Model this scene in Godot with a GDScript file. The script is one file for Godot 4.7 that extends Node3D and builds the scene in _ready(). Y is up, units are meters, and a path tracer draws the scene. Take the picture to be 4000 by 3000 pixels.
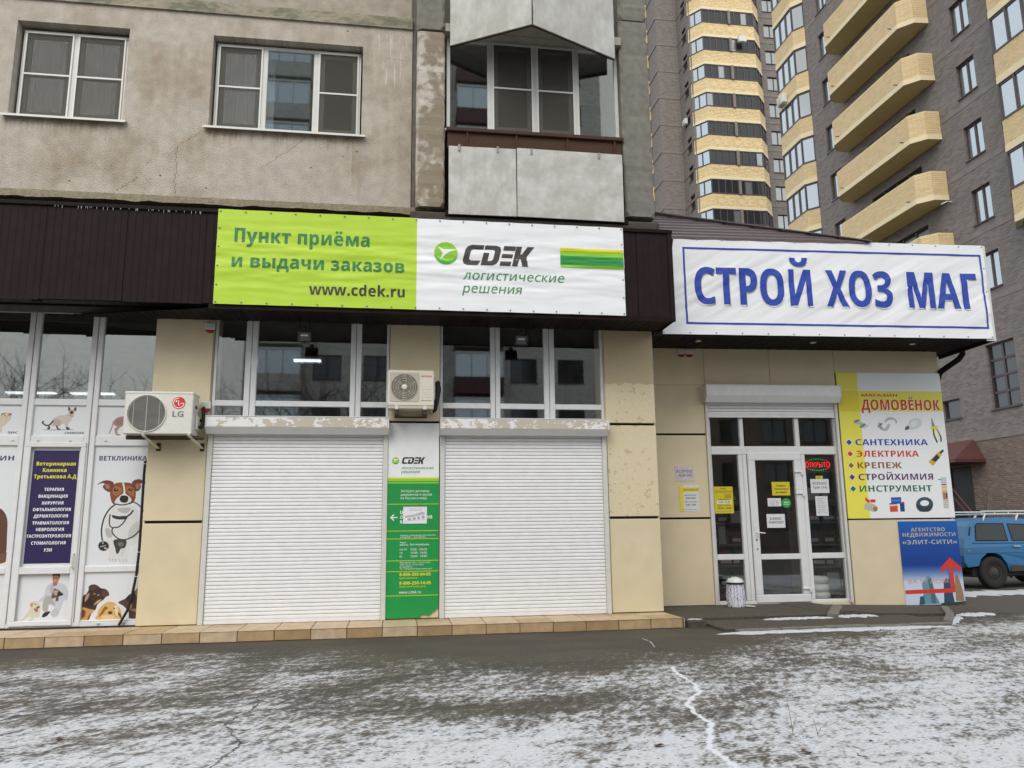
extends Node3D

var M := {}
var taken := {}
var fonts := {}
var caps := {}
var rng := RandomNumberGenerator.new()
var FR := Transform3D(Basis(Vector3.UP, deg_to_rad(-2.5)), Vector3(4.55, 0, -1.4))   # the annex stands a little askew to the main front
var pane_far: StandardMaterial3D


# ---------------------------------------------------------------- mesh builder
class Mb:
	var v := PackedVector3Array()
	var n := PackedVector3Array()
	var t := PackedVector2Array()
	var ix := PackedInt32Array()
	var c := PackedColorArray()

	static func flat_uv(p: Vector3, d: Vector3) -> Vector2:
		var a := d.abs()
		if a.y >= a.x and a.y >= a.z:
			return Vector2(p.x, p.z)
		return Vector2(p.z, -p.y) if a.x > a.z else Vector2(p.x, -p.y)

	func poly(pts: Array, uvs: Array = []) -> void:      # corners counter-clockwise as seen from outside
		var d := Vector3.ZERO
		for i in range(1, pts.size() - 1):
			d += (pts[i] - pts[0]).cross(pts[i + 1] - pts[0])
		d = d.normalized()
		var s := v.size()
		for i in pts.size():
			v.append(pts[i]); n.append(d)
			t.append(uvs[i] if uvs else flat_uv(pts[i], d))
		for i in range(1, pts.size() - 1):
			ix.append(s); ix.append(s + i + 1); ix.append(s + i)

	func out(pts: Array, c: Vector3) -> void:            # a flat face turned away from c
		var d: Vector3 = (pts[1] - pts[0]).cross(pts[2] - pts[0])
		if d.dot(pts[0] + pts[2] - 2.0 * c) < 0.0:
			pts.reverse()
		poly(pts)

	func smooth(a: Array, na: Array) -> void:            # triangle or quad with given normals, counter-clockwise
		var s := v.size()
		for i in a.size():
			v.append(a[i]); n.append(na[i]); t.append(flat_uv(a[i], na[i]))
		for i in range(1, a.size() - 1):
			ix.append(s); ix.append(s + i + 1); ix.append(s + i)

	func box(a: Vector3, b: Vector3, e := 0.0) -> Mb:
		return hexa(Transform3D(Basis(), (a + b) / 2), (b - a) / 2, e)

	func hexa(x: Transform3D, h: Vector3, e := 0.0) -> Mb:     # a box of half size h in the frame x, its edges chamfered by e
		h = h.abs()
		e = minf(e, minf(h.x, minf(h.y, h.z)) * 0.9)
		var c := x.origin
		var i := h - Vector3(e, e, e)
		for s in [-1.0, 1.0]:
			out([x * Vector3(s * h.x, -i.y, -i.z), x * Vector3(s * h.x, i.y, -i.z), x * Vector3(s * h.x, i.y, i.z), x * Vector3(s * h.x, -i.y, i.z)], c)
			out([x * Vector3(-i.x, s * h.y, -i.z), x * Vector3(i.x, s * h.y, -i.z), x * Vector3(i.x, s * h.y, i.z), x * Vector3(-i.x, s * h.y, i.z)], c)
			out([x * Vector3(-i.x, -i.y, s * h.z), x * Vector3(i.x, -i.y, s * h.z), x * Vector3(i.x, i.y, s * h.z), x * Vector3(-i.x, i.y, s * h.z)], c)
		if e > 0.0:
			for s in [-1.0, 1.0]:
				for q in [-1.0, 1.0]:
					out([x * Vector3(s * h.x, q * i.y, -i.z), x * Vector3(s * h.x, q * i.y, i.z), x * Vector3(s * i.x, q * h.y, i.z), x * Vector3(s * i.x, q * h.y, -i.z)], c)
					out([x * Vector3(s * h.x, -i.y, q * i.z), x * Vector3(s * h.x, i.y, q * i.z), x * Vector3(s * i.x, i.y, q * h.z), x * Vector3(s * i.x, -i.y, q * h.z)], c)
					out([x * Vector3(-i.x, s * h.y, q * i.z), x * Vector3(i.x, s * h.y, q * i.z), x * Vector3(i.x, s * i.y, q * h.z), x * Vector3(-i.x, s * i.y, q * h.z)], c)
					for r in [-1.0, 1.0]:
						out([x * Vector3(s * h.x, q * i.y, r * i.z), x * Vector3(s * i.x, q * h.y, r * i.z), x * Vector3(s * i.x, q * i.y, r * h.z)], c)
		return self

	func bar(p: Vector3, q: Vector3, w: float, h: float, e := 0.0) -> Mb:      # a box along p-q, w wide and h thick
		var d := (q - p).normalized()
		var u := Vector3.UP if absf(d.y) < 0.95 else Vector3.BACK
		var sx := d.cross(u).normalized()
		return hexa(Transform3D(Basis(sx, d, sx.cross(d)), (p + q) / 2), Vector3(w / 2, p.distance_to(q) / 2, h / 2), e)

	func tube(pts: Array, r, sides := 8, closed := false) -> Mb:
		var rings := []
		var m := pts.size()
		var side := Vector3.ZERO
		for i in m:
			var d: Vector3 = (pts[(i + 1) % m] - pts[i - 1]) if closed else (pts[mini(i + 1, m - 1)] - pts[maxi(i - 1, 0)])
			d = d.normalized()
			if side == Vector3.ZERO:
				side = d.cross(Vector3.UP if absf(d.y) < 0.9 else Vector3.RIGHT)
			side = (side - d * side.dot(d)).normalized()
			var up := d.cross(side)
			var ring := []
			var rad: float = r[i] if r is Array else r
			for k in sides:
				var a := TAU * k / sides
				var o := side * cos(a) + up * sin(a)
				ring.append([pts[i] + o * rad, o])
			rings.append(ring)
		for i in (m if closed else m - 1):
			var a: Array = rings[i]
			var b: Array = rings[(i + 1) % m]
			for k in sides:
				var j := (k + 1) % sides
				smooth([a[k][0], a[j][0], b[j][0], b[k][0]], [a[k][1], a[j][1], b[j][1], b[k][1]])
		if not closed:
			for e in [0, m - 1]:
				var ring := []
				for k in sides:
					ring.append(rings[e][k][0])
				if e == 0:
					ring.reverse()
				poly(ring)
		return self

	func lathe(profile: Array, sides := 16, x := Transform3D()) -> Mb:     # profile: Vector2(radius, height) going up; round the frame's y axis
		var m := profile.size()
		var nn := []
		for i in m:
			var d: Vector2 = profile[mini(i + 1, m - 1)] - profile[maxi(i - 1, 0)]
			nn.append(Vector2(d.y, -d.x).normalized())
		for i in m - 1:
			for k in sides:
				var q := []
				var w := []
				for c in [[i, k], [i, k + 1], [i + 1, k + 1], [i + 1, k]]:
					var a: float = -TAU * c[1] / sides
					q.append(x * Vector3(profile[c[0]].x * cos(a), profile[c[0]].y, profile[c[0]].x * sin(a)))
					w.append((x.basis * Vector3(nn[c[0]].x * cos(a), nn[c[0]].y, nn[c[0]].x * sin(a))).normalized())
				smooth(q, w)
		for e in [0, m - 1]:
			if profile[e].x > 0.0005:
				var ring := []
				for k in sides:
					var a := -TAU * k / sides
					ring.append(x * Vector3(profile[e].x * cos(a), profile[e].y, profile[e].x * sin(a)))
				if e == 0:
					ring.reverse()
				poly(ring)
		return self

	func extrude(p: PackedVector2Array, x: Transform3D, depth: float) -> Mb:      # outline in the frame's xy, drawn out along its z
		if Geometry2D.is_polygon_clockwise(p):
			p.reverse()
		var tri := Geometry2D.triangulate_polygon(p)
		for i in range(0, tri.size(), 3):
			var a := p[tri[i]]; var b := p[tri[i + 1]]; var c := p[tri[i + 2]]
			if (b - a).cross(c - a) < 0.0:
				var h := b; b = c; c = h
			poly([x * Vector3(a.x, a.y, depth), x * Vector3(b.x, b.y, depth), x * Vector3(c.x, c.y, depth)])
			poly([x * Vector3(c.x, c.y, 0), x * Vector3(b.x, b.y, 0), x * Vector3(a.x, a.y, 0)])
		for i in p.size():
			var a := p[i]; var b := p[(i + 1) % p.size()]
			poly([x * Vector3(a.x, a.y, 0), x * Vector3(b.x, b.y, 0), x * Vector3(b.x, b.y, depth), x * Vector3(a.x, a.y, depth)])
		return self

	func frame(a: Vector2, b: Vector2, wide: float, z0: float, z1: float, e := 0.004) -> Mb:      # a rectangular frame in the xy plane
		box(Vector3(a.x, a.y, z0), Vector3(b.x, a.y + wide, z1), e)
		box(Vector3(a.x, b.y - wide, z0), Vector3(b.x, b.y, z1), e)
		box(Vector3(a.x, a.y + wide, z0 + 0.001), Vector3(a.x + wide, b.y - wide, z1 - 0.001), e)
		box(Vector3(b.x - wide, a.y + wide, z0 + 0.001), Vector3(b.x, b.y - wide, z1 - 0.001), e)
		return self

	func mesh() -> ArrayMesh:
		var arr := []
		arr.resize(Mesh.ARRAY_MAX)
		arr[Mesh.ARRAY_VERTEX] = v; arr[Mesh.ARRAY_NORMAL] = n; arr[Mesh.ARRAY_TEX_UV] = t; arr[Mesh.ARRAY_INDEX] = ix
		if c.size() == v.size() and c.size():
			arr[Mesh.ARRAY_COLOR] = c
		var m := ArrayMesh.new()
		if v.size():
			m.add_surface_from_arrays(Mesh.PRIMITIVE_TRIANGLES, arr)
		return m


# ---------------------------------------------------------------- pictures for prints
class Pic:
	var im: Image
	var w: int
	var h: int
	var q := PackedVector2Array()      # corners (top left, top right, bottom right, bottom left) of the coordinates that are drawn in

	func _init(wide: int, high: int, back: Color, corners: PackedVector2Array) -> void:
		w = wide * 2; h = high * 2; q = corners
		im = Image.create_empty(w, h, false, Image.FORMAT_RGB8)
		im.fill(back)

	func at(p: Vector2) -> Vector2:
		var f := (p.y - q[0].y) / (q[3].y - q[0].y)
		var l := lerpf(q[0].x, q[3].x, f)
		var r := lerpf(q[1].x, q[2].x, f)
		var u := (p.x - l) / (r - l)
		f = (p.y - lerpf(q[0].y, q[1].y, u)) / (lerpf(q[3].y, q[2].y, u) - lerpf(q[0].y, q[1].y, u))
		return Vector2(u * w, f * h)

	func fill(pts: PackedVector2Array, c: Color) -> void:
		var lo := 1e9
		var hi := -1e9
		for p in pts:
			lo = minf(lo, p.y); hi = maxf(hi, p.y)
		for y in range(maxi(0, int(lo)), mini(h, int(hi) + 2)):
			var xs := []
			var yc := y + 0.5
			for i in pts.size():
				var a := pts[i]; var b := pts[(i + 1) % pts.size()]
				if (a.y <= yc) != (b.y <= yc):
					xs.append(a.x + (yc - a.y) / (b.y - a.y) * (b.x - a.x))
			xs.sort()
			for i in range(0, xs.size() - 1, 2):
				var x0 := clampi(roundi(xs[i]), 0, w); var x1 := clampi(roundi(xs[i + 1]), 0, w)
				if x1 > x0:
					im.fill_rect(Rect2i(x0, y, x1 - x0, 1), c)

	func area(flat: Array, c: Color) -> void:      # x, y, x, y ... of a closed curve drawn softly through the points
		var pts := PackedVector2Array()
		var m := flat.size() / 2
		var p := []
		for i in m:
			p.append(at(Vector2(flat[i * 2], flat[i * 2 + 1])))
		for i in m:
			for k in 4:
				pts.append(p[i].cubic_interpolate(p[(i + 1) % m], p[i - 1], p[(i + 2) % m], k / 4.0))
		fill(pts, c)

	func sharp(flat: Array, c: Color) -> void:
		var pts := PackedVector2Array()
		for i in flat.size() / 2:
			pts.append(at(Vector2(flat[i * 2], flat[i * 2 + 1])))
		fill(pts, c)

	func spot(x: float, y: float, rx: float, ry: float, c: Color) -> void:
		var pts := PackedVector2Array()
		for k in 20:
			pts.append(at(Vector2(x + rx * cos(TAU * k / 20), y + ry * sin(TAU * k / 20))))
		fill(pts, c)

	func stroke(flat: Array, wide: float, c: Color) -> void:
		var m := flat.size() / 2
		var p := []
		for i in m:
			p.append(Vector2(flat[i * 2], flat[i * 2 + 1]))
		var line := PackedVector2Array()
		for i in m - 1:
			for k in 6:
				line.append(p[i].cubic_interpolate(p[i + 1], p[maxi(i - 1, 0)], p[mini(i + 2, m - 1)], k / 6.0))
		line.append(p[m - 1])
		for i in line.size() - 1:
			var d := (line[i + 1] - line[i]).normalized().orthogonal() * wide / 2
			fill(PackedVector2Array([at(line[i] + d), at(line[i + 1] + d), at(line[i + 1] - d), at(line[i] - d)]), c)
			spot(line[i].x, line[i].y, wide / 2, wide / 2, c)

	func grain(amount: float, s: int) -> void:       # the speckle of a printed photograph
		var r := RandomNumberGenerator.new()
		r.seed = s
		var d := im.get_data()
		for i in range(0, d.size(), 3):
			var k := r.randf_range(1.0 - amount, 1.0 + amount)
			d[i] = clampi(int(d[i] * k), 0, 255); d[i + 1] = clampi(int(d[i + 1] * k), 0, 255); d[i + 2] = clampi(int(d[i + 2] * k), 0, 255)
		im.set_data(w, h, false, Image.FORMAT_RGB8, d)

	func texture() -> ImageTexture:
		im.shrink_x2()
		return ImageTexture.create_from_image(im)


# ---------------------------------------------------------------- nodes
func numbered(called: String) -> String:
	taken[called] = taken.get(called, -1) + 1
	return called if taken[called] == 0 else "%s_%03d" % [called, taken[called]]

func thing(called: String, label: String, category: String, at := Transform3D(), group := "") -> Node3D:
	var o := Node3D.new()
	o.name = numbered(called)
	o.transform = at
	add_child(o)
	o.set_meta("label", label)
	o.set_meta("category", category)
	if group:
		o.set_meta("group", group)
	return o

func copy(o: Node3D, at: Transform3D, label: String) -> Node3D:
	var c: Node3D = o.duplicate()
	c.name = numbered(String(o.name).rstrip("0123456789").rstrip("_"))
	add_child(c)
	c.transform = at
	c.set_meta("label", label)
	return c

func setting(called: String, m: Mesh, mat: Material, kind := "structure") -> MeshInstance3D:
	var o := MeshInstance3D.new()
	o.name = numbered(called)
	o.mesh = m
	o.material_override = mat
	add_child(o)
	o.set_meta("kind", kind)
	return o

func part(parent: Node3D, called: String, m, mat: Material, at := Transform3D()) -> MeshInstance3D:
	var o := MeshInstance3D.new()
	o.name = called
	o.mesh = m.mesh() if m is Mb else m
	o.material_override = mat
	o.transform = at
	parent.add_child(o, true)
	return o

func unit(parent: Node3D, called: String, at := Transform3D()) -> Node3D:      # a part that is made of sub-parts
	var o := Node3D.new()
	o.name = called
	o.transform = at
	parent.add_child(o, true)
	return o

func at(x: float, y: float, z: float) -> Transform3D:
	return Transform3D(Basis(), Vector3(x, y, z))

func bx(x0: float, y0: float, z0: float, x1: float, y1: float, z1: float, e := 0.0) -> Mb:
	return Mb.new().box(Vector3(x0, y0, z0), Vector3(x1, y1, z1), e)


# ---------------------------------------------------------------- materials and textures
func noise(kind: int, freq: float, s: int, octaves := 4) -> FastNoiseLite:
	var f := FastNoiseLite.new()
	f.noise_type = kind
	f.frequency = freq
	f.seed = s
	f.fractal_octaves = octaves
	return f

func field(w: int, h: int, freq: float, s: int, octaves := 4, sx := 1, sy := 1, kind := FastNoiseLite.TYPE_SIMPLEX_SMOOTH) -> PackedByteArray:      # noise 0..255, drawn out sx and sy times
	var im := noise(kind, freq, s, octaves).get_image(w / sx, h / sy, false, false, true)
	im.convert(Image.FORMAT_L8)
	if sx > 1 or sy > 1:
		im.resize(w, h, Image.INTERPOLATE_CUBIC)
	return im.get_data()

func rgb_texture(w: int, h: int, d: PackedByteArray) -> ImageTexture:
	return ImageTexture.create_from_image(Image.create_from_data(w, h, false, Image.FORMAT_RGB8, d))

func grey_texture(w: int, h: int, d: PackedByteArray) -> ImageTexture:
	return ImageTexture.create_from_image(Image.create_from_data(w, h, false, Image.FORMAT_L8, d))

func seamless(size: int, freq: float, s: int, lo: float, hi: float, octaves := 4) -> ImageTexture:      # a repeating grey field between lo and hi
	var im := noise(FastNoiseLite.TYPE_SIMPLEX_SMOOTH, freq, s, octaves).get_seamless_image(size, size, false, false, 0.15, true)
	im.convert(Image.FORMAT_L8)
	var d := im.get_data()
	for i in d.size():
		d[i] = int(255.0 * lerpf(lo, hi, d[i] / 255.0))
	return grey_texture(size, size, d)

func mat(key: String, c: Color, rough := 0.6, metal := 0.0, tex: Texture2D = null, scale := 1.0, bump: Texture2D = null, relief := 0.0) -> StandardMaterial3D:
	var m := StandardMaterial3D.new()
	m.resource_name = key
	m.albedo_color = c
	m.roughness = rough
	m.metallic = metal
	if tex:
		m.albedo_texture = tex
	if bump:
		m.heightmap_enabled = true
		m.heightmap_texture = bump
		m.heightmap_scale = relief
	if tex or bump:
		m.uv1_triplanar = true
		m.uv1_world_triplanar = true
		m.uv1_scale = Vector3(scale, scale, scale)
	M[key] = m
	return m

func uv_mat(key: String, tex: Texture2D, rough := 0.8, bump: Texture2D = null, relief := 0.0) -> StandardMaterial3D:      # a texture laid by the mesh's own uv
	var m := StandardMaterial3D.new()
	m.resource_name = key
	m.albedo_texture = tex
	m.roughness = rough
	m.texture_repeat = false
	if bump:
		m.heightmap_enabled = true
		m.heightmap_texture = bump
		m.heightmap_scale = relief
	M[key] = m
	return m

func glass(key: String, c: Color, alpha: float) -> StandardMaterial3D:
	var m := mat(key, Color(c.r, c.g, c.b, alpha), 0.02)
	m.transparency = BaseMaterial3D.TRANSPARENCY_ALPHA
	m.metallic_specular = 0.5
	return m

func coated(key: String, c: Color, share: float) -> StandardMaterial3D:      # glass with a mirroring coat on each of its faces
	var im := Image.create_empty(4, 4, false, Image.FORMAT_RGBA8)
	im.fill(Color.WHITE)
	var m := mat(key, Color(c.r, c.g, c.b, share), 0.02, 1.0)
	m.albedo_texture = ImageTexture.create_from_image(im)
	m.transparency = BaseMaterial3D.TRANSPARENCY_ALPHA
	return m

func h(hex: String) -> Color:
	return Color.html(hex)

func make_materials() -> void:
	var fine := seamless(512, 0.09, 3, 0.86, 1.0, 3)
	var blotch := seamless(512, 0.012, 5, 0.86, 1.0, 5)
	var soft := seamless(512, 0.02, 6, 0.955, 1.0, 5)
	var rough_b := seamless(512, 0.16, 9, 0.0, 1.0, 4)
	var streak := seamless(512, 0.03, 11, 0.8, 1.0, 5)
	mat("upvc", h("dcdedf"), 0.35, 0.0, soft, 0.35)
	mat("upvc_old", h("cfcfca"), 0.45, 0.0, soft, 0.8)
	mat("beige", h("d6c9a9"), 0.55, 0.0, soft, 0.22)
	mat("beige_warm", h("d8caab"), 0.55, 0.0, soft, 0.17)
	mat("joint", h("1d1712"), 0.8)
	mat("brown", h("2b2021"), 0.6, 0.0, blotch, 0.5)
	mat("brown_dark", h("221a19"), 0.55, 0.0, blotch, 0.5)
	M["brown"].metallic_specular = 0.22
	M["brown_dark"].metallic_specular = 0.22
	mat("brown_roof", h("5f5354"), 0.45, 0.0, blotch, 0.6)
	mat("dark", h("151515"), 0.6)
	mat("black_rubber", h("1a1a1a"), 0.75)
	mat("white_paint", h("e6e7e6"), 0.4, 0.0, soft, 0.5)
	mat("shutter", h("e4e5e6"), 0.4, 0.0, soft, 0.45)
	mat("ac_white", h("d9d8d0"), 0.45, 0.0, soft, 1.1)
	mat("ac_cream", h("dcd8c9"), 0.45, 0.0, soft, 1.1)
	mat("ac_grille", h("b9b4a5"), 0.5)
	mat("steel", h("8d8f90"), 0.4, 0.7)
	mat("rust_steel", h("4a3a30"), 0.7, 0.2, streak, 2.0)
	mat("red_plastic", h("a5150f"), 0.25)
	mat("green_light", h("b2d335"), 0.55)
	mat("banner_white", h("e9ecef"), 0.5)
	mat("ink_green", h("2d7d46"), 0.55)
	mat("ink_dark", h("3a3634"), 0.55)
	mat("ink_green2", h("3d8a4e"), 0.55)
	mat("ink_blue", h("2142a8"), 0.5)
	mat("ink_shadow", h("a7adae"), 0.5)
	mat("ink_white", h("eceff0"), 0.5)
	mat("ink_yellow", h("e3dc3a"), 0.5)
	mat("ink_red", h("c92f22"), 0.5)
	mat("ink_navy", h("2b2157"), 0.5)
	mat("ink_black", h("2a2a2c"), 0.6)
	mat("ink_grey", h("77797b"), 0.6)
	mat("ink_orange", h("a98312"), 0.5)
	mat("ink_brown", h("8a5d1e"), 0.5)
	mat("ink_purple", h("5a2666"), 0.5)
	mat("ink_teal", h("1a6a5a"), 0.5)
	mat("stripe_lime", h("8fc92c"), 0.5)
	mat("stripe_yellow", h("e5d92c"), 0.5)
	mat("stripe_green", h("3fa535"), 0.5)
	mat("stripe_deep", h("1c8a3d"), 0.5)
	mat("sign_green", h("149345"), 0.5, 0.0, soft, 0.3)
	mat("sign_lime_line", h("c4d52e"), 0.5)
	mat("sign_white", h("e8ebec"), 0.45, 0.0, soft, 0.3)
	mat("sign_yellow", h("e9e04e"), 0.45, 0.0, soft, 0.3)
	mat("sign_yellow2", h("e6d51f"), 0.45, 0.0, soft, 0.3)
	mat("vet_white", h("d9dddf"), 0.4, 0.0, soft, 0.4)
	mat("vet_purple", h("27184f"), 0.35, 0.0, soft, 0.6)
	mat("paper", h("e3e4e8"), 0.8, 0.0, fine, 2.0)
	mat("paper_pink", h("d9cdd4"), 0.8, 0.0, blotch, 2.5)
	mat("paper_yellow", h("d9c821"), 0.7, 0.0, fine, 2.0)
	mat("sticker_green", h("2c9b3d"), 0.5)
	mat("tile", h("b99e77"), 0.5, 0.0, blotch, 0.8)
	mat("tile_light", h("c9b292"), 0.5, 0.0, blotch, 0.9)
	mat("tile_dark", h("a98d66"), 0.55, 0.0, blotch, 0.7)
	mat("grout", h("6b5c4a"), 0.9)
	mat("concrete", h("7d7a72"), 0.9, 0.0, streak, 0.5, rough_b, 0.6)
	mat("concrete_dark", h("524d43"), 0.92, 0.0, streak, 0.6, rough_b, 0.8)
	mat("concrete_grey", h("8d8b82"), 0.92, 0.0, blotch, 0.9, rough_b, 1.4)
	mat("ledge", h("a39a80"), 0.92, 0.0, streak, 0.7, rough_b, 1.0)
	mat("plaster_old", h("b2aa9c"), 0.92, 0.0, blotch, 0.6, rough_b, 1.0)
	mat("rust_wood", h("4e3426"), 0.85, 0.0, streak, 1.5)
	mat("room", h("77756c"), 0.9, 0.0, blotch, 0.3)
	mat("room_warm", h("a58c6a"), 0.9, 0.0, blotch, 0.3)
	mat("ice", h("c9d2d6"), 0.15)
	mat("room_dark", h("6b665e"), 0.9)
	mat("room_floor", h("6b645a"), 0.7)
	mat("curtain", h("6a5a60"), 0.9)
	mat("tulle", h("b8bcc2"), 0.9)
	mat("screen_frame", h("d3d5d2"), 0.4)
	var net := mat("insect_screen", Color(0.33, 0.32, 0.29, 0.5), 0.9)
	net.transparency = BaseMaterial3D.TRANSPARENCY_ALPHA
	coated("pane", h("e6eef0"), 0.14)
	coated("pane_film", h("e2ecec"), 0.22)
	glass("pane_clear", h("c8d4d2"), 0.02)
	coated("pane_door", h("e6eef0"), 0.11)
	var far := mat("pane_sky", h("b3bbbf"), 0.06, 0.75)
	far.metallic_specular = 0.8
	var fdark := mat("pane_tower", h("30383b"), 0.06, 0.25)  # opaque pane; the unlit room behind is put into its dark colour
	fdark.metallic_specular = 0.85
	mat("tower_frame", h("4b3f42"), 0.5)
	mat("brick_tones", Color.WHITE, 0.88).vertex_color_use_as_albedo = true
	mat("mortar_yellow", h("b8a378"), 0.9)
	mat("reflector_dull", h("5c605f"), 0.45, 0.3)
	mat("snow", h("d9dde2"), 0.9, 0.0, streak, 1.5, rough_b, 0.8)
	mat("car_blue", h("22699a"), 0.4, 0.0, soft, 1.3).clearcoat_enabled = true
	M["car_blue"].clearcoat = 0.25
	mat("car_glass", h("2c2f2e"), 0.06).metallic_specular = 0.45
	mat("mud", h("4a443c"), 0.9, 0.0, streak, 2.0)
	mat("chrome", h("c9cccd"), 0.2, 0.9)
	mat("bark", h("3d352e"), 0.95, 0.0, streak, 3.0)
	mat("dry_stalk", h("8a7c5c"), 0.9)
	mat("shelf", h("8b8172"), 0.7)
	mat("goods_dark", h("2f3434"), 0.7)
	mat("goods_red", h("7d2a22"), 0.6)
	mat("goods_green", h("3c5a3c"), 0.6)
	mat("goods_blue", h("2f4a6b"), 0.6)
	mat("plastic_white", h("cfd3d0"), 0.5)
	mat("crumb", h("4a4640"), 0.95)
	mat("roof_red", h("5a3430"), 0.55, 0.0, blotch, 1.0)
	mat("wood_fence", h("5c4636"), 0.85, 0.0, streak, 1.2)
	mat("tube_glow", h("ffffff"), 0.6)
	M["tube_glow"].emission_enabled = true
	M["tube_glow"].emission = Color(0.95, 0.98, 1.0)
	M["tube_glow"].emission_energy_multiplier = 0.7
	for a in [["led_red", Color(1.0, 0.12, 0.08)], ["led_green", Color(0.1, 0.9, 0.2)]]:
		mat(a[0], a[1], 0.5)
		M[a[0]].emission_enabled = true
		M[a[0]].emission = a[1]
		M[a[0]].emission_energy_multiplier = 0.7
	brick("brick_grey", h("7b7470"), h("736c68"), h("89827d"), 21)
	brick("brick_brown", h("7a6b61"), h("6a5950"), h("8e857d"), 23)
	brick("brick_yellow", h("dfca9c"), h("d8c193"), h("c0a97c"), 27)
	brick("brick_pale", h("cfc9c0"), h("c2bcb2"), h("a29c94"), 29)
	mat("band_cream", h("e6d8b2"), 0.8, 0.0, soft, 0.2)
	mat("soffit_yellow", h("d9c794"), 0.85, 0.0, soft, 0.2)
	mat("band_grey", h("8b827d"), 0.85, 0.0, blotch, 0.2)

func brick(key: String, a: Color, b: Color, joint: Color, s: int) -> void:      # courses far too small in the picture to be built: 2.0 m of wall in each repeat
	var w := 512
	var d := PackedByteArray()
	d.resize(w * w * 3)
	var hh := PackedByteArray()
	hh.resize(w * w)
	var r := RandomNumberGenerator.new()
	r.seed = s
	var tone := []
	for i in 26 * 8:
		tone.append([r.randf(), r.randf_range(0.88, 1.08)])
	var fine := field(w, w, 0.2, s, 3)
	for y in w:
		var row := int(y * 26.0 / w)
		var fy := fposmod(y * 26.0 / w, 1.0)
		for x in w:
			var px := x * 8.0 / w + (0.5 if row % 2 else 0.0)
			var col := int(px) % 8
			var fx := fposmod(px, 1.0)
			var k: Array = tone[row * 8 + col]
			var c := a.lerp(b, k[0])
			var f: float = k[1] * (0.93 + 0.14 * fine[y * w + x] / 255.0)
			var up := 200
			if fy < 0.15 or fx < 0.045:
				c = joint
				f = 1.0
				up = 90
			var i := (y * w + x)
			d[i * 3] = clampi(int(c.r * f * 255), 0, 255); d[i * 3 + 1] = clampi(int(c.g * f * 255), 0, 255); d[i * 3 + 2] = clampi(int(c.b * f * 255), 0, 255)
			hh[i] = up
	mat(key, Color.WHITE, 0.88, 0.0, rgb_texture(w, w, d), 0.5)


# ---------------------------------------------------------------- lettering
func font(kind: String) -> Font:
	if not fonts.has(kind):
		var s := SystemFont.new()
		s.font_names = PackedStringArray(["Droid Serif" if kind.begins_with("serif") else "Droid Sans"])
		s.font_weight = 400 if kind == "sans" else 700
		var f := FontVariation.new()
		f.base_font = s
		fonts[kind] = f
		var t := TextMesh.new()
		t.text = "Н"; t.font = f; t.font_size = 64; t.depth = 0.0
		t.horizontal_alignment = HORIZONTAL_ALIGNMENT_LEFT
		t.vertical_alignment = VERTICAL_ALIGNMENT_TOP
		caps[kind] = t.get_aabb().size.y
		caps[kind + " base"] = t.get_aabb().position.y
	return fonts[kind]

func text(parent: Node3D, s: String, x: float, y: float, z: float, cap: float, width: float, m: Material, kind := "sans_bold", slant := 0.0, bend := 0, called := "lettering") -> void:
	# left edge x, base line y; cap is the height of a capital; width 0 keeps the font's own
	var t := TextMesh.new()
	t.font = font(kind)
	t.text = s
	t.font_size = 64
	t.depth = 0.0
	t.curve_step = 2.0 if cap < 0.2 else 0.8
	t.horizontal_alignment = HORIZONTAL_ALIGNMENT_LEFT
	t.vertical_alignment = VERTICAL_ALIGNMENT_TOP
	var box := t.get_aabb()
	var base: float = caps[kind + " base"]
	var sy: float = cap / caps[kind]
	var sx := width / box.size.x if width > 0.0 else sy
	var arr := t.surface_get_arrays(0) if t.get_surface_count() else []
	if arr.is_empty():
		return
	var vin: PackedVector3Array = arr[Mesh.ARRAY_VERTEX]
	var ids: PackedInt32Array = arr[Mesh.ARRAY_INDEX]
	var b := Mb.new()
	for i in range(0, ids.size(), 3):
		var tri := []
		for k in 3:
			var p := vin[ids[i + k]]
			var py := (p.y - base) * sy
			tri.append(Vector3(x + (p.x - box.position.x) * sx + py * slant, y + py, z))
		var d: Vector3 = (tri[1] - tri[0]).cross(tri[2] - tri[0])
		if d.z < 0.0:
			tri = [tri[0], tri[2], tri[1]]
		if absf(d.z) < 1e-12:
			continue
		if bend > 0:
			split(b, tri, bend, 0)
		else:
			b.poly(tri)
	part(parent, called, b, m)

func split(b: Mb, tri: Array, bend: int, depth: int) -> void:      # follow a creased cloth: halve the longest side until the pieces are small
	var best := 0.0
	var k := 0
	for i in 3:
		var l: float = tri[i].distance_to(tri[(i + 1) % 3])
		if l > best:
			best = l; k = i
	if best > 0.09 and depth < 9:
		var m: Vector3 = (tri[k] + tri[(k + 1) % 3]) / 2.0
		split(b, [tri[k], m, tri[(k + 2) % 3]], bend, depth + 1)
		split(b, [m, tri[(k + 1) % 3], tri[(k + 2) % 3]], bend, depth + 1)
		return
	var o := []
	for p in tri:
		o.append(Vector3(p.x, p.y, p.z + bent(bend, p.x, p.y)))
	b.poly(o)

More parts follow.
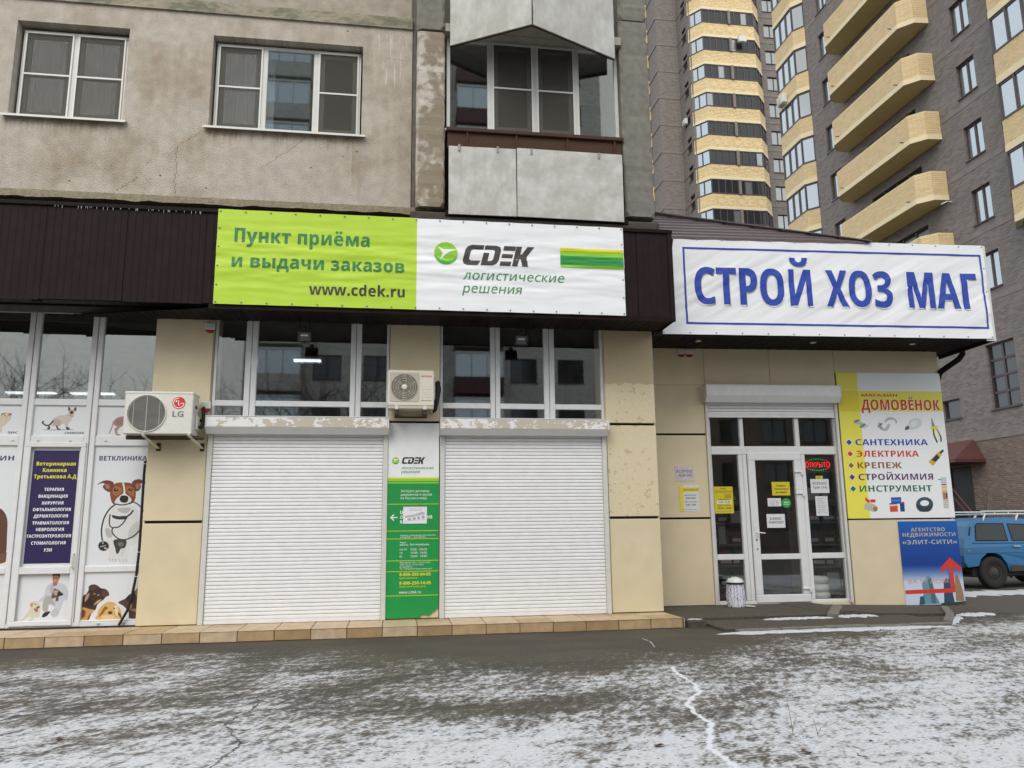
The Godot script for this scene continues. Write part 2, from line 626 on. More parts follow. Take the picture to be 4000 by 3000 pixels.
func patch(parent: Node3D, called: String, pts: Array, m: Material, z: float, bend := 0) -> void:      # a flat printed area in the xy plane
	var p := PackedVector2Array(pts)
	if Geometry2D.is_polygon_clockwise(p):
		p.reverse()
	var ids := Geometry2D.triangulate_polygon(p)
	var b := Mb.new()
	for i in range(0, ids.size(), 3):
		var tri := [Vector3(p[ids[i]].x, p[ids[i]].y, z), Vector3(p[ids[i + 1]].x, p[ids[i + 1]].y, z), Vector3(p[ids[i + 2]].x, p[ids[i + 2]].y, z)]
		if (tri[1] - tri[0]).cross(tri[2] - tri[0]).z < 0.0:
			tri = [tri[0], tri[2], tri[1]]
		if bend > 0:
			split(b, tri, bend, 0)
		else:
			b.poly(tri)
	part(parent, called, b, m)

func rect(x0: float, y0: float, x1: float, y1: float) -> Array:
	return [Vector2(x0, y0), Vector2(x1, y0), Vector2(x1, y1), Vector2(x0, y1)]

func circle(x: float, y: float, r: float, n := 24) -> Array:
	var p := []
	for k in n:
		p.append(Vector2(x + r * cos(TAU * k / n), y + r * sin(TAU * k / n)))
	return p


# ---------------------------------------------------------------- camera, sky, light
func set_view() -> void:
	var cam := Camera3D.new()
	cam.name = "camera"
	cam.fov = 52.08
	cam.near = 0.05
	cam.far = 900.0
	cam.position = Vector3(0, 1.5, 12.49)
	cam.basis = Basis(Vector3.UP, deg_to_rad(-8.64)) * Basis(Vector3.RIGHT, deg_to_rad(10.385)) * Basis(Vector3.BACK, deg_to_rad(-0.66))
	add_child(cam)
	cam.current = true
	var env := Environment.new()
	env.background_mode = Environment.BG_SKY
	var sky := Sky.new()
	var ps := ProceduralSkyMaterial.new()
	ps.sky_top_color = Color(0.80, 0.83, 0.86)
	ps.sky_horizon_color = Color(0.86, 0.88, 0.90)
	ps.sky_curve = 0.2
	ps.ground_bottom_color = Color(0.35, 0.34, 0.33)
	ps.ground_horizon_color = Color(0.6, 0.6, 0.6)
	ps.sun_angle_max = 30.0
	var cover := Image.create_empty(512, 256, false, Image.FORMAT_RGBA8)      # low cloud without breaks, a little uneven
	var n := noise(FastNoiseLite.TYPE_SIMPLEX_SMOOTH, 1.6, 77, 5)
	for y in 256:
		var el := (0.5 - (y + 0.5) / 256.0) * PI
		for x in 512:
			var az := TAU * x / 512.0
			var p := Vector3(cos(el) * cos(az), sin(el) * 2.5, cos(el) * sin(az))
			var k := clampf(0.5 + 0.5 * n.get_noise_3dv(p), 0, 1)
			cover.set_pixel(x, y, Color(0.9 + 0.1 * k, 0.92 + 0.08 * k, 0.95 + 0.05 * k, 0.10 * k))
	ps.sky_cover = ImageTexture.create_from_image(cover)
	ps.sky_cover_modulate = Color(0.85, 0.86, 0.88)
	ps.energy_multiplier = 1.0
	sky.sky_material = ps
	env.sky = sky
	env.background_energy_multiplier = 1.0
	env.tonemap_mode = Environment.TONE_MAPPER_LINEAR
	env.tonemap_exposure = 1.76
	env.sdfgi_enabled = true
	env.ssao_enabled = true
	env.ssil_enabled = true
	var we := WorldEnvironment.new()
	we.name = "environment"
	we.environment = env
	add_child(we)
	var sun := DirectionalLight3D.new()
	sun.name = "sun"
	sun.light_energy = 0.5
	sun.light_angular_distance = 45.0
	sun.light_color = Color(1.0, 0.985, 0.965)
	sun.shadow_enabled = true
	sun.basis = Basis.looking_at(Vector3(0.22, -0.78, -0.74))
	add_child(sun)


# ---------------------------------------------------------------- ground and snow
const GX0 := -8.8
const GX1 := 11.7
const GZ0 := 0.3
const GZ1 := 8.3
const DENSE := [      # share of ground under snow, by z (rows, from the step outwards) and x (columns, -6 to 10)
	[0.0, 0.0, 0.0, 0.0, 0.0, 0.0, 0.0, 0.0, 0.1], [0.0, 0.0, 0.0, 0.0, 0.0, 0.0, 0.0, 0.15, 0.3], [0.02, 0.05, 0.1, 0.0, 0.0, 0.0, 0.12, 0.5, 0.5],
	[0.25, 0.38, 0.5, 0.12, 0.0, 0.06, 0.45, 0.55, 0.6], [0.45, 0.5, 0.48, 0.32, 0.14, 0.42, 0.6, 0.62, 0.65], [0.55, 0.58, 0.46, 0.44, 0.5, 0.52, 0.63, 0.68, 0.7],
	[0.62, 0.62, 0.55, 0.32, 0.36, 0.58, 0.68, 0.7, 0.7], [0.7, 0.7, 0.7, 0.74, 0.62, 0.66, 0.7, 0.72, 0.72], [0.78, 0.78, 0.76, 0.8, 0.74, 0.72, 0.74, 0.75, 0.75]]
const DENSE_Z := [0.3, 0.8, 1.5, 2.5, 3.5, 4.5, 5.5, 6.5, 7.6]

func snow_share(x: float, z: float) -> float:
	var i := 0
	while i < 7 and z > DENSE_Z[i + 1]:
		i += 1
	var fz := clampf((z - DENSE_Z[i]) / (DENSE_Z[i + 1] - DENSE_Z[i]), 0, 1)
	var cx := clampf((x + 6.0) / 2.0, 0, 7.999)
	var k := int(cx)
	var a := lerpf(DENSE[i][k], DENSE[i][k + 1], cx - k)
	var b := lerpf(DENSE[i + 1][k], DENSE[i + 1][k + 1], cx - k)
	return lerpf(a, b, fz)

func near_line(p: Vector2, line: Array) -> float:
	var best := 9.0
	for i in line.size() - 1:
		best = minf(best, p.distance_to(Geometry2D.get_closest_point_to_segment(p, line[i], line[i + 1])))
	return best

func make_ground() -> void:
	var w := 2048
	var hgt := 1536
	var w2 := w + 1024      # wider than the picture, so that it can be read on a slant
	var patches := field(w2, hgt, 0.0075, 101, 4, 1, 2)
	var clumps := field(w2, hgt, 0.075, 107, 5, 1, 3)
	var mid := field(w2, hgt, 0.22, 102, 4, 1, 2)
	var tracks := field(w2, hgt, 0.03, 106, 4, 8, 1)
	var grit := field(w, hgt, 0.3, 103, 2)
	var sand := field(w, hgt, 0.42, 104, 2)
	var wide := field(w, hgt, 0.006, 105, 4)
	var share := PackedFloat32Array()
	share.resize(129 * 97)
	for j in 97:
		for i in 129:
			share[j * 129 + i] = snow_share(lerpf(GX0, GX1, i / 128.0), lerpf(GZ0, GZ1, j / 96.0))
	var ridge := [Vector2(3.0, 3.9), Vector2(2.95, 4.4), Vector2(2.83, 5.2), Vector2(2.5, 5.7), Vector2(2.46, 6.3), Vector2(2.2, 7.0), Vector2(2.15, 7.6)]
	var crack := [Vector2(-1.0, 4.0), Vector2(-1.2, 4.58), Vector2(-1.15, 5.1), Vector2(-1.28, 5.66), Vector2(-1.05, 6.2), Vector2(-1.12, 6.8), Vector2(-1.0, 7.6)]
	var short := [Vector2(3.4, 1.7), Vector2(3.38, 2.1), Vector2(3.3, 2.5)]
	var d := PackedByteArray()
	d.resize(w * hgt * 3)
	var up := PackedByteArray()
	up.resize(w * hgt)
	for y in hgt:
		var z := lerpf(GZ0, GZ1, y / float(hgt))
		var fj := y * 96.0 / hgt
		var j := int(fj)
		fj -= j
		for x in w:
			var i := y * w + x
			var fi := x / 16.0
			var k := int(fi)
			fi -= k
			var s0 := share[j * 129 + k]
			var s1 := share[j * 129 + 129 + k]
			s0 += (share[j * 129 + k + 1] - s0) * fi
			s1 += (share[j * 129 + 130 + k] - s1) * fi
			s0 += (s1 - s0) * fj
			var si := y * w2 + x + y / 5
			var v := (patches[si] * 0.24 + clumps[si] * 0.28 + mid[si] * 0.26 + grit[i] * 0.10 + tracks[y * w2 + x] * 0.12) / 255.0
			var on := 0.0
			if s0 > 0.01:
				v -= 0.5 + (0.5 - s0) * 0.46
				on = 0.55 * clampf(v * 3.4 + 0.5, 0.0, 1.0) + 0.45 * clampf(v * 9.0 + 0.42, 0.0, 1.0)
				on *= minf(1.0, s0 * 5.0)
			var tone := 0.62 + 0.5 * sand[i] / 255.0 + 0.22 * (mid[si] / 255.0 - 0.5)
			var wd := wide[i] / 255.0
			# damp asphalt, with worn grey stones and brown silt between them
			var r := 74.0 * tone + 18.0 * wd
			var g := 70.0 * tone + 15.0 * wd
			var b := 64.0 * tone + 9.0 * wd
			if sand[i] > 205:
				r += 26; g += 25; b += 24
			var dirt := 0.80 + 0.10 * grit[i] / 255.0 + 0.10 * mid[si] / 255.0
			r += (214.0 * dirt - r) * on
			g += (216.0 * dirt - g) * on
			b += (221.0 * dirt - b) * on
			d[i * 3] = int(minf(r, 255)); d[i * 3 + 1] = int(minf(g, 255)); d[i * 3 + 2] = int(minf(b, 255))
			up[i] = int(40.0 * tone + 170.0 * on + 20.0 * wd)
	for lines in [[ridge, 0.026, 1], [crack, 0.009, 0], [short, 0.008, 1]]:
		var wob := noise(FastNoiseLite.TYPE_SIMPLEX_SMOOTH, 1.3, 7, 3)
		for y in hgt:
			var z := lerpf(GZ0, GZ1, y / float(hgt))
			if z < lines[0][0].y or z > lines[0][lines[0].size() - 1].y:
				continue
			var cx := 0.0
			for i in lines[0].size() - 1:
				if z >= lines[0][i].y and z <= lines[0][i + 1].y:
					cx = lerpf(lines[0][i].x, lines[0][i + 1].x, (z - lines[0][i].y) / (lines[0][i + 1].y - lines[0][i].y))
			cx += 0.05 * wob.get_noise_1d(z * 1.1) + 0.015 * wob.get_noise_1d(z * 5.0)
			var px := int((cx - GX0) / (GX1 - GX0) * w)
			var half := int(lines[1] / (GX1 - GX0) * w * (1.0 + 0.9 * wob.get_noise_1d(z * 7.0 + 40.0)))
			for x in range(maxi(0, px - half), mini(w, px + half + 1)):
				var i := y * w + x
				if grit[i] > 150 and absi(x - px) > half / 2:
					continue
				var c := [210, 212, 217] if lines[2] else [66, 62, 56]
				d[i * 3] = c[0]; d[i * 3 + 1] = c[1]; d[i * 3 + 2] = c[2]
				up[i] = 200 if lines[2] else 5
	var m := uv_mat("snowy_asphalt", rgb_texture(w, hgt, d), 0.82, grey_texture(w, hgt, up), 0.9)
	m.metallic_specular = 0.4
	var b := Mb.new()
	b.poly([Vector3(GX0, 0, GZ1), Vector3(GX1, 0, GZ1), Vector3(GX1, 0, GZ0), Vector3(GX0, 0, GZ0)], [Vector2(0, 1), Vector2(1, 1), Vector2(1, 0), Vector2(0, 0)])
	setting("pavement", b.mesh(), m)
	var g := Mb.new()
	g.poly([Vector3(-250, -0.006, 160), Vector3(250, -0.006, 160), Vector3(250, -0.006, -260), Vector3(-250, -0.006, -260)])
	var tex := seamless(1024, 0.12, 31, 0.72, 1.0, 5)
	setting("ground", g.mesh(), mat("asphalt", h("57524b"), 0.85, 0.0, tex, 0.4, tex, 0.8))

func mound(x0: float, x1: float, z0: float, z1: float, y: float, high: float, s: int, slant := 0.0) -> void:      # a low drift of snow with an uneven edge
	var n := noise(FastNoiseLite.TYPE_SIMPLEX_SMOOTH, 2.5, s, 3)
	var nx := 40
	var nz := 8
	var p := []
	for j in nz + 1:
		var row := []
		for i in nx + 1:
			var u := i / float(nx)
			var f := j / float(nz)
			var edge := sqrt(maxf(0.0, 1.0 - pow(absf(2.0 * u - 1.0), 3.0)))
			var x := lerpf(x0, x1, u)
			var mid_z := (z0 + z1) / 2 + slant * (u - 0.5) + 0.04 * n.get_noise_1d(x * 2.0)
			var half := (z1 - z0) / 2 * edge * (0.72 + 0.75 * n.get_noise_1d(x * 3.0 + 50.0))
			var across := 2.0 * f - 1.0
			row.append(Vector3(x, y + 0.001 + 0.6 * high * edge * (1.0 - across * across) * (0.8 + 0.5 * n.get_noise_2d(x * 4.0, f * 3.0)), mid_z + half * across))
		p.append(row)
	var nn := []
	for j in nz + 1:
		var row := []
		for i in nx + 1:
			var du: Vector3 = p[j][mini(i + 1, nx)] - p[j][maxi(i - 1, 0)]
			var dv: Vector3 = p[mini(j + 1, nz)][i] - p[maxi(j - 1, 0)][i]
			var c := dv.cross(du)
			row.append(c.normalized() if c.length() > 1e-9 else Vector3.UP)
		nn.append(row)
	var b := Mb.new()
	for j in nz:
		for i in nx:
			b.smooth([p[j + 1][i], p[j + 1][i + 1], p[j][i + 1], p[j][i]], [nn[j + 1][i], nn[j + 1][i + 1], nn[j][i + 1], nn[j][i]])
	var o := setting("snow_drift", b.mesh(), M.snow, "stuff")
	o.set_meta("label", "low white drift of snow lying on the asphalt")

func make_entrance_ground() -> void:
	# the low concrete platform before the hardware shop, a slab below it and broken kerbs
	var o := thing("entrance_platform", "worn dark concrete platform and lower slab before the hardware shop door", "platform")
	var b := Mb.new()
	var top := PackedVector2Array()
	part(o, "platform", bx(4.33, -0.05, -2.6, 6.95, 0.1, 0.3, 0.02), M.concrete_dark)
	part(o, "lower_slab", bx(4.75, -0.05, 0.303, 8.3, 0.045, 1.32, 0.012), M.concrete_dark)
	part(o, "ramp", Mb.new().extrude(PackedVector2Array([Vector2(6.95, -0.05), Vector2(6.95, 0.1), Vector2(7.35, 0.13), Vector2(7.8, 0.07), Vector2(9.4, 0.03), Vector2(10.4, 0.0), Vector2(10.4, -0.05)]), at(0, 0, -2.6), 2.88), M.concrete_dark)
	for k in 5:
		part(o, "kerb", bx(4.9 + k * 0.68, -0.02, 1.325, 5.56 + k * 0.68, 0.036 + 0.006 * (k % 3), 1.43, 0.01), M.concrete)
	part(o, "kerb", Mb.new().bar(Vector3(8.3, 0.02, 1.3), Vector3(8.95, 0.02, 0.5), 0.12, 0.1, 0.012), M.concrete)
	part(o, "kerb", Mb.new().bar(Vector3(9.0, 0.02, 0.42), Vector3(9.6, 0.02, -0.5), 0.12, 0.1, 0.012), M.concrete)
	part(o, "kerb", Mb.new().bar(Vector3(6.9, 0.06, 0.5), Vector3(7.5, 0.1, -0.35), 0.16, 0.12, 0.015), M.concrete)
	part(o, "concrete_block", bx(4.40, -0.02, 0.62, 4.68, 0.115, 0.83, 0.02), M.concrete_dark)
	mound(4.5, 8.2, 1.36, 1.74, 0.0, 0.05, 5)
	mound(5.75, 6.95, 0.32, 0.6, 0.045, 0.045, 6)
	mound(6.98, 7.7, 0.2, 0.65, 0.05, 0.05, 8)
	mound(8.3, 9.15, 0.75, 1.05, 0.0, 0.05, 9, -0.9)
	mound(9.2, 9.95, 0.05, 0.5, 0.0, 0.06, 10)
	mound(4.42, 4.66, 0.64, 0.81, 0.112, 0.02, 12)
	mound(9.3, 15.0, -4.1, -2.6, -0.006, 0.04, 14, -0.2)
	mound(8.9, 9.6, -0.9, -0.55, 0.0, 0.03, 15)


func make_crumbs() -> void:      # grit and broken ice on the pavement, too many to count
	var mm := MultiMesh.new()
	mm.transform_format = MultiMesh.TRANSFORM_3D
	var b := Mb.new()
	var p := []
	for a in [Vector3(1, 0, 0), Vector3(-0.3, 0.1, 0.95), Vector3(-0.8, 0, -0.6), Vector3(0.1, 0.75, 0), Vector3(0.2, 0, -0.9)]:
		p.append(a)
	for f in [[0, 3, 1], [1, 3, 2], [2, 3, 4], [4, 3, 0]]:
		b.out([p[f[0]], p[f[1]], p[f[2]]], Vector3(0, 0.1, 0))
	mm.mesh = b.mesh()
	mm.instance_count = 2600
	rng.seed = 91
	for i in 2600:
		var z := lerpf(1.0, 7.8, sqrt(rng.randf()))
		var x := rng.randf_range(-7.0, 9.0)
		var s := rng.randf_range(0.003, 0.009) * (2.2 if rng.randf() < 0.03 else 1.0)
		mm.set_instance_transform(i, Transform3D(Basis(Vector3.UP, rng.randf() * TAU).scaled(Vector3(s, s * 0.8, s)), Vector3(x, 0.0, z)))
	var o := MultiMeshInstance3D.new()
	o.name = "grit"
	o.multimesh = mm
	o.material_override = M.crumb
	add_child(o)
	o.set_meta("kind", "stuff")
	o.set_meta("label", "dark grit scattered over the snowy asphalt")


# ---------------------------------------------------------------- walls with openings
func wall(x0: float, x1: float, y0: float, y1: float, z0: float, z1: float, holes: Array, b: Mb = null) -> Mb:      # front at z1; holes: [x0, x1, y0, y1]; uv runs 0..1 over the front
	if b == null:
		b = Mb.new()
	var xs := [x0, x1]
	var ys := [y0, y1]
	for o in holes:
		xs.append(o[0]); xs.append(o[1]); ys.append(o[2]); ys.append(o[3])
	xs.sort(); ys.sort()
	for i in xs.size() - 1:
		for j in ys.size() - 1:
			if xs[i + 1] - xs[i] < 1e-4 or ys[j + 1] - ys[j] < 1e-4:
				continue
			var c := Vector2((xs[i] + xs[i + 1]) / 2, (ys[j] + ys[j + 1]) / 2)
			var open := false
			for o in holes:
				open = open or (c.x > o[0] and c.x < o[1] and c.y > o[2] and c.y < o[3])
			if open:
				continue
			var uv := []
			for q in [[i, j], [i + 1, j], [i + 1, j + 1], [i, j + 1]]:
				uv.append(Vector2((xs[q[0]] - x0) / (x1 - x0), (y1 - ys[q[1]]) / (y1 - y0)))
			b.poly([Vector3(xs[i], ys[j], z1), Vector3(xs[i + 1], ys[j], z1), Vector3(xs[i + 1], ys[j + 1], z1), Vector3(xs[i], ys[j + 1], z1)], uv)
			b.poly([Vector3(xs[i], ys[j + 1], z0), Vector3(xs[i + 1], ys[j + 1], z0), Vector3(xs[i + 1], ys[j], z0), Vector3(xs[i], ys[j], z0)])
	var rings := holes.duplicate()
	rings.append([x0, x1, y0, y1])
	for o in rings:
		var inside: bool = o != rings[rings.size() - 1]
		var c := Vector3((o[0] + o[1]) / 2, (o[2] + o[3]) / 2, (z0 + z1) / 2)
		for e in [[o[0], o[2], o[1], o[2]], [o[1], o[2], o[1], o[3]], [o[1], o[3], o[0], o[3]], [o[0], o[3], o[0], o[2]]]:
			var pts := [Vector3(e[0], e[1], z1), Vector3(e[2], e[3], z1), Vector3(e[2], e[3], z0), Vector3(e[0], e[1], z0)]
			var d: Vector3 = (pts[1] - pts[0]).cross(pts[2] - pts[0])
			var away := d.dot(pts[0] + pts[2] - 2.0 * c) > 0.0
			if away == inside:
				pts.reverse()
			var uv := []
			for p in pts:
				uv.append(Vector2((p.x - x0) / (x1 - x0), (y1 - p.y) / (y1 - y0)))
			b.poly(pts, uv)
	return b

func panes(x0: float, x1: float, y0: float, y1: float, z: float) -> Mb:
	return bx(x0, y0, z - 0.003, x1, y1, z + 0.003)

func room(parent: Node3D, x0: float, x1: float, y0: float, y1: float, z0: float, z1: float, m: Material, fl: Material = null) -> void:      # walls, floor and ceiling with thickness, open towards +z
	var t := 0.12
	part(parent, "room_wall", bx(x0 - t, y0 - t, z0 - t, x1 + t, y1 + t, z0).box(Vector3(x0 - t, y0 - t, z0), Vector3(x0, y1 + t, z1)).box(Vector3(x1, y0 - t, z0), Vector3(x1 + t, y1 + t, z1)), m)
	part(parent, "room_ceiling", bx(x0, y1, z0, x1, y1 + t, z1), m)
	part(parent, "room_floor", bx(x0, y0 - t, z0, x1, y0, z1), fl if fl else m)

func cloth(x0: float, x1: float, y0: float, y1: float, z: float, folds: float, deep: float, s: int) -> Mb:      # a hanging curtain
	var b := Mb.new()
	var n := 60
	var ns := noise(FastNoiseLite.TYPE_SIMPLEX_SMOOTH, folds * 0.12, s, 2)
	var p := []
	for i in n + 1:
		var x := lerpf(x0, x1, i / float(n))
		p.append(Vector3(x, 0, z + deep * (sin(x * folds * 6.0 + 2.0 * ns.get_noise_1d(x * 10.0)) + ns.get_noise_1d(x * 30.0))))
	for i in n:
		var a: Vector3 = p[i]
		var c: Vector3 = p[i + 1]
		b.poly([Vector3(a.x, y0, a.z), Vector3(c.x, y0, c.z), Vector3(c.x, y1, c.z), Vector3(a.x, y1, a.z)])
	return b


# ---------------------------------------------------------------- the block of flats above the shops
const UX0 := -8.2
const UX1 := 0.21
const UY0 := 6.66
const UY1 := 9.9

func stained_wall() -> StandardMaterial3D:      # render of the first-floor panel with its run marks, patches, cracks and moss
	var w := 2048
	var hh := 800
	var big := field(w, hh, 0.003, 201, 4)
	var mid := field(w, hh, 0.016, 202, 5)
	var grain := field(w, hh, 0.22, 203, 3)
	var runs := field(w, hh, 0.022, 204, 4, 1, 8)
	var thin := field(w, hh, 0.06, 205, 3, 1, 16)
	var d := PackedByteArray()
	d.resize(w * hh * 3)
	for py in hh:
		var y := lerpf(UY1, UY0, py / float(hh))
		for px in w:
			var i := py * w + px
			var x := lerpf(UX0, UX1, px / float(w))
			var g := grain[i] / 255.0
			var m := mid[i] / 255.0
			var r := runs[i] / 255.0
			var tone := 0.90 + 0.12 * m + 0.17 * (g - 0.5) - (0.22 if grain[i] < 52 else 0.0)
			var brown := clampf((big[i] / 255.0 - 0.36) * 1.6 + 0.5 * (r - 0.5), 0.0, 1.0) * 0.75
			if x < -5.3:
				brown *= clampf((x + 6.3) / 1.0, 0.15, 1.0)
			# pale washed patch under the second window, its left edge straight
			if x > -3.02 and x < -0.75 and y < 7.72 + 0.12 * (m - 0.5):
				brown *= 0.35
			# rust-brown runs below the two sills
			for s in [[-6.0, -4.28], [-3.05, -0.6]]:
				if x > s[0] and x < s[1] and y < 7.84:
					var reach := 0.10 + 0.55 * maxf(0.0, thin[i] / 255.0 - 0.38)
					brown += 0.75 * clampf(1.0 - (7.84 - y) / reach, 0.0, 1.0) * (0.4 + r)
			brown = clampf(brown, 0.0, 1.0)
			var cr := lerpf(192.0, 158.0, brown) * tone
			var cg := lerpf(185.0, 142.0, brown) * tone
			var cb := lerpf(173.0, 121.0, brown) * tone
			# white lime drips at the right
			if x > -0.45 and x < 0.12 and y > 9.1 - 0.5 * r and y < 9.75 and thin[i] > 178:
				cr += 22; cg += 22; cb += 22
			d[i * 3] = int(minf(cr, 255)); d[i * 3 + 1] = int(minf(cg, 255)); d[i * 3 + 2] = int(minf(cb, 255))
	var im := Image.create_from_data(w, hh, false, Image.FORMAT_RGB8, d)
	var line := noise(FastNoiseLite.TYPE_SIMPLEX_SMOOTH, 2.0, 7, 4)
	for c in [[-1.45, 7.8, -2.15, 7.2], [-3.05, 7.8, -3.4, 7.55], [-3.45, 7.5, -3.45, 6.7], [-4.0, 6.95, -4.3, 6.7], [-0.2, 9.3, 0.1, 9.28]]:
		for k in 240:
			var f := k / 240.0
			var x: float = lerpf(c[0], c[2], f) + 0.05 * line.get_noise_1d(f * 3.0 + c[0] * 9.0)
			var y: float = lerpf(c[1], c[3], f)
			im.fill_rect(Rect2i(int((x - UX0) / (UX1 - UX0) * w), int((UY1 - y) / (UY1 - UY0) * hh), 2, 1), Color(0.46, 0.41, 0.34))
	rng.seed = 12
	for k in 46:      # chips where the render has come away
		var x := rng.randi_range(0, w - 12)
		var y := rng.randi_range(0, hh - 8)
		im.fill_rect(Rect2i(x, y, rng.randi_range(2, 9), rng.randi_range(2, 6)), Color(0.42, 0.38, 0.33))
	var m := uv_mat("stained_render", ImageTexture.create_from_image(im), 0.93, grey_texture(w, hh, grain), 1.2)
	return m

func flat_window(parent: Node3D, x0: float, x1: float, y0: float, y1: float, z: float, cuts: Array, nets: Array, m: Material) -> void:
	var u := unit(parent, "window")
	part(u, "frame", Mb.new().frame(Vector2(x0, y0), Vector2(x1, y1), 0.055, z - 0.06, z, 0.006), m)
	var xs := [x0 + 0.055]
	for c in cuts:
		part(u, "mullion", bx(c - 0.05, y0 + 0.055, z - 0.058, c + 0.05, y1 - 0.055, z - 0.002, 0.006), m)
		xs.append(c - 0.05); xs.append(c + 0.05)
	xs.append(x1 - 0.055)
	for k in nets.size():
		var a: float = xs[k * 2]
		var b: float = xs[k * 2 + 1]
		var s := 0.07
		if nets[k]:
			part(u, "sash", Mb.new().frame(Vector2(a, y0 + 0.055), Vector2(b, y1 - 0.055), 0.085, z - 0.075, z - 0.015, 0.008), m)
			s = 0.085
			part(u, "insect_screen_frame", Mb.new().frame(Vector2(a - 0.02, y0 + 0.035), Vector2(b + 0.02, y1 - 0.035), 0.028, z + 0.004, z + 0.018, 0.003).box(Vector3(a + 0.008, (y0 + y1) / 2 - 0.015, z + 0.005), Vector3(b - 0.008, (y0 + y1) / 2 + 0.012, z + 0.017)), M.screen_frame)
			part(u, "insect_screen", bx(a + 0.009, y0 + 0.064, z + 0.009, b - 0.009, y1 - 0.064, z + 0.0105), M.insect_screen)
		else:
			s = 0.0
		part(u, "pane", panes(a + s, b - s, y0 + 0.055 + s, y1 - 0.055 - s, z - 0.03), M.pane if nets[k] else M.pane_film)

func make_flats() -> void:
	var o := thing("apartment_building", "stained grey-beige concrete panel apartment building above the shops with two windows and a loggia", "building")
	var z := 0.30
	var holes := [[-5.97, -4.30, 7.86, 9.48], [-3.01, -0.61, 7.86, 9.48]]
	part(o, "wall_panel", wall(UX0, UX1, UY0, UY1, -0.05, z, holes), stained_wall())
	# storey above and the moss-grown joint between
	part(o, "wall_panel", bx(UX0, 9.99, -0.05, UX1, 13.0, z, 0.02), M.plaster_old)
	var w := 1024
	var g1 := field(w, 64, 0.03, 301, 5)
	var g2 := field(w, 64, 0.008, 302, 3)
	var d := PackedByteArray()
	d.resize(w * 64 * 3)
	for i in w * 64:
		var y := (i / w) / 64.0
		var moss := clampf((g1[i] / 255.0 - 0.42) * 3.0 + (g2[i] / 255.0 - 0.5) * 2.0 + 0.4 - absf(y - 0.4), 0.0, 1.0)
		var k := 0.85 + 0.3 * g1[i] / 255.0
		d[i * 3] = int(lerpf(158, 112, moss) * k); d[i * 3 + 1] = int(lerpf(151, 113, moss) * k); d[i * 3 + 2] = int(lerpf(133, 97, moss) * k)
	var jb := Mb.new()
	wall(UX0, UX1, 9.86, 10.06, z - 0.1, z + 0.035, [], jb)
	part(o, "joint", jb, uv_mat("mossy_mortar", rgb_texture(w, 64, d), 0.95))
	# sills
	for a in holes:
		var s := Mb.new().extrude(PackedVector2Array([Vector2(z - 0.12, a[2] + 0.02), Vector2(z + 0.085, a[2] - 0.015), Vector2(z + 0.085, a[2] - 0.05), Vector2(z + 0.075, a[2] - 0.05), Vector2(z + 0.07, a[2] - 0.02), Vector2(z - 0.12, a[2] + 0.012)]), Transform3D(Basis(Vector3(0, 0, 1), Vector3.UP, Vector3(-1, 0, 0)), Vector3(a[1] + 0.07, 0, 0)), a[1] - a[0] + 0.14)
		part(o, "sill", s, M.screen_frame)
	flat_window(o, -5.93, -4.35, 7.89, 9.42, 0.15, [-5.14], [true, true], M.upvc_old)
	flat_window(o, -2.98, -0.64, 7.89, 9.44, 0.15, [-2.21, -1.37], [true, false, true], M.upvc_old)
	room(o, -6.1, -4.1, 7.5, 9.7, -3.2, -0.055, M.room_dark)
	room(o, -3.2, -0.4, 7.5, 9.7, -3.2, -0.055, M.room_dark)
	part(o, "curtain", cloth(-5.95, -5.3, 7.6, 9.5, -0.2, 5.0, 0.03, 3), M.curtain)
	part(o, "curtain", cloth(-4.95, -4.3, 7.6, 9.5, -0.2, 6.0, 0.03, 4), M.curtain)
	part(o, "curtain", cloth(-3.0, -2.1, 7.6, 9.5, -0.25, 4.0, 0.02, 5), M.tulle)
	# ledge below the panel, its bottom edge crumbled
	var n := noise(FastNoiseLite.TYPE_SIMPLEX_SMOOTH, 1.1, 44, 4)
	var lb := Mb.new()
	var steps := 90
	for i in steps:
		var xa := lerpf(UX0, 0.62, i / float(steps))
		var xb := lerpf(UX0, 0.62, (i + 1) / float(steps))
		var ya := 6.52 + 0.03 * n.get_noise_1d(xa * 2.0)
		var yb := 6.52 + 0.03 * n.get_noise_1d(xb * 2.0)
		var za := z + 0.075 + 0.02 * n.get_noise_1d(xa * 3.0 + 70.0)
		var zb := z + 0.075 + 0.02 * n.get_noise_1d(xb * 3.0 + 70.0)
		lb.poly([Vector3(xa, ya, za), Vector3(xb, yb, zb), Vector3(xb, 6.625, zb), Vector3(xa, 6.625, za)])
		lb.poly([Vector3(xa, 6.625, za), Vector3(xb, 6.625, zb), Vector3(xb, 6.655, z + 0.01), Vector3(xa, 6.655, z + 0.01)])
		lb.poly([Vector3(xa, ya, 0.0), Vector3(xb, yb, 0.0), Vector3(xb, yb, zb), Vector3(xa, ya, za)])
	part(o, "ledge", lb, M.ledge)
	part(o, "lintel", bx(UX0, 4.9, -0.08, 4.3, 6.62, 0.08), M.concrete_dark)
	part(o, "lintel", bx(0.2, 6.1, -0.05, 4.25, 6.40, 0.80, 0.02), M.concrete_dark)
	# piers of the loggia: white paint coming off the left one, bare grey concrete on the right one
	part(o, "pier", pier(0.28, 0.735, 6.50, 9.55, -1.25, 0.76, 61), peeling())
	part(o, "pier", pier(0.27, 0.73, 9.6, 12.5, -1.25, 0.76, 62), M.concrete_grey)
	part(o, "pier", pier(3.70, 4.20, 6.50, 10.05, -1.32, 0.76, 63), M.concrete_grey)
	part(o, "pier", pier(3.705, 4.195, 10.08, 12.5, -1.32, 0.76, 64), M.concrete_grey)
	part(o, "seam", bx(0.215, 6.5, 0.05, 0.275, 12.5, 0.27), M.concrete)
	# parapet of asbestos-cement boards
	var board := board_skin()
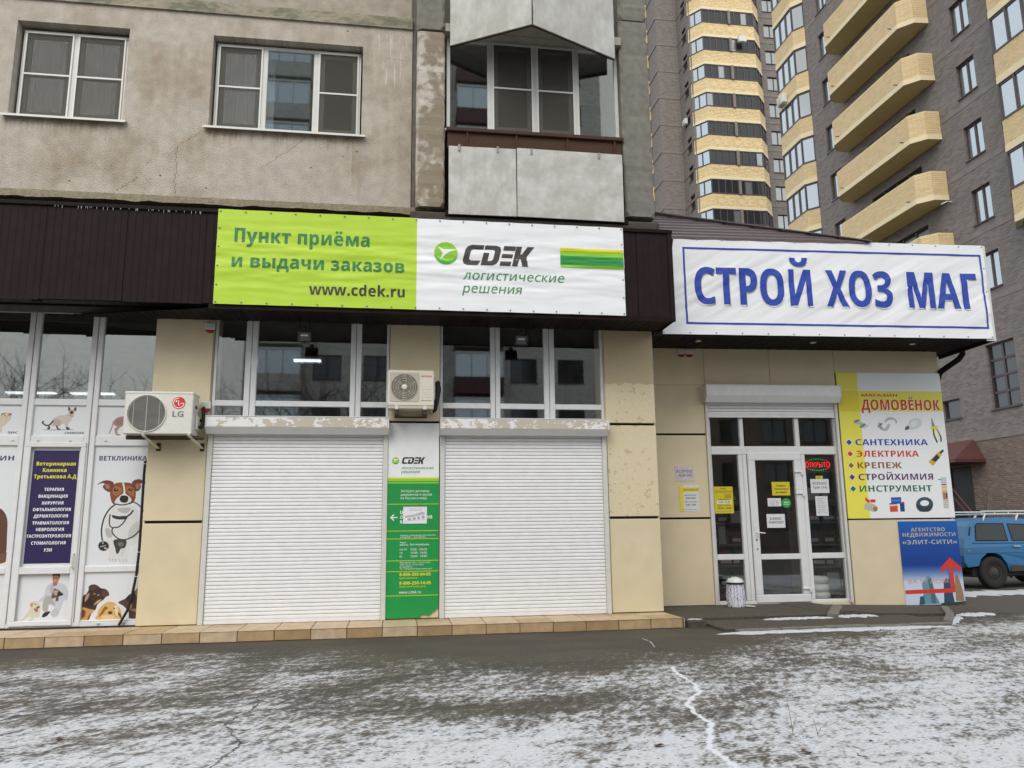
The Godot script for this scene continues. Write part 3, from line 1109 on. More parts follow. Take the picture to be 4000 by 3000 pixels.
	var p1 := bx(-0.54, -0.575, -0.012, 0.54, 0.575, 0.012, 0.003)
	remap_uv(p1)
	part(o, "parapet_panel", p1, board, Transform3D(Basis(Vector3.UP, -0.02), Vector3(1.335, 6.93, 0.845)))
	var p2 := bx(-0.875, -0.585, -0.012, 0.875, 0.585, 0.012, 0.003)
	remap_uv(p2)
	part(o, "parapet_panel", p2, board, Transform3D(Basis(Vector3.BACK, -0.006), Vector3(2.765, 6.94, 0.85)))
	for x in [0.96, 1.58, 2.13, 3.25]:
		part(o, "clip", bx(x - 0.018, 7.42, 0.86, x + 0.018, 7.53, 0.872, 0.003), M.steel)
	part(o, "parapet_rail", bx(0.78, 7.52, 0.62, 3.68, 7.80, 0.75, 0.01), M.rust_wood)
	part(o, "parapet_rail", bx(0.76, 7.80, 0.60, 3.70, 7.865, 0.80, 0.008), M.rust_wood)
	for x in [1.1, 1.9, 2.75, 3.55]:
		part(o, "parapet_post", bx(x - 0.012, 6.4, 0.76, x + 0.012, 7.8, 0.78), M.rust_wood)
	part(o, "loggia_slab", bx(0.74, 6.33, -1.2, 3.72, 6.42, 0.82, 0.01), M.brown_dark)
	part(o, "loggia_back", bx(0.1, 6.42, -1.3, 3.75, 13.0, -1.2), M.room_dark)
	part(o, "loggia_slab", bx(0.74, 9.56, -1.2, 3.72, 9.7, 0.8), M.plaster_old)
	# loggia glazing
	var u := unit(o, "loggia_glazing")
	var zz := 0.62
	part(u, "frame", Mb.new().frame(Vector2(0.77, 7.88), Vector2(3.69, 9.56), 0.06, zz - 0.07, zz, 0.006), M.upvc_old)
	part(u, "sill", bx(0.74, 7.84, zz - 0.05, 3.72, 7.875, zz + 0.1, 0.004), M.screen_frame)
	for c in [1.5, 2.25, 2.96]:
		part(u, "mullion", bx(c - 0.05, 7.94, zz - 0.068, c + 0.05, 9.5, zz - 0.002, 0.006), M.upvc_old)
	var xs := [0.83, 1.45, 1.55, 2.2, 2.3, 2.91, 3.01, 3.63]
	for k in 4:
		var a: float = xs[k * 2]
		var b: float = xs[k * 2 + 1]
		if k == 1 or k == 2:
			part(u, "sash", Mb.new().frame(Vector2(a, 7.94), Vector2(b, 9.5), 0.08, zz - 0.08, zz - 0.012, 0.008), M.upvc_old)
			part(u, "insect_screen_frame", Mb.new().frame(Vector2(a - 0.02, 7.92), Vector2(b + 0.02, 9.52), 0.028, zz + 0.004, zz + 0.018, 0.003).box(Vector3(a + 0.008, 8.69, zz + 0.005), Vector3(b - 0.008, 8.716, zz + 0.017)), M.screen_frame)
			part(u, "insect_screen", bx(a + 0.009, 7.95, zz + 0.009, b - 0.009, 9.49, zz + 0.0105), M.insect_screen)
			part(u, "pane", panes(a + 0.08, b - 0.08, 8.02, 9.42, zz - 0.03), M.pane)
		else:
			part(u, "pane", panes(a, b, 7.94, 9.5, zz - 0.03), M.pane_film)
	# prow-shaped balcony of the next storey, seen from below
	var q := [Vector2(0.80, 0.82), Vector2(2.05, 1.56), Vector2(3.60, 0.82)]
	for k in 2:
		var a: Vector2 = q[k]
		var b: Vector2 = q[k + 1]
		var dd := (b - a).normalized()
		var len := a.distance_to(b) - 0.03
		var pb := bx(0, 0, -0.012, len, 1.9, 0.012, 0.003)
		remap_uv(pb)
		var bs := Basis(Vector3(dd.x, 0, dd.y), Vector3.UP, Vector3(dd.x, 0, dd.y).cross(Vector3.UP))
		part(o, "balcony_panel", pb, board, Transform3D(bs, Vector3(a.x + dd.x * 0.02, 9.27, a.y + dd.y * 0.02)))
		part(o, "balcony_edge", bx(0, 0, -0.04, len + 0.02, 0.05, -0.013), M.rust_wood, Transform3D(bs, Vector3(a.x, 9.262, a.y)))
	part(o, "balcony_soffit", Mb.new().extrude(PackedVector2Array([Vector2(0.8, -0.76), Vector2(2.05, -1.5), Vector2(3.6, -0.76), Vector2(3.6, 0.0), Vector2(0.8, 0.0)]), Transform3D(Basis(Vector3.RIGHT, Vector3.FORWARD, Vector3.UP), Vector3(0, 9.572, 0)), 0.12), M.plaster_old)

func pier(x0: float, x1: float, y0: float, y1: float, z0: float, z1: float, s: int) -> Mb:      # a concrete pier with worn, chipped arrises
	var b := Mb.new()
	var n := noise(FastNoiseLite.TYPE_SIMPLEX_SMOOTH, 1.2, s, 4)
	var steps := 40
	var rings := []
	for i in steps + 1:
		var y := lerpf(y0, y1, i / float(steps))
		var e := 0.025 + 0.05 * maxf(0.0, n.get_noise_1d(y * 3.0)) + (0.05 if i == 0 else 0.0)
		var e2 := 0.025 + 0.05 * maxf(0.0, n.get_noise_1d(y * 3.0 + 90.0)) + (0.05 if i == 0 else 0.0)
		var f := 0.012 * n.get_noise_1d(y * 5.0 + 30.0)
		rings.append([Vector3(x0, y, z0), Vector3(x0 + f, y, z1 - e), Vector3(x0 + e, y, z1 + f), Vector3(x1 - e2, y, z1 + f), Vector3(x1 + f, y, z1 - e2), Vector3(x1, y, z0)])
	for i in steps:
		for k in 5:
			b.poly([rings[i][k], rings[i][k + 1], rings[i + 1][k + 1], rings[i + 1][k]])
	var lo: Array = rings[0].duplicate()
	lo.reverse()
	b.poly(lo)
	b.poly(rings[steps])
	return b

func remap_uv(b: Mb) -> void:      # uv 0..1 over the mesh's width and height
	var lo := b.v[0]
	var hi := b.v[0]
	for p in b.v:
		lo = lo.min(p); hi = hi.max(p)
	for i in b.v.size():
		b.t[i] = Vector2((b.v[i].x - lo.x) / (hi.x - lo.x), (hi.y - b.v[i].y) / (hi.y - lo.y))

func peeling() -> StandardMaterial3D:
	var w := 512
	var hh := 512
	var a := field(w, hh, 0.006, 401, 5)
	var c := field(w, hh, 0.03, 402, 5)
	var g := field(w, hh, 0.25, 403, 2)
	var d := PackedByteArray()
	d.resize(w * hh * 3)
	for i in w * hh:
		var white := clampf(((a[i] * 0.6 + c[i] * 0.4) / 255.0 - 0.46) * 5.0, 0.0, 1.0)
		var k := 0.88 + 0.2 * g[i] / 255.0
		d[i * 3] = mini(255, int(lerpf(142, 196, white) * k)); d[i * 3 + 1] = mini(255, int(lerpf(130, 192, white) * k)); d[i * 3 + 2] = mini(255, int(lerpf(112, 182, white) * k))
	return mat("peeling_paint", Color.WHITE, 0.9, 0.0, rgb_texture(w, hh, d), 0.34, grey_texture(w, hh, a), 0.8)

func board_skin() -> StandardMaterial3D:      # weathered grey boards with patches of old whitewash
	var w := 1024
	var a := field(w, w, 0.003, 411, 5)
	var c := field(w, w, 0.012, 412, 4, 1, 2)
	var g := field(w, w, 0.2, 413, 2)
	var d := PackedByteArray()
	d.resize(w * w * 3)
	for i in w * w:
		var white := clampf(((a[i] * 0.65 + c[i] * 0.35) / 255.0 - 0.28) * 1.7, 0.0, 1.0)
		var k := 0.94 + 0.1 * g[i] / 255.0
		d[i * 3] = int(lerpf(180, 205, white) * k); d[i * 3 + 1] = int(lerpf(178, 206, white) * k); d[i * 3 + 2] = int(lerpf(171, 203, white) * k)
	return uv_mat("board", rgb_texture(w, w, d), 0.85)


# ---------------------------------------------------------------- ground floor of the main building
func cladding(parent: Node3D, x0: float, x1: float, y0: float, y1: float, z: float, m: Material) -> void:
	part(parent, "cladding_panel", bx(x0, y0, z - 0.04, x1, y1, z, 0.006), m)

func scraped(key: String, s: int, dark_above: float) -> StandardMaterial3D:      # beige panel with glue left where sheets were torn off
	var w := 256
	var hh := 512
	var a := field(w, hh, 0.018, s, 5)
	var c := field(w, hh, 0.05, s + 1, 4)
	var big := field(w, hh, 0.008, s + 2, 2)
	var d := PackedByteArray()
	d.resize(w * hh * 3)
	for i in w * hh:
		var y := (i / w) / float(hh)
		var glue := 0.0
		var edge := dark_above + 0.05 * (a[i] / 255.0 - 0.5)
		if y < edge:
			glue = 0.8
		elif (a[i] * 0.65 + c[i] * 0.35) > 170.0 and big[i] > 100 and y > 0.25:
			glue = 0.85
		var k := 0.97 + 0.05 * c[i] / 255.0
		d[i * 3] = int(lerpf(212, 184, glue) * k); d[i * 3 + 1] = int(lerpf(199, 165, glue) * k); d[i * 3 + 2] = int(lerpf(167, 130, glue) * k)
	return uv_mat(key, rgb_texture(w, hh, d), 0.6)

func shop_window(parent: Node3D, x0: float, x1: float, y0: float, y1: float, z: float, posts: Array, bars: Array, m: Material) -> Node3D:      # frame, posts, bars and one pane in each opening; posts and bars: [from, to]
	var u := unit(parent, "shop_window")
	part(u, "frame", Mb.new().frame(Vector2(x0, y0), Vector2(x1, y1), 0.045, z - 0.07, z, 0.006), m)
	var xs := [x0 + 0.045]
	for c in posts:
		part(u, "post", bx(c[0], y0 + 0.045, z - 0.069, (c[0] + c[1]) / 2 - 0.004, y1 - 0.045, z + 0.006, 0.007), m)
		part(u, "post", bx((c[0] + c[1]) / 2 + 0.004, y0 + 0.045, z - 0.069, c[1], y1 - 0.045, z + 0.006, 0.007), m)
		xs.append(c[0]); xs.append(c[1])
	xs.append(x1 - 0.045)
	var ys := [y0 + 0.045]
	for c in bars:
		ys.append(c[0]); ys.append(c[1])
	ys.append(y1 - 0.045)
	for i in xs.size() / 2:
		for c in bars:
			part(u, "bar", bx(xs[i * 2], c[0], z - 0.068, xs[i * 2 + 1], c[1], z - 0.002, 0.007), m)
		for j in ys.size() / 2:
			part(u, "pane", panes(xs[i * 2], xs[i * 2 + 1], ys[j * 2], ys[j * 2 + 1], z - 0.035), M.pane)
	return u

func make_shops() -> void:
	var o := thing("shop_building", "beige panelled ground floor shops with white framed display windows under the brown canopy", "shop")
	# pillars in panels with dark open joints
	for p in [[-3.655, -2.81, M.beige, M.beige, M.beige], [3.465, 4.31, scraped("scraped_low", 501, 0.0), scraped("scraped_mid", 511, 0.0), scraped("scraped_top", 521, 0.62)]]:
		part(o, "pillar_core", bx(p[0] + 0.02, 0.15, -0.6, p[1] - 0.02, 4.9, -0.045), M.joint)
		var k := 0
		for y in [[0.165, 1.625], [1.665, 3.15], [3.19, 4.9]]:
			var b := bx(p[0], y[0], -0.04, p[1], y[1], 0.0, 0.006)
			if p[0] > 0:
				remap_uv(b)
			part(o, "cladding_panel", b, M.beige if p[0] > 0 and k == 0 else p[2 + k])
			k += 1
		for s in [p[0] + 0.002, p[1] - 0.002]:
			part(o, "cladding_return", bx(s - 0.015, 0.165, -0.6, s + 0.015, 4.9, -0.042), M.beige)
	part(o, "pillar_core", bx(-0.06, 0.15, -0.6, 0.70, 4.9, -0.045), M.joint)
	cladding(o, -0.08, 0.72, 3.19, 4.9, 0.0, M.beige)
	cladding(o, -0.08, 0.72, 0.165, 3.15, -0.004, M.beige)
	for x in [-9.2, -6.45]:
		cladding(o, x, x + 0.02, 0.165, 4.9, 0.0, M.beige)
	cladding(o, -8.6, -6.44, 0.165, 4.9, 0.0, M.beige)
	part(o, "cladding_return", bx(4.27, 0.165, -1.5, 4.3, 4.9, -0.6), M.beige)
	# display windows above the shutters
	shop_window(o, -2.79, -0.085, 3.0, 4.9, -0.05, [[-2.32, -2.14], [-0.70, -0.53]], [[3.41, 3.5]], M.upvc)
	shop_window(o, 0.725, 3.45, 3.0, 4.9, -0.05, [[1.55, 1.71], [2.44, 2.62]], [[3.41, 3.5]], M.upvc)
	part(o, "stall_riser", bx(-2.79, 0.16, -0.14, -0.085, 3.0, -0.07).box(Vector3(0.725, 0.16, -0.14), Vector3(3.45, 3.0, -0.07)), M.upvc)
	# clinic: wall of glazing with a door
	var u := unit(o, "clinic_glazing")
	var z := -0.12
	part(u, "frame", Mb.new().frame(Vector2(-6.43, 0.165), Vector2(-3.63, 4.9), 0.06, z - 0.07, z, 0.006), M.upvc)
	for c in [-5.44, -4.535]:
		part(u, "post", bx(c - 0.083, 0.17, z - 0.069, c - 0.006, 4.84, z + 0.008, 0.008), M.upvc)
		part(u, "post", bx(c + 0.006, 0.17, z - 0.069, c + 0.083, 4.84, z + 0.008, 0.008), M.upvc)
	var cols := [[-6.37, -5.523], [-5.357, -4.618], [-4.452, -3.66]]
	for c in cols:
		for r in [[3.40, 3.5], [2.79, 2.94], [0.93, 1.02], [0.225, 0.255]]:
			part(u, "bar", bx(c[0], r[0], z - 0.068, c[1], r[1], z - 0.002, 0.008), M.upvc)
		part(u, "pane", panes(c[0], c[1], 3.5, 4.84, z - 0.035), M.pane_film)
		for r in [[2.94, 3.40], [1.02, 2.79], [0.255, 0.93]]:
			part(u, "pane", bx(c[0], r[0], z - 0.045, c[1], r[1], z - 0.035), M.vet_white)
	# the clinic's door leaf stands a little proud of its neighbours
	var dr := unit(o, "clinic_door")
	part(dr, "leaf", Mb.new().frame(Vector2(-5.40, 0.19), Vector2(-4.56, 2.84), 0.075, z + 0.009, z + 0.028, 0.008).box(Vector3(-5.325, 0.92, z + 0.010), Vector3(-4.635, 1.02, z + 0.027), 0.006), M.upvc)
	part(dr, "handle", Mb.new().tube([Vector3(-4.60, 1.0, z + 0.03), Vector3(-4.60, 1.0, z + 0.07), Vector3(-4.60, 1.2, z + 0.07), Vector3(-4.60, 1.2, z + 0.03)], 0.011, 8), M.upvc_old)
	for c in [[-5.15, 0.21], [-4.2, 0.21], [-3.85, 0.21], [-5.25, 2.865], [-4.8, 2.865], [-4.3, 2.865], [-5.6, 2.865]]:
		part(u, "drain_cap", bx(c[0] - 0.02, c[1] - 0.007, z - 0.002, c[0] + 0.02, c[1] + 0.007, z + 0.012 if c[1] > 1 else z + 0.034, 0.004), M.upvc_old)
	# rooms behind the glass
	room(o, -8.4, -3.3, 0.16, 4.88, -7.0, -0.2, M.room, M.room_floor)
	room(o, -3.0, 0.3, 0.16, 4.88, -6.0, -0.2, M.room, M.room_floor)
	room(o, 0.55, 4.1, 0.16, 4.88, -6.0, -0.2, M.room, M.room_floor)
	# the step's dark line below the walls
	part(o, "plinth", bx(-8.6, 0.10, -0.15, 4.31, 0.16, -0.01), M.joint)


func make_step() -> void:
	var o := thing("tiled_step", "long low step of beige tiles running along the shuttered shop fronts", "step")
	part(o, "core", bx(-9.0, -0.05, -0.1, 4.345, 0.139, 0.785), M.grout)
	rng.seed = 41
	var ms := [M.tile, M.tile_light, M.tile_dark]
	var front := [bx(0.004, 0.006, 0, 0.486, 0.138, 0.014, 0.004)]
	var top := [bx(0.004, 0, 0, 0.486, 0.013, 0.48, 0.004), bx(0.004, 0, 0, 0.486, 0.013, 0.412, 0.004)]
	var fm: ArrayMesh = front[0].mesh()
	var t0: ArrayMesh = top[0].mesh()
	var t1: ArrayMesh = top[1].mesh()
	for k in 27:
		var x := -8.98 + k * 0.4925
		part(o, "tile", fm, ms[rng.randi() % 3], Transform3D(Basis(Vector3.UP, rng.randf_range(-0.004, 0.004)), Vector3(x, rng.randf_range(-0.003, 0.003), 0.786)))
		part(o, "tile", t0, M.tile_light if rng.randf() < 0.7 else M.tile, at(x, 0.14 + rng.randf_range(-0.0015, 0.0015), 0.325))
		part(o, "tile", t1, M.tile_light if rng.randf() < 0.7 else M.tile, at(x, 0.14 + rng.randf_range(-0.0015, 0.0015), -0.095))
	for k in 2:
		part(o, "tile", bx(0, 0.006, 0, 0.014, 0.138, 0.43, 0.004), ms[k], at(4.346, 0, -0.09 + k * 0.44))
	part(o, "mortar", bx(-9.0, -0.02, 0.80, 4.35, 0.004, 0.815), M.concrete_dark)


# ---------------------------------------------------------------- roller shutters
func slat_mesh(len: float) -> ArrayMesh:
	var p := PackedVector2Array()
	for q in [[0.008, 0.0], [0.0135, 0.003], [0.0142, 0.010], [0.0132, 0.028], [0.0108, 0.042], [0.006, 0.0495], [0.0, 0.0500], [0.0, 0.0]]:
		p.append(Vector2(q[0], q[1]))
	return Mb.new().extrude(p, Transform3D(Basis(Vector3(0, 0, 1), Vector3.UP, Vector3(-1, 0, 0)), Vector3(len, 0, 0)), len).mesh()

func flaked(key: String, s: int) -> StandardMaterial3D:      # white paint flaking off the shutter box, beige primer below
	var w := 1024
	var hh := 64
	var a := field(w, hh, 0.011, s, 5, 1, 1)
	var c := field(w, hh, 0.06, s + 1, 3, 2, 1)
	var d := PackedByteArray()
	d.resize(w * hh * 3)
	for i in w * hh:
		var x := (i % w) / float(w)
		var off := 1.0 if (a[i] * 0.6 + c[i] * 0.4) / 255.0 > 0.62 - 0.22 * smoothstep(0.1, 0.5, x) + 0.12 * smoothstep(0.75, 0.95, x) else 0.0
		d[i * 3] = int(lerpf(226, 190, off)); d[i * 3 + 1] = int(lerpf(227, 182, off)); d[i * 3 + 2] = int(lerpf(227, 164, off))
	return uv_mat(key, rgb_texture(w, hh, d), 0.55)

func shutter_box(o: Node3D, len: float, y0: float, y1: float, deep: float, face: Material) -> void:
	var hgt := y1 - y0
	part(o, "box", Mb.new().extrude(PackedVector2Array([Vector2(0, y0), Vector2(deep * 0.66, y0), Vector2(deep - 0.004, y0 + hgt * 0.36), Vector2(deep - 0.004, y1), Vector2(0, y1)]), Transform3D(Basis(Vector3(0, 0, 1), Vector3.UP, Vector3(-1, 0, 0)), Vector3(len, 0, 0)), len), M.shutter)
	var f := bx(0.012, y0 + hgt * 0.38, deep - 0.004, len - 0.012, y1 - 0.012, deep + 0.002, 0.003)
	remap_uv(f)
	part(o, "box_face", f, face)
	part(o, "box_lid", bx(-0.006, y1, 0, len + 0.006, y1 + 0.012, deep + 0.006, 0.003), M.shutter)
	for x in [-0.012, len]:
		part(o, "end_cap", Mb.new().extrude(PackedVector2Array([Vector2(0, y0 - 0.004), Vector2(deep * 0.67, y0 - 0.004), Vector2(deep + 0.003, y0 + hgt * 0.355), Vector2(deep + 0.003, y1), Vector2(0, y1)]), Transform3D(Basis(Vector3(0, 0, 1), Vector3.UP, Vector3(-1, 0, 0)), Vector3(x + 0.012, 0, 0)), 0.012), M.upvc_old)

func make_shutters() -> void:
	var k := 0
	for s in [[-2.795, -0.085, "closed white roller shutter left of the green panel, above the step", 601], [0.73, 3.445, "closed white roller shutter between the green panel and the scraped beige pillar", 611]]:
		var len: float = s[1] - s[0]
		var o := thing("roller_shutter", s[2], "roller shutter", at(s[0], 0.155, 0.0), "closed shutters along the step")
		shutter_box(o, len, 2.80, 3.055, 0.22, flaked("flaked_%d" % k, s[3]))
		for x in [0.0, len - 0.075]:
			part(o, "guide_rail", bx(x, 0.0, -0.02, x + 0.075, 2.8, 0.045, 0.005), M.upvc_old)
		var m := slat_mesh(len - 0.158)
		for j in 50:
			part(o, "slat", m, M.shutter, at(0.079, 0.062 + j * 0.0553, 0.0))
		part(o, "bottom_bar", bx(0.079, 0.004, -0.004, len - 0.079, 0.06, 0.018, 0.004), M.shutter)
		part(o, "backing", bx(0.078, 0.0, -0.03, len - 0.078, 2.8, -0.006), M.shutter)
		k += 1
	var c := thing("crank_eyelet", "thin steel crank eyelet hanging below the right shutter box beside the green panel", "eyelet", at(0.755, 2.9, 0.10))
	part(c, "rod", Mb.new().tube([Vector3(0, 0.06, 0), Vector3(0, -0.04, 0.01)], 0.004, 6), M.steel)
	var ring := []
	for i in 14:
		ring.append(Vector3(0.014 * cos(TAU * i / 14), -0.075 + 0.036 * sin(TAU * i / 14), 0.012))
	part(c, "ring", Mb.new().tube(ring, 0.004, 6, true), M.steel)


# ---------------------------------------------------------------- brown canopy
func ribbed(x0: float, x1: float, y0: float, y1: float, z: float) -> Mb:      # upright profiled sheet
	var b := Mb.new()
	var x := x0
	while x < x1 - 0.001:
		var e := minf(x + 0.1, x1)
		var p := [[x, 0.0], [x + 0.006, 0.005], [x + 0.012, 0.005], [x + 0.018, 0.0], [e, 0.0]]
		for i in 4:
			var a: Array = p[i]
			var c: Array = p[i + 1]
			if c[0] > x1 + 0.0001:
				continue
			b.poly([Vector3(a[0], y0, z + a[1]), Vector3(c[0], y0, z + c[1]), Vector3(c[0], y1, z + c[1]), Vector3(a[0], y1, z + a[1])])
		x = e
	return b

func make_icicles() -> void:
	var o := setting("icicles", Mb.new().mesh(), M.ice, "stuff")
	o.set_meta("label", "row of tiny icicles along the top of the brown canopy")
	var b := Mb.new()
	rng.seed = 17
	for k in 34:
		var x := rng.randf_range(-4.9, -2.75)
		var l := rng.randf_range(0.02, 0.06)
		b.lathe([Vector2(0.0, 6.168 - l), Vector2(0.004, 6.168)], 5, at(x, 0, 0.928))
	o.mesh = b.mesh()

func make_canopy() -> void:
	var o := thing("canopy", "dark brown ribbed metal canopy over the shops with a boarded underside", "canopy")
	var x := -8.3
	var k := 0
	while x < 4.35:
		var e := minf(x + 1.1, 4.37)
		var dy: float = [0.0, 0.012, -0.008, 0.006][k % 4]
		part(o, "cladding_sheet", ribbed(x + 0.003, e - 0.003, 4.765 + dy, 6.19, 0.9 + 0.0025 * (k % 2)), M.brown)
		x = e
		k += 1
	part(o, "end_sheet", bx(4.372, 4.70, 0.0, 4.39, 6.19, 0.905, 0.003), M.brown)
	part(o, "corner_trim", bx(4.33, 4.70, 0.906, 4.398, 6.19, 0.922, 0.004).box(Vector3(4.392, 4.70, 0.85), Vector3(4.402, 6.19, 0.921)), M.brown)
	part(o, "cap_flashing", Mb.new().extrude(PackedVector2Array([Vector2(0.06, 6.42), Vector2(0.93, 6.225), Vector2(0.93, 6.17), Vector2(0.92, 6.17), Vector2(0.92, 6.21), Vector2(0.06, 6.40)]), Transform3D(Basis(Vector3(0, 0, 1), Vector3.UP, Vector3(-1, 0, 0)), Vector3(4.41, 0, 0)), 12.7), M.brown_dark)
	part(o, "drip_edge", bx(-2.7, 4.69, 0.90, 4.39, 4.768, 0.912, 0.003), M.brown_dark)
	part(o, "backing_board", bx(-8.3, 4.77, 0.86, 4.36, 6.18, 0.875), M.brown_dark)
	part(o, "backing_board", bx(-8.3, 4.78, 0.1, 4.3, 5.3, 0.13), M.concrete)
	part(o, "hanger", bx(-8.2, 4.80, 0.42, -2.9, 4.83, 0.45), M.brown_dark)
	part(o, "hanger", bx(-8.2, 4.90, 0.62, -3.6, 4.93, 0.64), M.brown_dark)
	part(o, "hanger", bx(-5.1, 4.72, 0.84, -4.98, 4.78, 0.87), M.brown_dark)
	var wide := 0.128
	var plank := bx(0.004, 0, 0, wide - 0.012, 0.012, 0.89, 0.003).box(Vector3(wide - 0.012, 0.006, 0), Vector3(wide + 0.004, 0.016, 0.89)).mesh()
	var i := 0
	x = -5.2
	while x < 4.36:
		var f := clampf((x + 5.25) / 2.6, 0.10, 1.0)
		part(o, "soffit_plank", plank, M.brown_dark if i % 3 else M.brown, Transform3D(Basis(Vector3.RIGHT, 0.05) * Basis.from_scale(Vector3(1, 1, f)), Vector3(x, 4.755 + 0.002 * (i % 2), 0.003)))
		x += wide
		i += 1


# ---------------------------------------------------------------- banners
var crease_a: FastNoiseLite
var crease_b: FastNoiseLite

func crease_green(x: float, y: float) -> float:      # long sagging folds of the first banner, in its own coordinates
	var hang := sin(PI * clampf(y / 1.46, 0, 1))
	return 0.02 + hang * (0.018 * crease_a.get_noise_2d(x * 0.8, y * 6.0) + 0.008 * crease_a.get_noise_2d(x * 2.0 + 40.0, y * 16.0)) + 0.004 * sin(x * 12.0) * (1.0 - hang)

func crease_white(x: float, y: float) -> float:      # slanting folds of the second
	var hang := sin(PI * clampf(y / 1.77, 0, 1))
	var s := x * 0.55 - y
	return 0.024 + hang * (0.026 * crease_b.get_noise_2d(s * 2.6, (x + y) * 0.4) + 0.010 * crease_b.get_noise_2d(s * 9.0, x * 1.0 + 30.0)) + 0.004 * sin(x * 10.0) * (1.0 - hang)

func bent(kind: int, x: float, y: float) -> float:
	return crease_green(x, y) if kind == 1 else crease_white(x, y)

func cloth_grid(x0: float, x1: float, y0: float, y1: float, nx: int, ny: int, bend: int, skew := 0.0) -> Mb:      # skew pushes the lower edge out to the left
	var b := Mb.new()
	var p := []
	for j in ny + 1:
		var row := []
		for i in nx + 1:
			var y := lerpf(y0, y1, j / float(ny))
			var xl := x0 - skew * (1.0 - j / float(ny))
			var x := lerpf(xl, x1, i / float(nx))
			row.append(Vector3(x, y, bent(bend, x, y)))
		p.append(row)
	var nn := []
	for j in ny + 1:
		var row := []
		for i in nx + 1:
			var du: Vector3 = p[j][mini(i + 1, nx)] - p[j][maxi(i - 1, 0)]
			var dv: Vector3 = p[mini(j + 1, ny)][i] - p[maxi(j - 1, 0)][i]
			row.append(du.cross(dv).normalized())
		nn.append(row)
	for j in ny:
		for i in nx:
			b.smooth([p[j][i], p[j][i + 1], p[j + 1][i + 1], p[j + 1][i]], [nn[j][i], nn[j][i + 1], nn[j + 1][i + 1], nn[j + 1][i]])
	return b

func grommets(o: Node3D, w: float, hgt: float, nx: int, ny: int, skew := 0.0) -> void:
	var m := Mb.new().lathe([Vector2(0.013, 0.0), Vector2(0.012, 0.005), Vector2(0.006, 0.009), Vector2(0.0, 0.01)], 8, Transform3D(Basis(Vector3.RIGHT, PI / 2), Vector3.ZERO)).mesh()
	for i in nx + 1:
		for y in [0.03, hgt - 0.03]:
			var xl: float = -skew * (1.0 - y / hgt)
			part(o, "grommet", m, M.steel, at(lerpf(xl + 0.03, w - 0.03, i / float(nx)), y, 0.03))
	for j in range(1, ny):
		var y := hgt * j / float(ny)
		part(o, "grommet", m, M.steel, at(0.03 - skew * (1.0 - y / hgt), y, 0.026))
		part(o, "grommet", m, M.steel, at(w - 0.03, y, 0.026))

func globe(o: Node3D, x: float, y: float, r: float, z: float, bend := 0) -> void:      # green ball with a white swallow-like arrow
	patch(o, "emblem", circle(x, y, r), M.stripe_lime, z, bend)
	patch(o, "emblem_rim", [Vector2(x - r * 0.98, y - r * 0.15), Vector2(x - r * 0.75, y - r * 0.64), Vector2(x - r * 0.3, y - r * 0.94), Vector2(x + r * 0.25, y - r * 0.95), Vector2(x + r * 0.72, y - r * 0.68), Vector2(x + r * 0.95, y - r * 0.25), Vector2(x + r * 0.6, y - r * 0.55), Vector2(x + r * 0.1, y - r * 0.72), Vector2(x - r * 0.45, y - r * 0.6)], M.stripe_green, z + 0.003, bend)
	patch(o, "emblem_arrow", [Vector2(x - 0.72 * r, y + 0.62 * r), Vector2(x - 0.2 * r, y + 0.36 * r), Vector2(x + 0.98 * r, y + 0.36 * r), Vector2(x + 0.45 * r, y + 0.2 * r), Vector2(x - 0.05 * r, y - 0.12 * r), Vector2(x - 0.5 * r, y - 0.62 * r), Vector2(x - 0.28 * r, y + 0.02 * r)], M.ink_white, z + 0.004, bend)

func cdek(o: Node3D, x: float, y: float, w: float, c: float, z: float, m: Material, bend := 0) -> void:      # four slanted heavy letters, w long and c high
	var k := w / 1.22
	var letters := [
		[[[0.34, 1.0], [0.10, 1.0], [0.03, 0.92], [0.0, 0.75], [0.0, 0.22], [0.03, 0.07], [0.10, 0.0], [0.30, 0.0], [0.34, 0.22], [0.15, 0.22], [0.11, 0.3], [0.11, 0.72], [0.15, 0.78], [0.34, 0.78]]],
		[[[0.36, 0.0], [0.58, 0.0], [0.65, 0.08], [0.68, 0.25], [0.68, 0.78], [0.65, 0.93], [0.58, 1.0], [0.36, 1.0], [0.36, 0.79], [0.53, 0.79], [0.57, 0.72], [0.57, 0.28], [0.53, 0.21], [0.47, 0.21], [0.47, 0.62], [0.36, 0.62]]],
		[[[0.72, 0.78], [0.95, 0.78], [0.95, 1.0], [0.72, 1.0]], [[0.72, 0.40], [0.93, 0.40], [0.93, 0.60], [0.72, 0.60]], [[0.72, 0.0], [0.93, 0.0], [0.93, 0.22], [0.72, 0.22]]],
		[[[0.96, 0.0], [1.065, 0.0], [1.065, 0.36], [1.10, 0.36], [1.16, 0.0], [1.27, 0.0], [1.20, 0.5], [1.30, 1.0], [1.17, 1.0], [1.10, 0.62], [1.065, 0.62], [1.065, 1.0], [0.96, 1.0]]]]
	for l in letters:
		for q in l:
			var p := []
			for a in q:
				p.append(Vector2(x + a[0] * 0.88 * k + a[1] * c * 0.25, y + a[1] * c))
			patch(o, "lettering", p, m, z, bend)

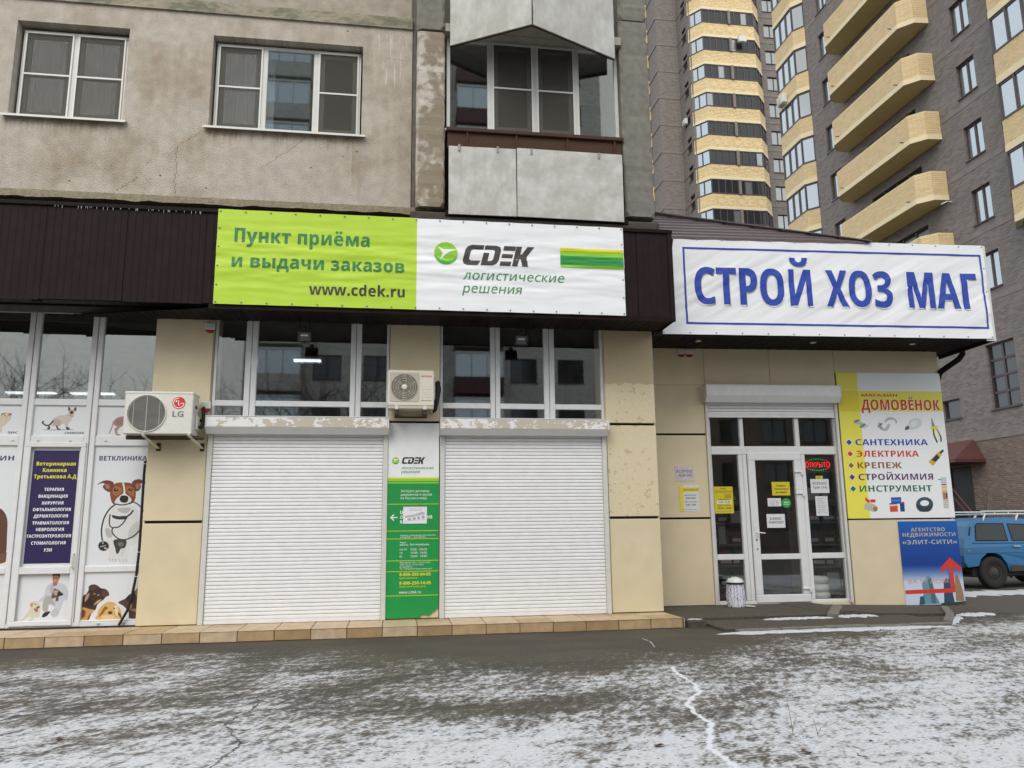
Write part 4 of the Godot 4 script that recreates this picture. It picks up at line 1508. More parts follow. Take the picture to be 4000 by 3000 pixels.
func make_banners() -> void:
	crease_a = noise(FastNoiseLite.TYPE_SIMPLEX_SMOOTH, 0.5, 301, 3)
	crease_b = noise(FastNoiseLite.TYPE_SIMPLEX_SMOOTH, 0.5, 302, 3)
	# parcel point
	var ox := -2.63
	var oy := 4.76
	var o := thing("banner", "long lime green and white banner of the parcel point laced on the brown canopy", "banner", at(ox, oy, 0.922), "banners over the shop fronts")
	var f := 1
	part(o, "cloth", cloth_grid(0, 2.935, 0, 1.46, 120, 60, f), M.green_light)
	part(o, "cloth", cloth_grid(2.935, 6.21, 0, 1.455, 130, 60, f), M.banner_white)
	var z := 0.005
	text(o, "Пункт приёма", -2.38 - ox, 5.72 - oy, z, 0.215, 1.97, M.ink_green, "sans_bold", 0.0, f)
	text(o, "и выдачи заказов", -2.40 - ox, 5.33 - oy, z, 0.20, 2.52, M.ink_green, "sans_bold", 0.0, f)
	text(o, "www.cdek.ru", -1.28 - ox, 4.945 - oy, z, 0.165, 1.41, M.ink_dark, "sans_bold", 0.0, f)
	globe(o, 0.75 - ox, 5.67 - oy, 0.18, z, f)
	cdek(o, 0.99 - ox, 5.50 - oy, 1.13, 0.325, z, M.ink_dark, f)
	text(o, "логистические", 1.01 - ox, 5.265 - oy, z, 0.145, 1.58, M.ink_green2, "sans", 0.2, f)
	text(o, "решения", 1.01 - ox, 5.055 - oy, z, 0.145, 0.9, M.ink_green2, "sans", 0.2, f)
	for s in [[5.79, 5.835, M.stripe_yellow], [5.715, 5.79, M.stripe_lime], [5.70, 5.715, M.stripe_green], [5.655, 5.70, M.stripe_deep], [5.64, 5.655, M.stripe_green], [5.555, 5.64, M.stripe_deep], [5.515, 5.555, M.stripe_lime]]:
		patch(o, "stripe", rect(2.545 - ox, s[0] - oy, 3.57 - ox, s[1] - oy), s[2], z, f)
	grommets(o, 6.21, 1.46, 17, 5)
	# hardware shop
	var p := thing("banner", "large white banner with blue lettering and border over the hardware shop entrance", "banner", FR * at(0.30, 4.77, 1.2), "banners over the shop fronts")
	f = 2
	part(p, "cloth", cloth_grid(0.05, 5.93, 0, 1.77, 150, 70, f, 0.28), M.banner_white)
	ox = 0.30
	oy = 4.77
	for w in [["СТРОЙ", 0.69, 2.14], ["ХОЗ", 3.11, 1.24], ["МАГ", 4.66, 1.34]]:
		text(p, w[0], w[1] - ox + 0.02, 5.315 - oy - 0.024, z, 0.68, w[2], M.ink_shadow, "sans_bold", 0.0, f, "letter_shadow")
		text(p, w[0], w[1] - ox - 0.036, 5.315 - oy - 0.018, z + 0.003, 0.715, w[2] + 0.072, M.ink_white, "sans_bold", 0.0, f, "letter_outline")
		for k in 3:      # heavy strokes
			text(p, w[0], w[1] - ox + 0.007 * (k - 1), 5.32 - oy, z + 0.006 + 0.0012 * k, 0.67, w[2], M.ink_blue, "sans_bold", 0.0, f)
	for e in [rect(0.50, 6.325, 6.16, 6.36), rect(0.50, 4.955, 6.16, 4.99), rect(0.50, 4.99, 0.535, 6.325), rect(6.125, 4.99, 6.16, 6.325)]:
		var q := []
		for a in e:
			q.append(a - Vector2(ox, oy))
		patch(p, "border", q, M.ink_blue, z, f)
	grommets(p, 5.93, 1.77, 13, 4, 0.24)


# ---------------------------------------------------------------- the green panel between the shutters
func make_green_panel() -> void:
	var ox := -0.085
	var oy := 0.17
	var o := thing("panel_sign", "tall narrow white and green parcel point panel between the two closed shutters", "sign", at(ox, oy, 0.003))
	var W := 0.80
	part(o, "board", bx(0, 2.125, 0, W, 2.985, 0.016, 0.003), M.sign_white)
	part(o, "board", Mb.new().extrude(PackedVector2Array([Vector2(0.0, 0.0), Vector2(0.52, 0.005), Vector2(0.535, 0.045), Vector2(0.60, 0.05), Vector2(0.65, 0.03), Vector2(W, 0.15), Vector2(W, 2.01), Vector2(0.0, 2.01)]), at(0, 0, 0), 0.016), M.sign_green)
	for s in [[2.11, 2.125, M.stripe_yellow], [2.07, 2.11, M.stripe_lime], [2.055, 2.07, M.sign_green], [2.035, 2.055, M.stripe_lime], [2.01, 2.035, M.sign_green]]:
		part(o, "stripe", bx(0, s[0], 0, W, s[1], 0.0165), s[2])
	var z := 0.019
	globe(o, 0.12, 2.39, 0.055, z)
	cdek(o, 0.21, 2.34, 0.37, 0.105, z, M.ink_black)
	text(o, "логистические", 0.21, 2.255, z, 0.047, 0.5, M.ink_green2, "sans", 0.2)
	text(o, "решения", 0.21, 2.195, z, 0.047, 0.285, M.ink_green2, "sans", 0.2)
	for y in [1.71, 1.30, 1.18, 0.85, 0.69, 0.33]:
		patch(o, "line", rect(0, y, W, y + 0.009), M.sign_lime_line, 0.018)
	var wht: Material = M.ink_white
	text(o, "Экспресс-доставка", 0.205, 1.90, z, 0.036, 0.44, wht, "sans")
	text(o, "документов и грузов", 0.205, 1.845, z, 0.036, 0.485, wht, "sans")
	text(o, "по России и миру", 0.205, 1.79, z, 0.036, 0.41, wht, "sans")
	for q in [["ЦЕНТР", 1.565, 0.25], ["ОБСЛУЖИВАНИЯ", 1.49, 0.49], ["КЛИЕНТОВ", 1.42, 0.3]]:
		text(o, q[0], 0.205, q[1], z, 0.05, q[2], wht)
	patch(o, "arrow", [Vector2(0.05, 1.51), Vector2(0.10, 1.56), Vector2(0.115, 1.55), Vector2(0.08, 1.517), Vector2(0.165, 1.517), Vector2(0.165, 1.503), Vector2(0.08, 1.503), Vector2(0.115, 1.47), Vector2(0.10, 1.46)], wht, z)
	text(o, "Общество с ограниченной ответственностью", 0.205, 1.228, z, 0.02, 0.55, wht, "sans", 0.2)
	text(o, "«СДЭК - СОЮЗ»", 0.205, 1.2, z, 0.02, 0.4, wht, "sans", 0.2)
	text(o, "Режим", 0.205, 1.118, z, 0.026, 0.09, wht, "sans")
	text(o, "работы:", 0.205, 1.083, z, 0.026, 0.13, wht, "sans")
	text(o, "без перерыва", 0.36, 1.083, z, 0.033, 0.29, wht, "sans")
	for r in [["ПН-ПТ", " 9:00 - 20:00", 1.008], ["СБ", "10:00 - 16:00", 0.957], ["ВС", "10:00 - 18:00", 0.905]]:
		text(o, r[0], 0.205, r[2], z, 0.028, 0.0, wht, "sans")
		text(o, r[1], 0.37, r[2], z, 0.032, 0.25, wht, "sans")
	text(o, "Представительство в г. Ростов-на-Дону", 0.205, 0.818, z, 0.02, 0.47, wht, "sans", 0.2)
	text(o, "344112, Россия, г. Ростов-на-Дону,", 0.205, 0.786, z, 0.02, 0.37, wht, "sans", 0.2)
	text(o, "пр. Королёва, 20", 0.205, 0.754, z, 0.02, 0.19, wht, "sans", 0.2)
	text(o, "Тел: +7 (863) 200-07-40 (многоканальный)", 0.205, 0.722, z, 0.02, 0.49, wht, "sans", 0.2)
	text(o, "8-800-350-04-05", 0.205, 0.627, z, 0.046, 0.475, M.ink_yellow)
	text(o, "Единая справочная", 0.205, 0.585, z, 0.024, 0.27, M.ink_yellow, "sans", 0.2)
	text(o, "8-800-250-14-05", 0.205, 0.497, z, 0.046, 0.48, M.ink_yellow)
	text(o, "Независимый контакт-центр", 0.205, 0.457, z, 0.024, 0.4, M.ink_yellow, "sans", 0.2)
	text(o, "www.cdek.ru", 0.20, 0.365, z, 0.04, 0.335, wht, "sans")
	# a sheet with a street plan pinned over it
	var pc := Pic.new(256, 176, h("dfe0e5"), PackedVector2Array([Vector2(245, 738), Vector2(423, 738), Vector2(423, 865), Vector2(245, 865)]))
	for y in [757, 767]:
		pc.stroke([290, y, 385, y], 3, h("a5a6ad"))
	pc.area([265, 808, 330, 795, 385, 778, 408, 786, 400, 800, 350, 808, 300, 818, 262, 822], h("b4b5bb"))
	for q in [[275, 830, 300, 822, 305, 838, 280, 842], [315, 822, 335, 816, 340, 834, 318, 838], [350, 815, 368, 812, 372, 830, 354, 834], [382, 810, 404, 806, 408, 826, 386, 830]]:
		pc.sharp(q, h("9fa0a8"))
	pc.stroke([262, 848, 330, 840, 412, 836], 3, h("a9aab1"))
	var s := thing("paper_notice", "white paper sheet with a grey street plan taped on the green panel", "notice", at(0.165, 1.585, 0.024))
	var sb := bx(0, 0, 0, 0.365, 0.262, 0.002)
	remap_uv(sb)
	part(s, "sheet", sb, uv_mat("street_plan", pc.texture(), 0.8))
	part(s, "tape", bx(-0.004, 0.255, 0.002, 0.369, 0.276, 0.003), M.pane_clear)


# ---------------------------------------------------------------- clinic posters
func film(called: String, label: String, x0: float, x1: float, y0: float, y1: float, m: Material) -> Node3D:
	var o := thing(called, label, "poster", at(x0, y0, -0.1545), "printed films on the clinic's panes")
	var b := bx(0, 0, 0, x1 - x0, y1 - y0, 0.0025)
	remap_uv(b)
	part(o, "sheet", b, m)
	return o

func make_posters() -> void:
	var back := h("d6dadd")
	# terrier with a stethoscope
	var p := Pic.new(320, 768, back, PackedVector2Array([Vector2(180, 15), Vector2(875, 10), Vector2(730, 1610), Vector2(30, 1625)]))
	var fur := h("d2d1d1")
	var fur2 := h("aeadad")
	p.area([400, 830, 640, 830, 700, 980, 715, 1100, 690, 1200, 690, 1290, 640, 1340, 590, 1360, 560, 1470, 550, 1570, 470, 1590, 430, 1545, 420, 1570, 330, 1570, 305, 1530, 325, 1430, 300, 1280, 270, 1150, 290, 1000, 340, 920], fur)
	p.area([280, 1140, 330, 1130, 370, 1220, 340, 1250, 300, 1230], fur2)
	p.area([440, 860, 600, 850, 560, 920, 480, 915], fur2)
	p.area([600, 1100, 690, 1040, 700, 1180, 640, 1260, 560, 1240], h("bebdbd"))
	p.area([385, 1280, 535, 1285, 520, 1380, 470, 1395, 440, 1450, 415, 1460, 400, 1390], h("3a3632"))
	p.spot(470, 1335, 38, 32, h("6d685c"))
	p.area([480, 1400, 525, 1395, 500, 1480, 470, 1500], h("c9c8c8"))
	for x in [330, 365, 400, 450, 490, 530]:
		p.stroke([x, 1530, x + 6, 1560], 6, h("8a8886"))
	# head
	p.area([352, 620, 400, 540, 440, 515, 520, 510, 600, 515, 640, 545, 670, 610, 668, 700, 650, 760, 600, 800, 520, 815, 440, 815, 380, 795, 355, 720], h("7d4726"))
	p.area([190, 545, 240, 505, 300, 482, 360, 490, 400, 520, 380, 580, 345, 640, 300, 622, 270, 590, 262, 562, 285, 530, 250, 522], h("6b3325"))
	p.area([800, 520, 770, 490, 730, 465, 680, 468, 640, 490, 625, 525, 650, 590, 680, 628, 720, 605, 738, 560, 735, 520], h("6b3325"))
	p.area([290, 530, 345, 545, 340, 600, 300, 590], h("a06a5c"))
	p.area([670, 530, 725, 528, 710, 590, 680, 595], h("a06a5c"))
	p.area([505, 515, 525, 515, 540, 600, 545, 660, 590, 700, 615, 745, 590, 800, 520, 815, 440, 812, 405, 790, 420, 740, 470, 690, 515, 650, 515, 590], fur)
	p.area([395, 580, 450, 560, 500, 600, 480, 660, 420, 690, 380, 650], h("9a6436"))
	p.area([560, 560, 620, 570, 650, 620, 640, 690, 590, 670, 560, 620], h("9a6436"))
	p.spot(425, 612, 30, 20, h("2c1c16"))
	p.spot(605, 605, 28, 20, h("2c1c16"))
	p.spot(432, 606, 7, 5, h("d8d4cf"))
	p.spot(610, 599, 7, 5, h("d8d4cf"))
	p.area([470, 720, 490, 690, 530, 685, 570, 700, 575, 740, 550, 780, 500, 780, 472, 755], h("1d1718"))
	p.stroke([410, 800, 470, 812, 540, 808, 610, 780], 16, h("33302f"))
	# collar and tubes
	p.area([370, 950, 450, 965, 545, 960, 550, 1000, 450, 1008, 380, 985], h("2a2a2b"))
	p.stroke([545, 975, 600, 930, 632, 885], 22, h("3a3a3b"))
	p.stroke([410, 808, 340, 870, 275, 980, 240, 1110, 235, 1210, 247, 1300], 18, h("26272b"))
	p.stroke([615, 765, 690, 800, 750, 870, 775, 950, 765, 1040, 720, 1130, 640, 1220, 540, 1272, 460, 1270, 400, 1230, 365, 1170, 380, 1120, 440, 1110, 500, 1060, 545, 990], 16, h("2c2d31"))
	p.stroke([345, 945, 335, 1020, 340, 1090, 375, 1122], 15, h("2c2d31"))
	p.spot(257, 1360, 72, 70, h("b9b9ba"))
	p.spot(257, 1360, 64, 64, h("1f1f22"))
	p.stroke([220, 1370, 290, 1350], 12, h("a9a9ab"))
	p.stroke([270, 1385, 300, 1400], 22, h("a9a9ab"))
	p.stroke([250, 1300, 248, 1330], 16, h("a9a9ab"))
	p.grain(0.05, 1)
	var o := film("dog_poster", "clinic window poster of a brown and white dog carrying a stethoscope", -4.452, -3.66, 1.02, 2.79, uv_mat("dog_print", p.texture(), 0.4))
	text(o, "ВЕТКЛИНИКА", 0.07, 1.55, 0.004, 0.07, 0.68, M.ink_navy)
	# three puppies
	p = Pic.new(320, 288, back, PackedVector2Array([Vector2(190, 130), Vector2(1735, 100), Vector2(1690, 1480), Vector2(70, 1530)]))
	p.area([140, 830, 210, 780, 290, 650, 290, 560, 340, 500, 470, 485, 560, 540, 640, 600, 740, 615, 820, 680, 855, 800, 760, 850, 700, 930, 620, 990, 530, 1080, 480, 1220, 420, 1250, 250, 1200, 100, 1180], h("3b2622"))
	p.area([300, 550, 400, 490, 520, 510, 560, 560, 430, 650, 300, 630], h("55342f"))
	p.area([700, 640, 800, 660, 845, 800, 700, 840, 650, 800], h("5a3732"))
	p.area([200, 860, 260, 760, 310, 750, 280, 870, 190, 1000], h("b08e72"))
	p.area([420, 1100, 520, 970, 640, 920, 610, 980, 500, 1060], h("c0975f"))
	p.spot(450, 760, 28, 22, h("a8875c"))
	p.spot(555, 795, 38, 20, h("a8875c"))
	p.area([230, 960, 330, 930, 420, 990, 430, 1080, 330, 1130, 230, 1080], h("241a1c"))
	p.area([100, 1180, 200, 1170, 330, 1210, 450, 1230, 400, 1310, 330, 1380, 290, 1520, 70, 1530], h("c0934f"))
	p.area([110, 1240, 190, 1250, 200, 1380, 130, 1470, 85, 1450], h("6e421f"))
	p.area([300, 1390, 360, 1330, 330, 1430, 280, 1520, 250, 1520], h("5b2f20"))
	p.area([480, 1510, 530, 1380, 550, 1250, 640, 1120, 760, 1030, 880, 990, 1000, 1020, 1090, 1110, 1170, 1200, 1210, 1350, 1200, 1490, 1070, 1490, 800, 1500], h("cda763"))
	p.area([570, 1430, 640, 1290, 720, 1150, 780, 1130, 820, 1190, 740, 1250, 700, 1330], h("8c5a2b"))
	p.area([1095, 1310, 1150, 1310, 1195, 1390, 1205, 1480, 1140, 1400], h("6b3a2c"))
	p.area([1020, 1080, 1090, 1130, 1110, 1300, 1080, 1420, 1020, 1280, 990, 1180], h("d9cbb0"))
	p.spot(890, 1310, 65, 45, h("5a2f17"))
	p.spot(1000, 1185, 22, 24, h("4c4438"))
	p.area([650, 1400, 850, 1380, 1000, 1400, 980, 1480, 700, 1490], h("dcbd86"))
	p.area([1110, 1020, 1200, 950, 1300, 900, 1400, 790, 1530, 710, 1600, 620, 1700, 570, 1740, 760, 1700, 1200, 1690, 1480, 1440, 1470, 1420, 1400, 1390, 1260, 1250, 1110], h("4d3a33"))
	p.area([1320, 900, 1420, 790, 1540, 720, 1560, 860, 1500, 1020, 1420, 1030], h("2c2023"))
	p.area([1590, 640, 1670, 590, 1690, 760, 1640, 860, 1580, 780], h("8a7867"))
	p.area([1400, 1100, 1500, 1070, 1480, 1200, 1420, 1200], h("8c7058"))
	p.area([1480, 1200, 1690, 1200, 1690, 1280, 1500, 1260], h("8e7c6b"))
	p.grain(0.08, 2)
	film("puppy_poster", "clinic window poster of three brown puppies below the dog poster", -4.452, -3.66, 0.255, 0.93, uv_mat("puppy_print", p.texture(), 0.4))
	# man with dogs
	p = Pic.new(320, 288, back, PackedVector2Array([Vector2(225, 160), Vector2(1700, 125), Vector2(1590, 1415), Vector2(75, 1455)]))
	p.area([1150, 400, 1330, 390, 1500, 470, 1600, 700, 1570, 830, 1450, 900, 1420, 1000, 1330, 1180, 1200, 1110, 1180, 1000, 1000, 960, 900, 930, 760, 900, 920, 740, 980, 520, 1080, 430], h("bcc2cc"))
	p.area([1110, 470, 1190, 480, 1180, 600, 1110, 700, 1080, 560], h("a9aeb8"))
	p.area([1160, 200, 1240, 150, 1330, 160, 1350, 260, 1310, 360, 1270, 430, 1180, 430, 1160, 340], h("b07662"))
	p.area([1140, 200, 1200, 145, 1320, 140, 1360, 190, 1340, 290, 1310, 210, 1170, 205], h("33262a"))
	p.stroke([1170, 275, 1215, 268], 14, h("55332c"))
	p.stroke([1240, 270, 1290, 268], 14, h("55332c"))
	p.stroke([1190, 350, 1260, 345], 12, h("e5d9d2"))
	p.area([1160, 420, 1280, 400, 1260, 480, 1180, 480], h("a56a57"))
	p.area([1110, 830, 1180, 600, 1220, 560, 1320, 600, 1400, 660, 1450, 720, 1330, 770, 1310, 880, 1230, 890, 1240, 800], h("5f4a42"))
	p.area([1180, 620, 1300, 610, 1290, 720, 1200, 730], h("b3997e"))
	p.area([1320, 650, 1450, 720, 1330, 760, 1280, 710], h("2a2327"))
	p.area([900, 900, 960, 780, 1080, 760, 1190, 900, 1210, 1030, 1060, 980, 1010, 1180, 900, 1170, 870, 1060], h("a6a5a0"))
	p.area([1100, 1250, 1170, 1120, 1270, 1110, 1340, 1170, 1300, 1280, 1180, 1330], h("b9bab8"))
	p.area([860, 1310, 920, 1210, 1090, 1170, 1000, 1290, 900, 1330], h("2d2021"))
	p.area([540, 1000, 600, 920, 720, 900, 810, 970, 830, 1080, 800, 1200, 790, 1310, 640, 1350, 580, 1440, 480, 1440, 560, 1330, 460, 1330, 320, 1440, 240, 1440, 380, 1310, 490, 1170, 540, 1070], h("cdc6b2"))
	p.area([530, 990, 600, 930, 620, 1000, 570, 1060], h("b98f74"))
	p.spot(680, 978, 30, 12, h("4c3a2c"))
	p.area([710, 1060, 780, 1030, 800, 1060, 740, 1100], h("5a4134"))
	p.area([640, 1100, 740, 1100, 750, 1170, 690, 1185], h("a3625a"))
	p.grain(0.05, 3)
	film("vet_poster", "clinic door poster of a kneeling man in a white coat with dogs", -5.357, -4.618, 0.255, 0.93, uv_mat("man_print", p.texture(), 0.4))
	# cats of the upper row
	p = Pic.new(320, 192, back, PackedVector2Array([Vector2(205, 120), Vector2(2095, 130), Vector2(2005, 1230), Vector2(85, 1225)]))
	p.area([480, 1000, 800, 985, 1500, 980, 1600, 1010, 1200, 1030, 600, 1030], h("aeb3b6"))
	p.area([760, 800, 830, 640, 940, 550, 1120, 475, 1320, 460, 1430, 400, 1620, 430, 1560, 560, 1500, 680, 1420, 760, 1390, 900, 1310, 910, 1260, 790, 1190, 800, 1090, 885, 1010, 860, 860, 885, 800, 860], h("c2bab1"))
	p.area([860, 700, 950, 600, 1090, 640, 1160, 740, 1060, 860, 900, 860], h("b0a29c"))
	p.area([1430, 290, 1520, 255, 1620, 290, 1660, 360, 1600, 450, 1510, 470, 1430, 400], h("c9b9b0"))
	p.sharp([1400, 320, 1405, 190, 1440, 155, 1500, 250, 1425, 320], h("4c393a"))
	p.sharp([1590, 260, 1660, 185, 1705, 175, 1700, 310, 1670, 330], h("4c393a"))
	p.area([1460, 340, 1530, 300, 1610, 340, 1580, 410, 1520, 445, 1480, 420], h("4e3633"))
	p.spot(1480, 350, 18, 9, h("b9c2cc"))
	p.spot(1590, 350, 18, 9, h("b9c2cc"))
	p.stroke([1440, 465, 1520, 505, 1600, 505], 16, h("5a3a38"))
	p.stroke([860, 690, 780, 780, 690, 845, 600, 845, 510, 790, 470, 740, 515, 705], 52, h("3f2c2e"))
	p.area([700, 870, 750, 880, 745, 960, 740, 990, 640, 990, 660, 940], h("57393a"))
	p.area([965, 860, 1010, 850, 1050, 940, 1130, 990, 1110, 1005, 1020, 1005, 975, 920], h("55383a"))
	p.area([1320, 910, 1400, 910, 1470, 970, 1460, 998, 1350, 995], h("4a3232"))
	p.grain(0.05, 4)
	o = film("siamese_cat_poster", "clinic window poster of a walking siamese cat above the purple door sign", -5.357, -4.618, 2.94, 3.40, uv_mat("siamese_print", p.texture(), 0.4))
	text(o, "СИАМСКАЯ", 0.455, 0.03, 0.004, 0.032, 0.265, M.ink_navy)
	p = Pic.new(320, 176, back, PackedVector2Array([Vector2(-66, 556), Vector2(790, 556), Vector2(750, 1045), Vector2(-95, 1045)]))
	p.area([150, 850, 170, 790, 240, 735, 340, 720, 460, 730, 560, 760, 580, 850, 520, 900, 430, 880, 335, 860, 240, 930, 225, 1000, 275, 1015, 270, 1030, 205, 1028, 180, 930, 215, 890], h("a97f7a"))
	p.stroke([155, 850, 130, 930, 100, 1005], 18, h("a1807c"))
	p.area([190, 790, 300, 750, 330, 830, 230, 870], h("94706c"))
	p.grain(0.06, 5)
	film("sphynx_cat_poster", "clinic window poster of a hairless pink cat partly behind the air conditioner", -4.452, -3.66, 2.94, 3.40, uv_mat("sphynx_print", p.texture(), 0.4))
	p = Pic.new(320, 176, back, PackedVector2Array([Vector2(-1650, 150), Vector2(980, 150), Vector2(815, 1585), Vector2(-1790, 1585)]))
	p.area([-700, 1500, -900, 1200, -600, 900, -200, 820, 0, 640, 100, 520, 480, 540, 480, 660, 440, 850, 330, 950, 180, 1130, 60, 1200, 60, 1420, -200, 1500], h("cbbfa6"))
	p.sharp([20, 620, 130, 530, 250, 520, 150, 580, 40, 640], h("7d5038"))
	p.sharp([320, 540, 490, 540, 470, 640, 420, 640, 360, 580], h("8e4a35"))
	p.spot(200, 640, 40, 18, h("3a2a20"))
	p.spot(355, 652, 34, 18, h("3a2a20"))
	p.spot(270, 720, 34, 40, h("b59f87"))
	p.grain(0.06, 6)
	o = film("persian_cat_poster", "clinic window poster of a fluffy cream cat at the left edge", -6.37, -5.523, 2.94, 3.40, uv_mat("persian_print", p.texture(), 0.4))
	text(o, "ПЕРС", 0.68, 0.03, 0.004, 0.032, 0.13, M.ink_navy)
	p = Pic.new(256, 512, back, PackedVector2Array([Vector2(0, 0), Vector2(100, 0), Vector2(100, 200), Vector2(0, 200)]))
	p.area([62, 110, 80, 104, 93, 120, 96, 150, 97, 180, 90, 190, 60, 190, 50, 150], h("5b3a2c"))
	p.area([80, 182, 98, 176, 99, 190, 82, 194], h("6e4a38"))
	p.grain(0.06, 7)
	o = film("brown_dog_poster", "clinic window poster with a brown dog's leg at the left edge", -6.37, -5.523, 1.02, 2.79, uv_mat("brown_dog_print", p.texture(), 0.4))
	text(o, "МАГАЗИН", 0.14, 1.55, 0.004, 0.07, 0.66, M.ink_navy)
	# purple sign on the door
	var s := thing("clinic_sign", "dark purple clinic sign with yellow heading on the white door", "sign", at(-5.30, 1.07, -0.1545))
	part(s, "sheet", bx(0, 0, 0, 0.63, 1.65, 0.004), M.vet_purple)
	var z := 0.007
	for q in [["Ветеринарная", 0.05, 1.425, 0.545, M.ink_yellow, 0.056], ["Клиника", 0.145, 1.33, 0.33, M.ink_yellow, 0.056], ["Третьякова А.Д", 0.03, 1.235, 0.59, M.ink_yellow, 0.056],
		["ТЕРАПИЯ", 0.19, 1.05, 0.27, M.ink_white, 0.045], ["ВАКЦИНАЦИЯ", 0.12, 0.95, 0.4, M.ink_white, 0.045], ["ХИРУРГИЯ", 0.17, 0.85, 0.3, M.ink_white, 0.045], ["ОФТАЛЬМОЛОГИЯ", 0.06, 0.755, 0.52, M.ink_white, 0.045],
		["ДЕРМАТОЛОГИЯ", 0.08, 0.66, 0.47, M.ink_white, 0.045], ["ТРАВМАТОЛОГИЯ", 0.07, 0.56, 0.5, M.ink_white, 0.045], ["НЕВРОЛОГИЯ", 0.13, 0.465, 0.38, M.ink_white, 0.045], ["ГАСТРОЭНТЕРОЛОГИЯ", 0.015, 0.37, 0.6, M.ink_white, 0.045], ["СТОМАТОЛОГИЯ", 0.08, 0.27, 0.47, M.ink_white, 0.045], ["УЗИ", 0.26, 0.17, 0.11, M.ink_white, 0.045]]:
		text(s, q[0], q[1], q[2], z, q[5], q[3], q[4])


# ---------------------------------------------------------------- things on the walls
func ac_body(o: Node3D, w: float, hgt: float, deep: float, m: Material, fx: float, fy: float, fr: float) -> void:
	# casing with a round opening in its face
	var b := Mb.new()
	var n := 40
	b.box(Vector3(0, 0, 0), Vector3(w, hgt, deep - 0.06), 0.012)
	var ring := []
	for k in n:
		ring.append(Vector3(fx + fr * cos(TAU * k / n), fy + fr * sin(TAU * k / n), deep))
	var edge := []
	for k in n:
		var d := Vector2(cos(TAU * k / n), sin(TAU * k / n))
		var t := 9.0
		for q in [[d.x, w - 0.012 - fx, 0.012 - fx], [d.y, hgt - 0.012 - fy, 0.012 - fy]]:
			if absf(q[0]) > 1e-5:
				t = minf(t, (q[1] if q[0] > 0 else q[2]) / q[0])
		edge.append(Vector3(fx + d.x * t, fy + d.y * t, deep))
	for k in n:
		var j := (k + 1) % n
		b.poly([ring[k], edge[k], edge[j], ring[j]])
		b.poly([ring[j], ring[j] - Vector3(0, 0, 0.058), ring[k] - Vector3(0, 0, 0.058), ring[k]])
	for c in [[0.012, 0.012], [w - 0.012, 0.012], [w - 0.012, hgt - 0.012], [0.012, hgt - 0.012]]:      # corners the fan of faces leaves out
		var p := Vector3(c[0], c[1], deep)
		for k in n:
			var j := (k + 1) % n
			var e: Vector3 = edge[k]
			var g: Vector3 = edge[j]
			if absf(e.x - g.x) > 1e-4 and absf(e.y - g.y) > 1e-4 and p.distance_to(e) + p.distance_to(g) < e.distance_to(g) * 1.5:
				b.poly([e, p, g])
	var lip := [[0.012, 0.012, w - 0.012, 0.012, 0, -0.012], [w - 0.012, 0.012, w - 0.012, hgt - 0.012, 0.012, 0], [w - 0.012, hgt - 0.012, 0.012, hgt - 0.012, 0, 0.012], [0.012, hgt - 0.012, 0.012, 0.012, -0.012, 0]]
	for l in lip:
		b.poly([Vector3(l[2], l[3], deep), Vector3(l[0], l[1], deep), Vector3(l[0] + l[4], l[1] + l[5], deep - 0.014), Vector3(l[2] + l[4], l[3] + l[5], deep - 0.014)])
		b.poly([Vector3(l[2] + l[4], l[3] + l[5], deep - 0.014), Vector3(l[0] + l[4], l[1] + l[5], deep - 0.014), Vector3(l[0] + l[4], l[1] + l[5], deep - 0.07), Vector3(l[2] + l[4], l[3] + l[5], deep - 0.07)])
	part(o, "casing", b, m)
	part(o, "fan_well", Mb.new().lathe([Vector2(fr, 0.0), Vector2(fr, 0.001)], 32, Transform3D(Basis(Vector3.RIGHT, PI / 2), Vector3(fx, fy, deep - 0.0585))), M.dark)
	var f := Mb.new()
	for k in 3:
		var a := TAU * k / 3 + 0.4
		var q := []
		for c in [[0.2, -0.25], [0.85, -0.42], [0.88, 0.30], [0.22, 0.28]]:
			var an: float = a + c[1]
			q.append(Vector3(fx + fr * c[0] * cos(an), fy + fr * c[0] * sin(an), deep - 0.045 + 0.018 * c[1]))
		f.poly(q)
	f.lathe([Vector2(0.22 * fr, 0), Vector2(0.2 * fr, 0.02), Vector2(0, 0.025)], 16, Transform3D(Basis(Vector3.RIGHT, PI / 2), Vector3(fx, fy, deep - 0.05)))
	part(o, "fan", f, M.goods_dark)

func ring_at(x: float, y: float, z: float, r: float, n := 36) -> Array:
	var p := []
	for k in n:
		p.append(Vector3(x + r * cos(TAU * k / n), y + r * sin(TAU * k / n), z))
	return p

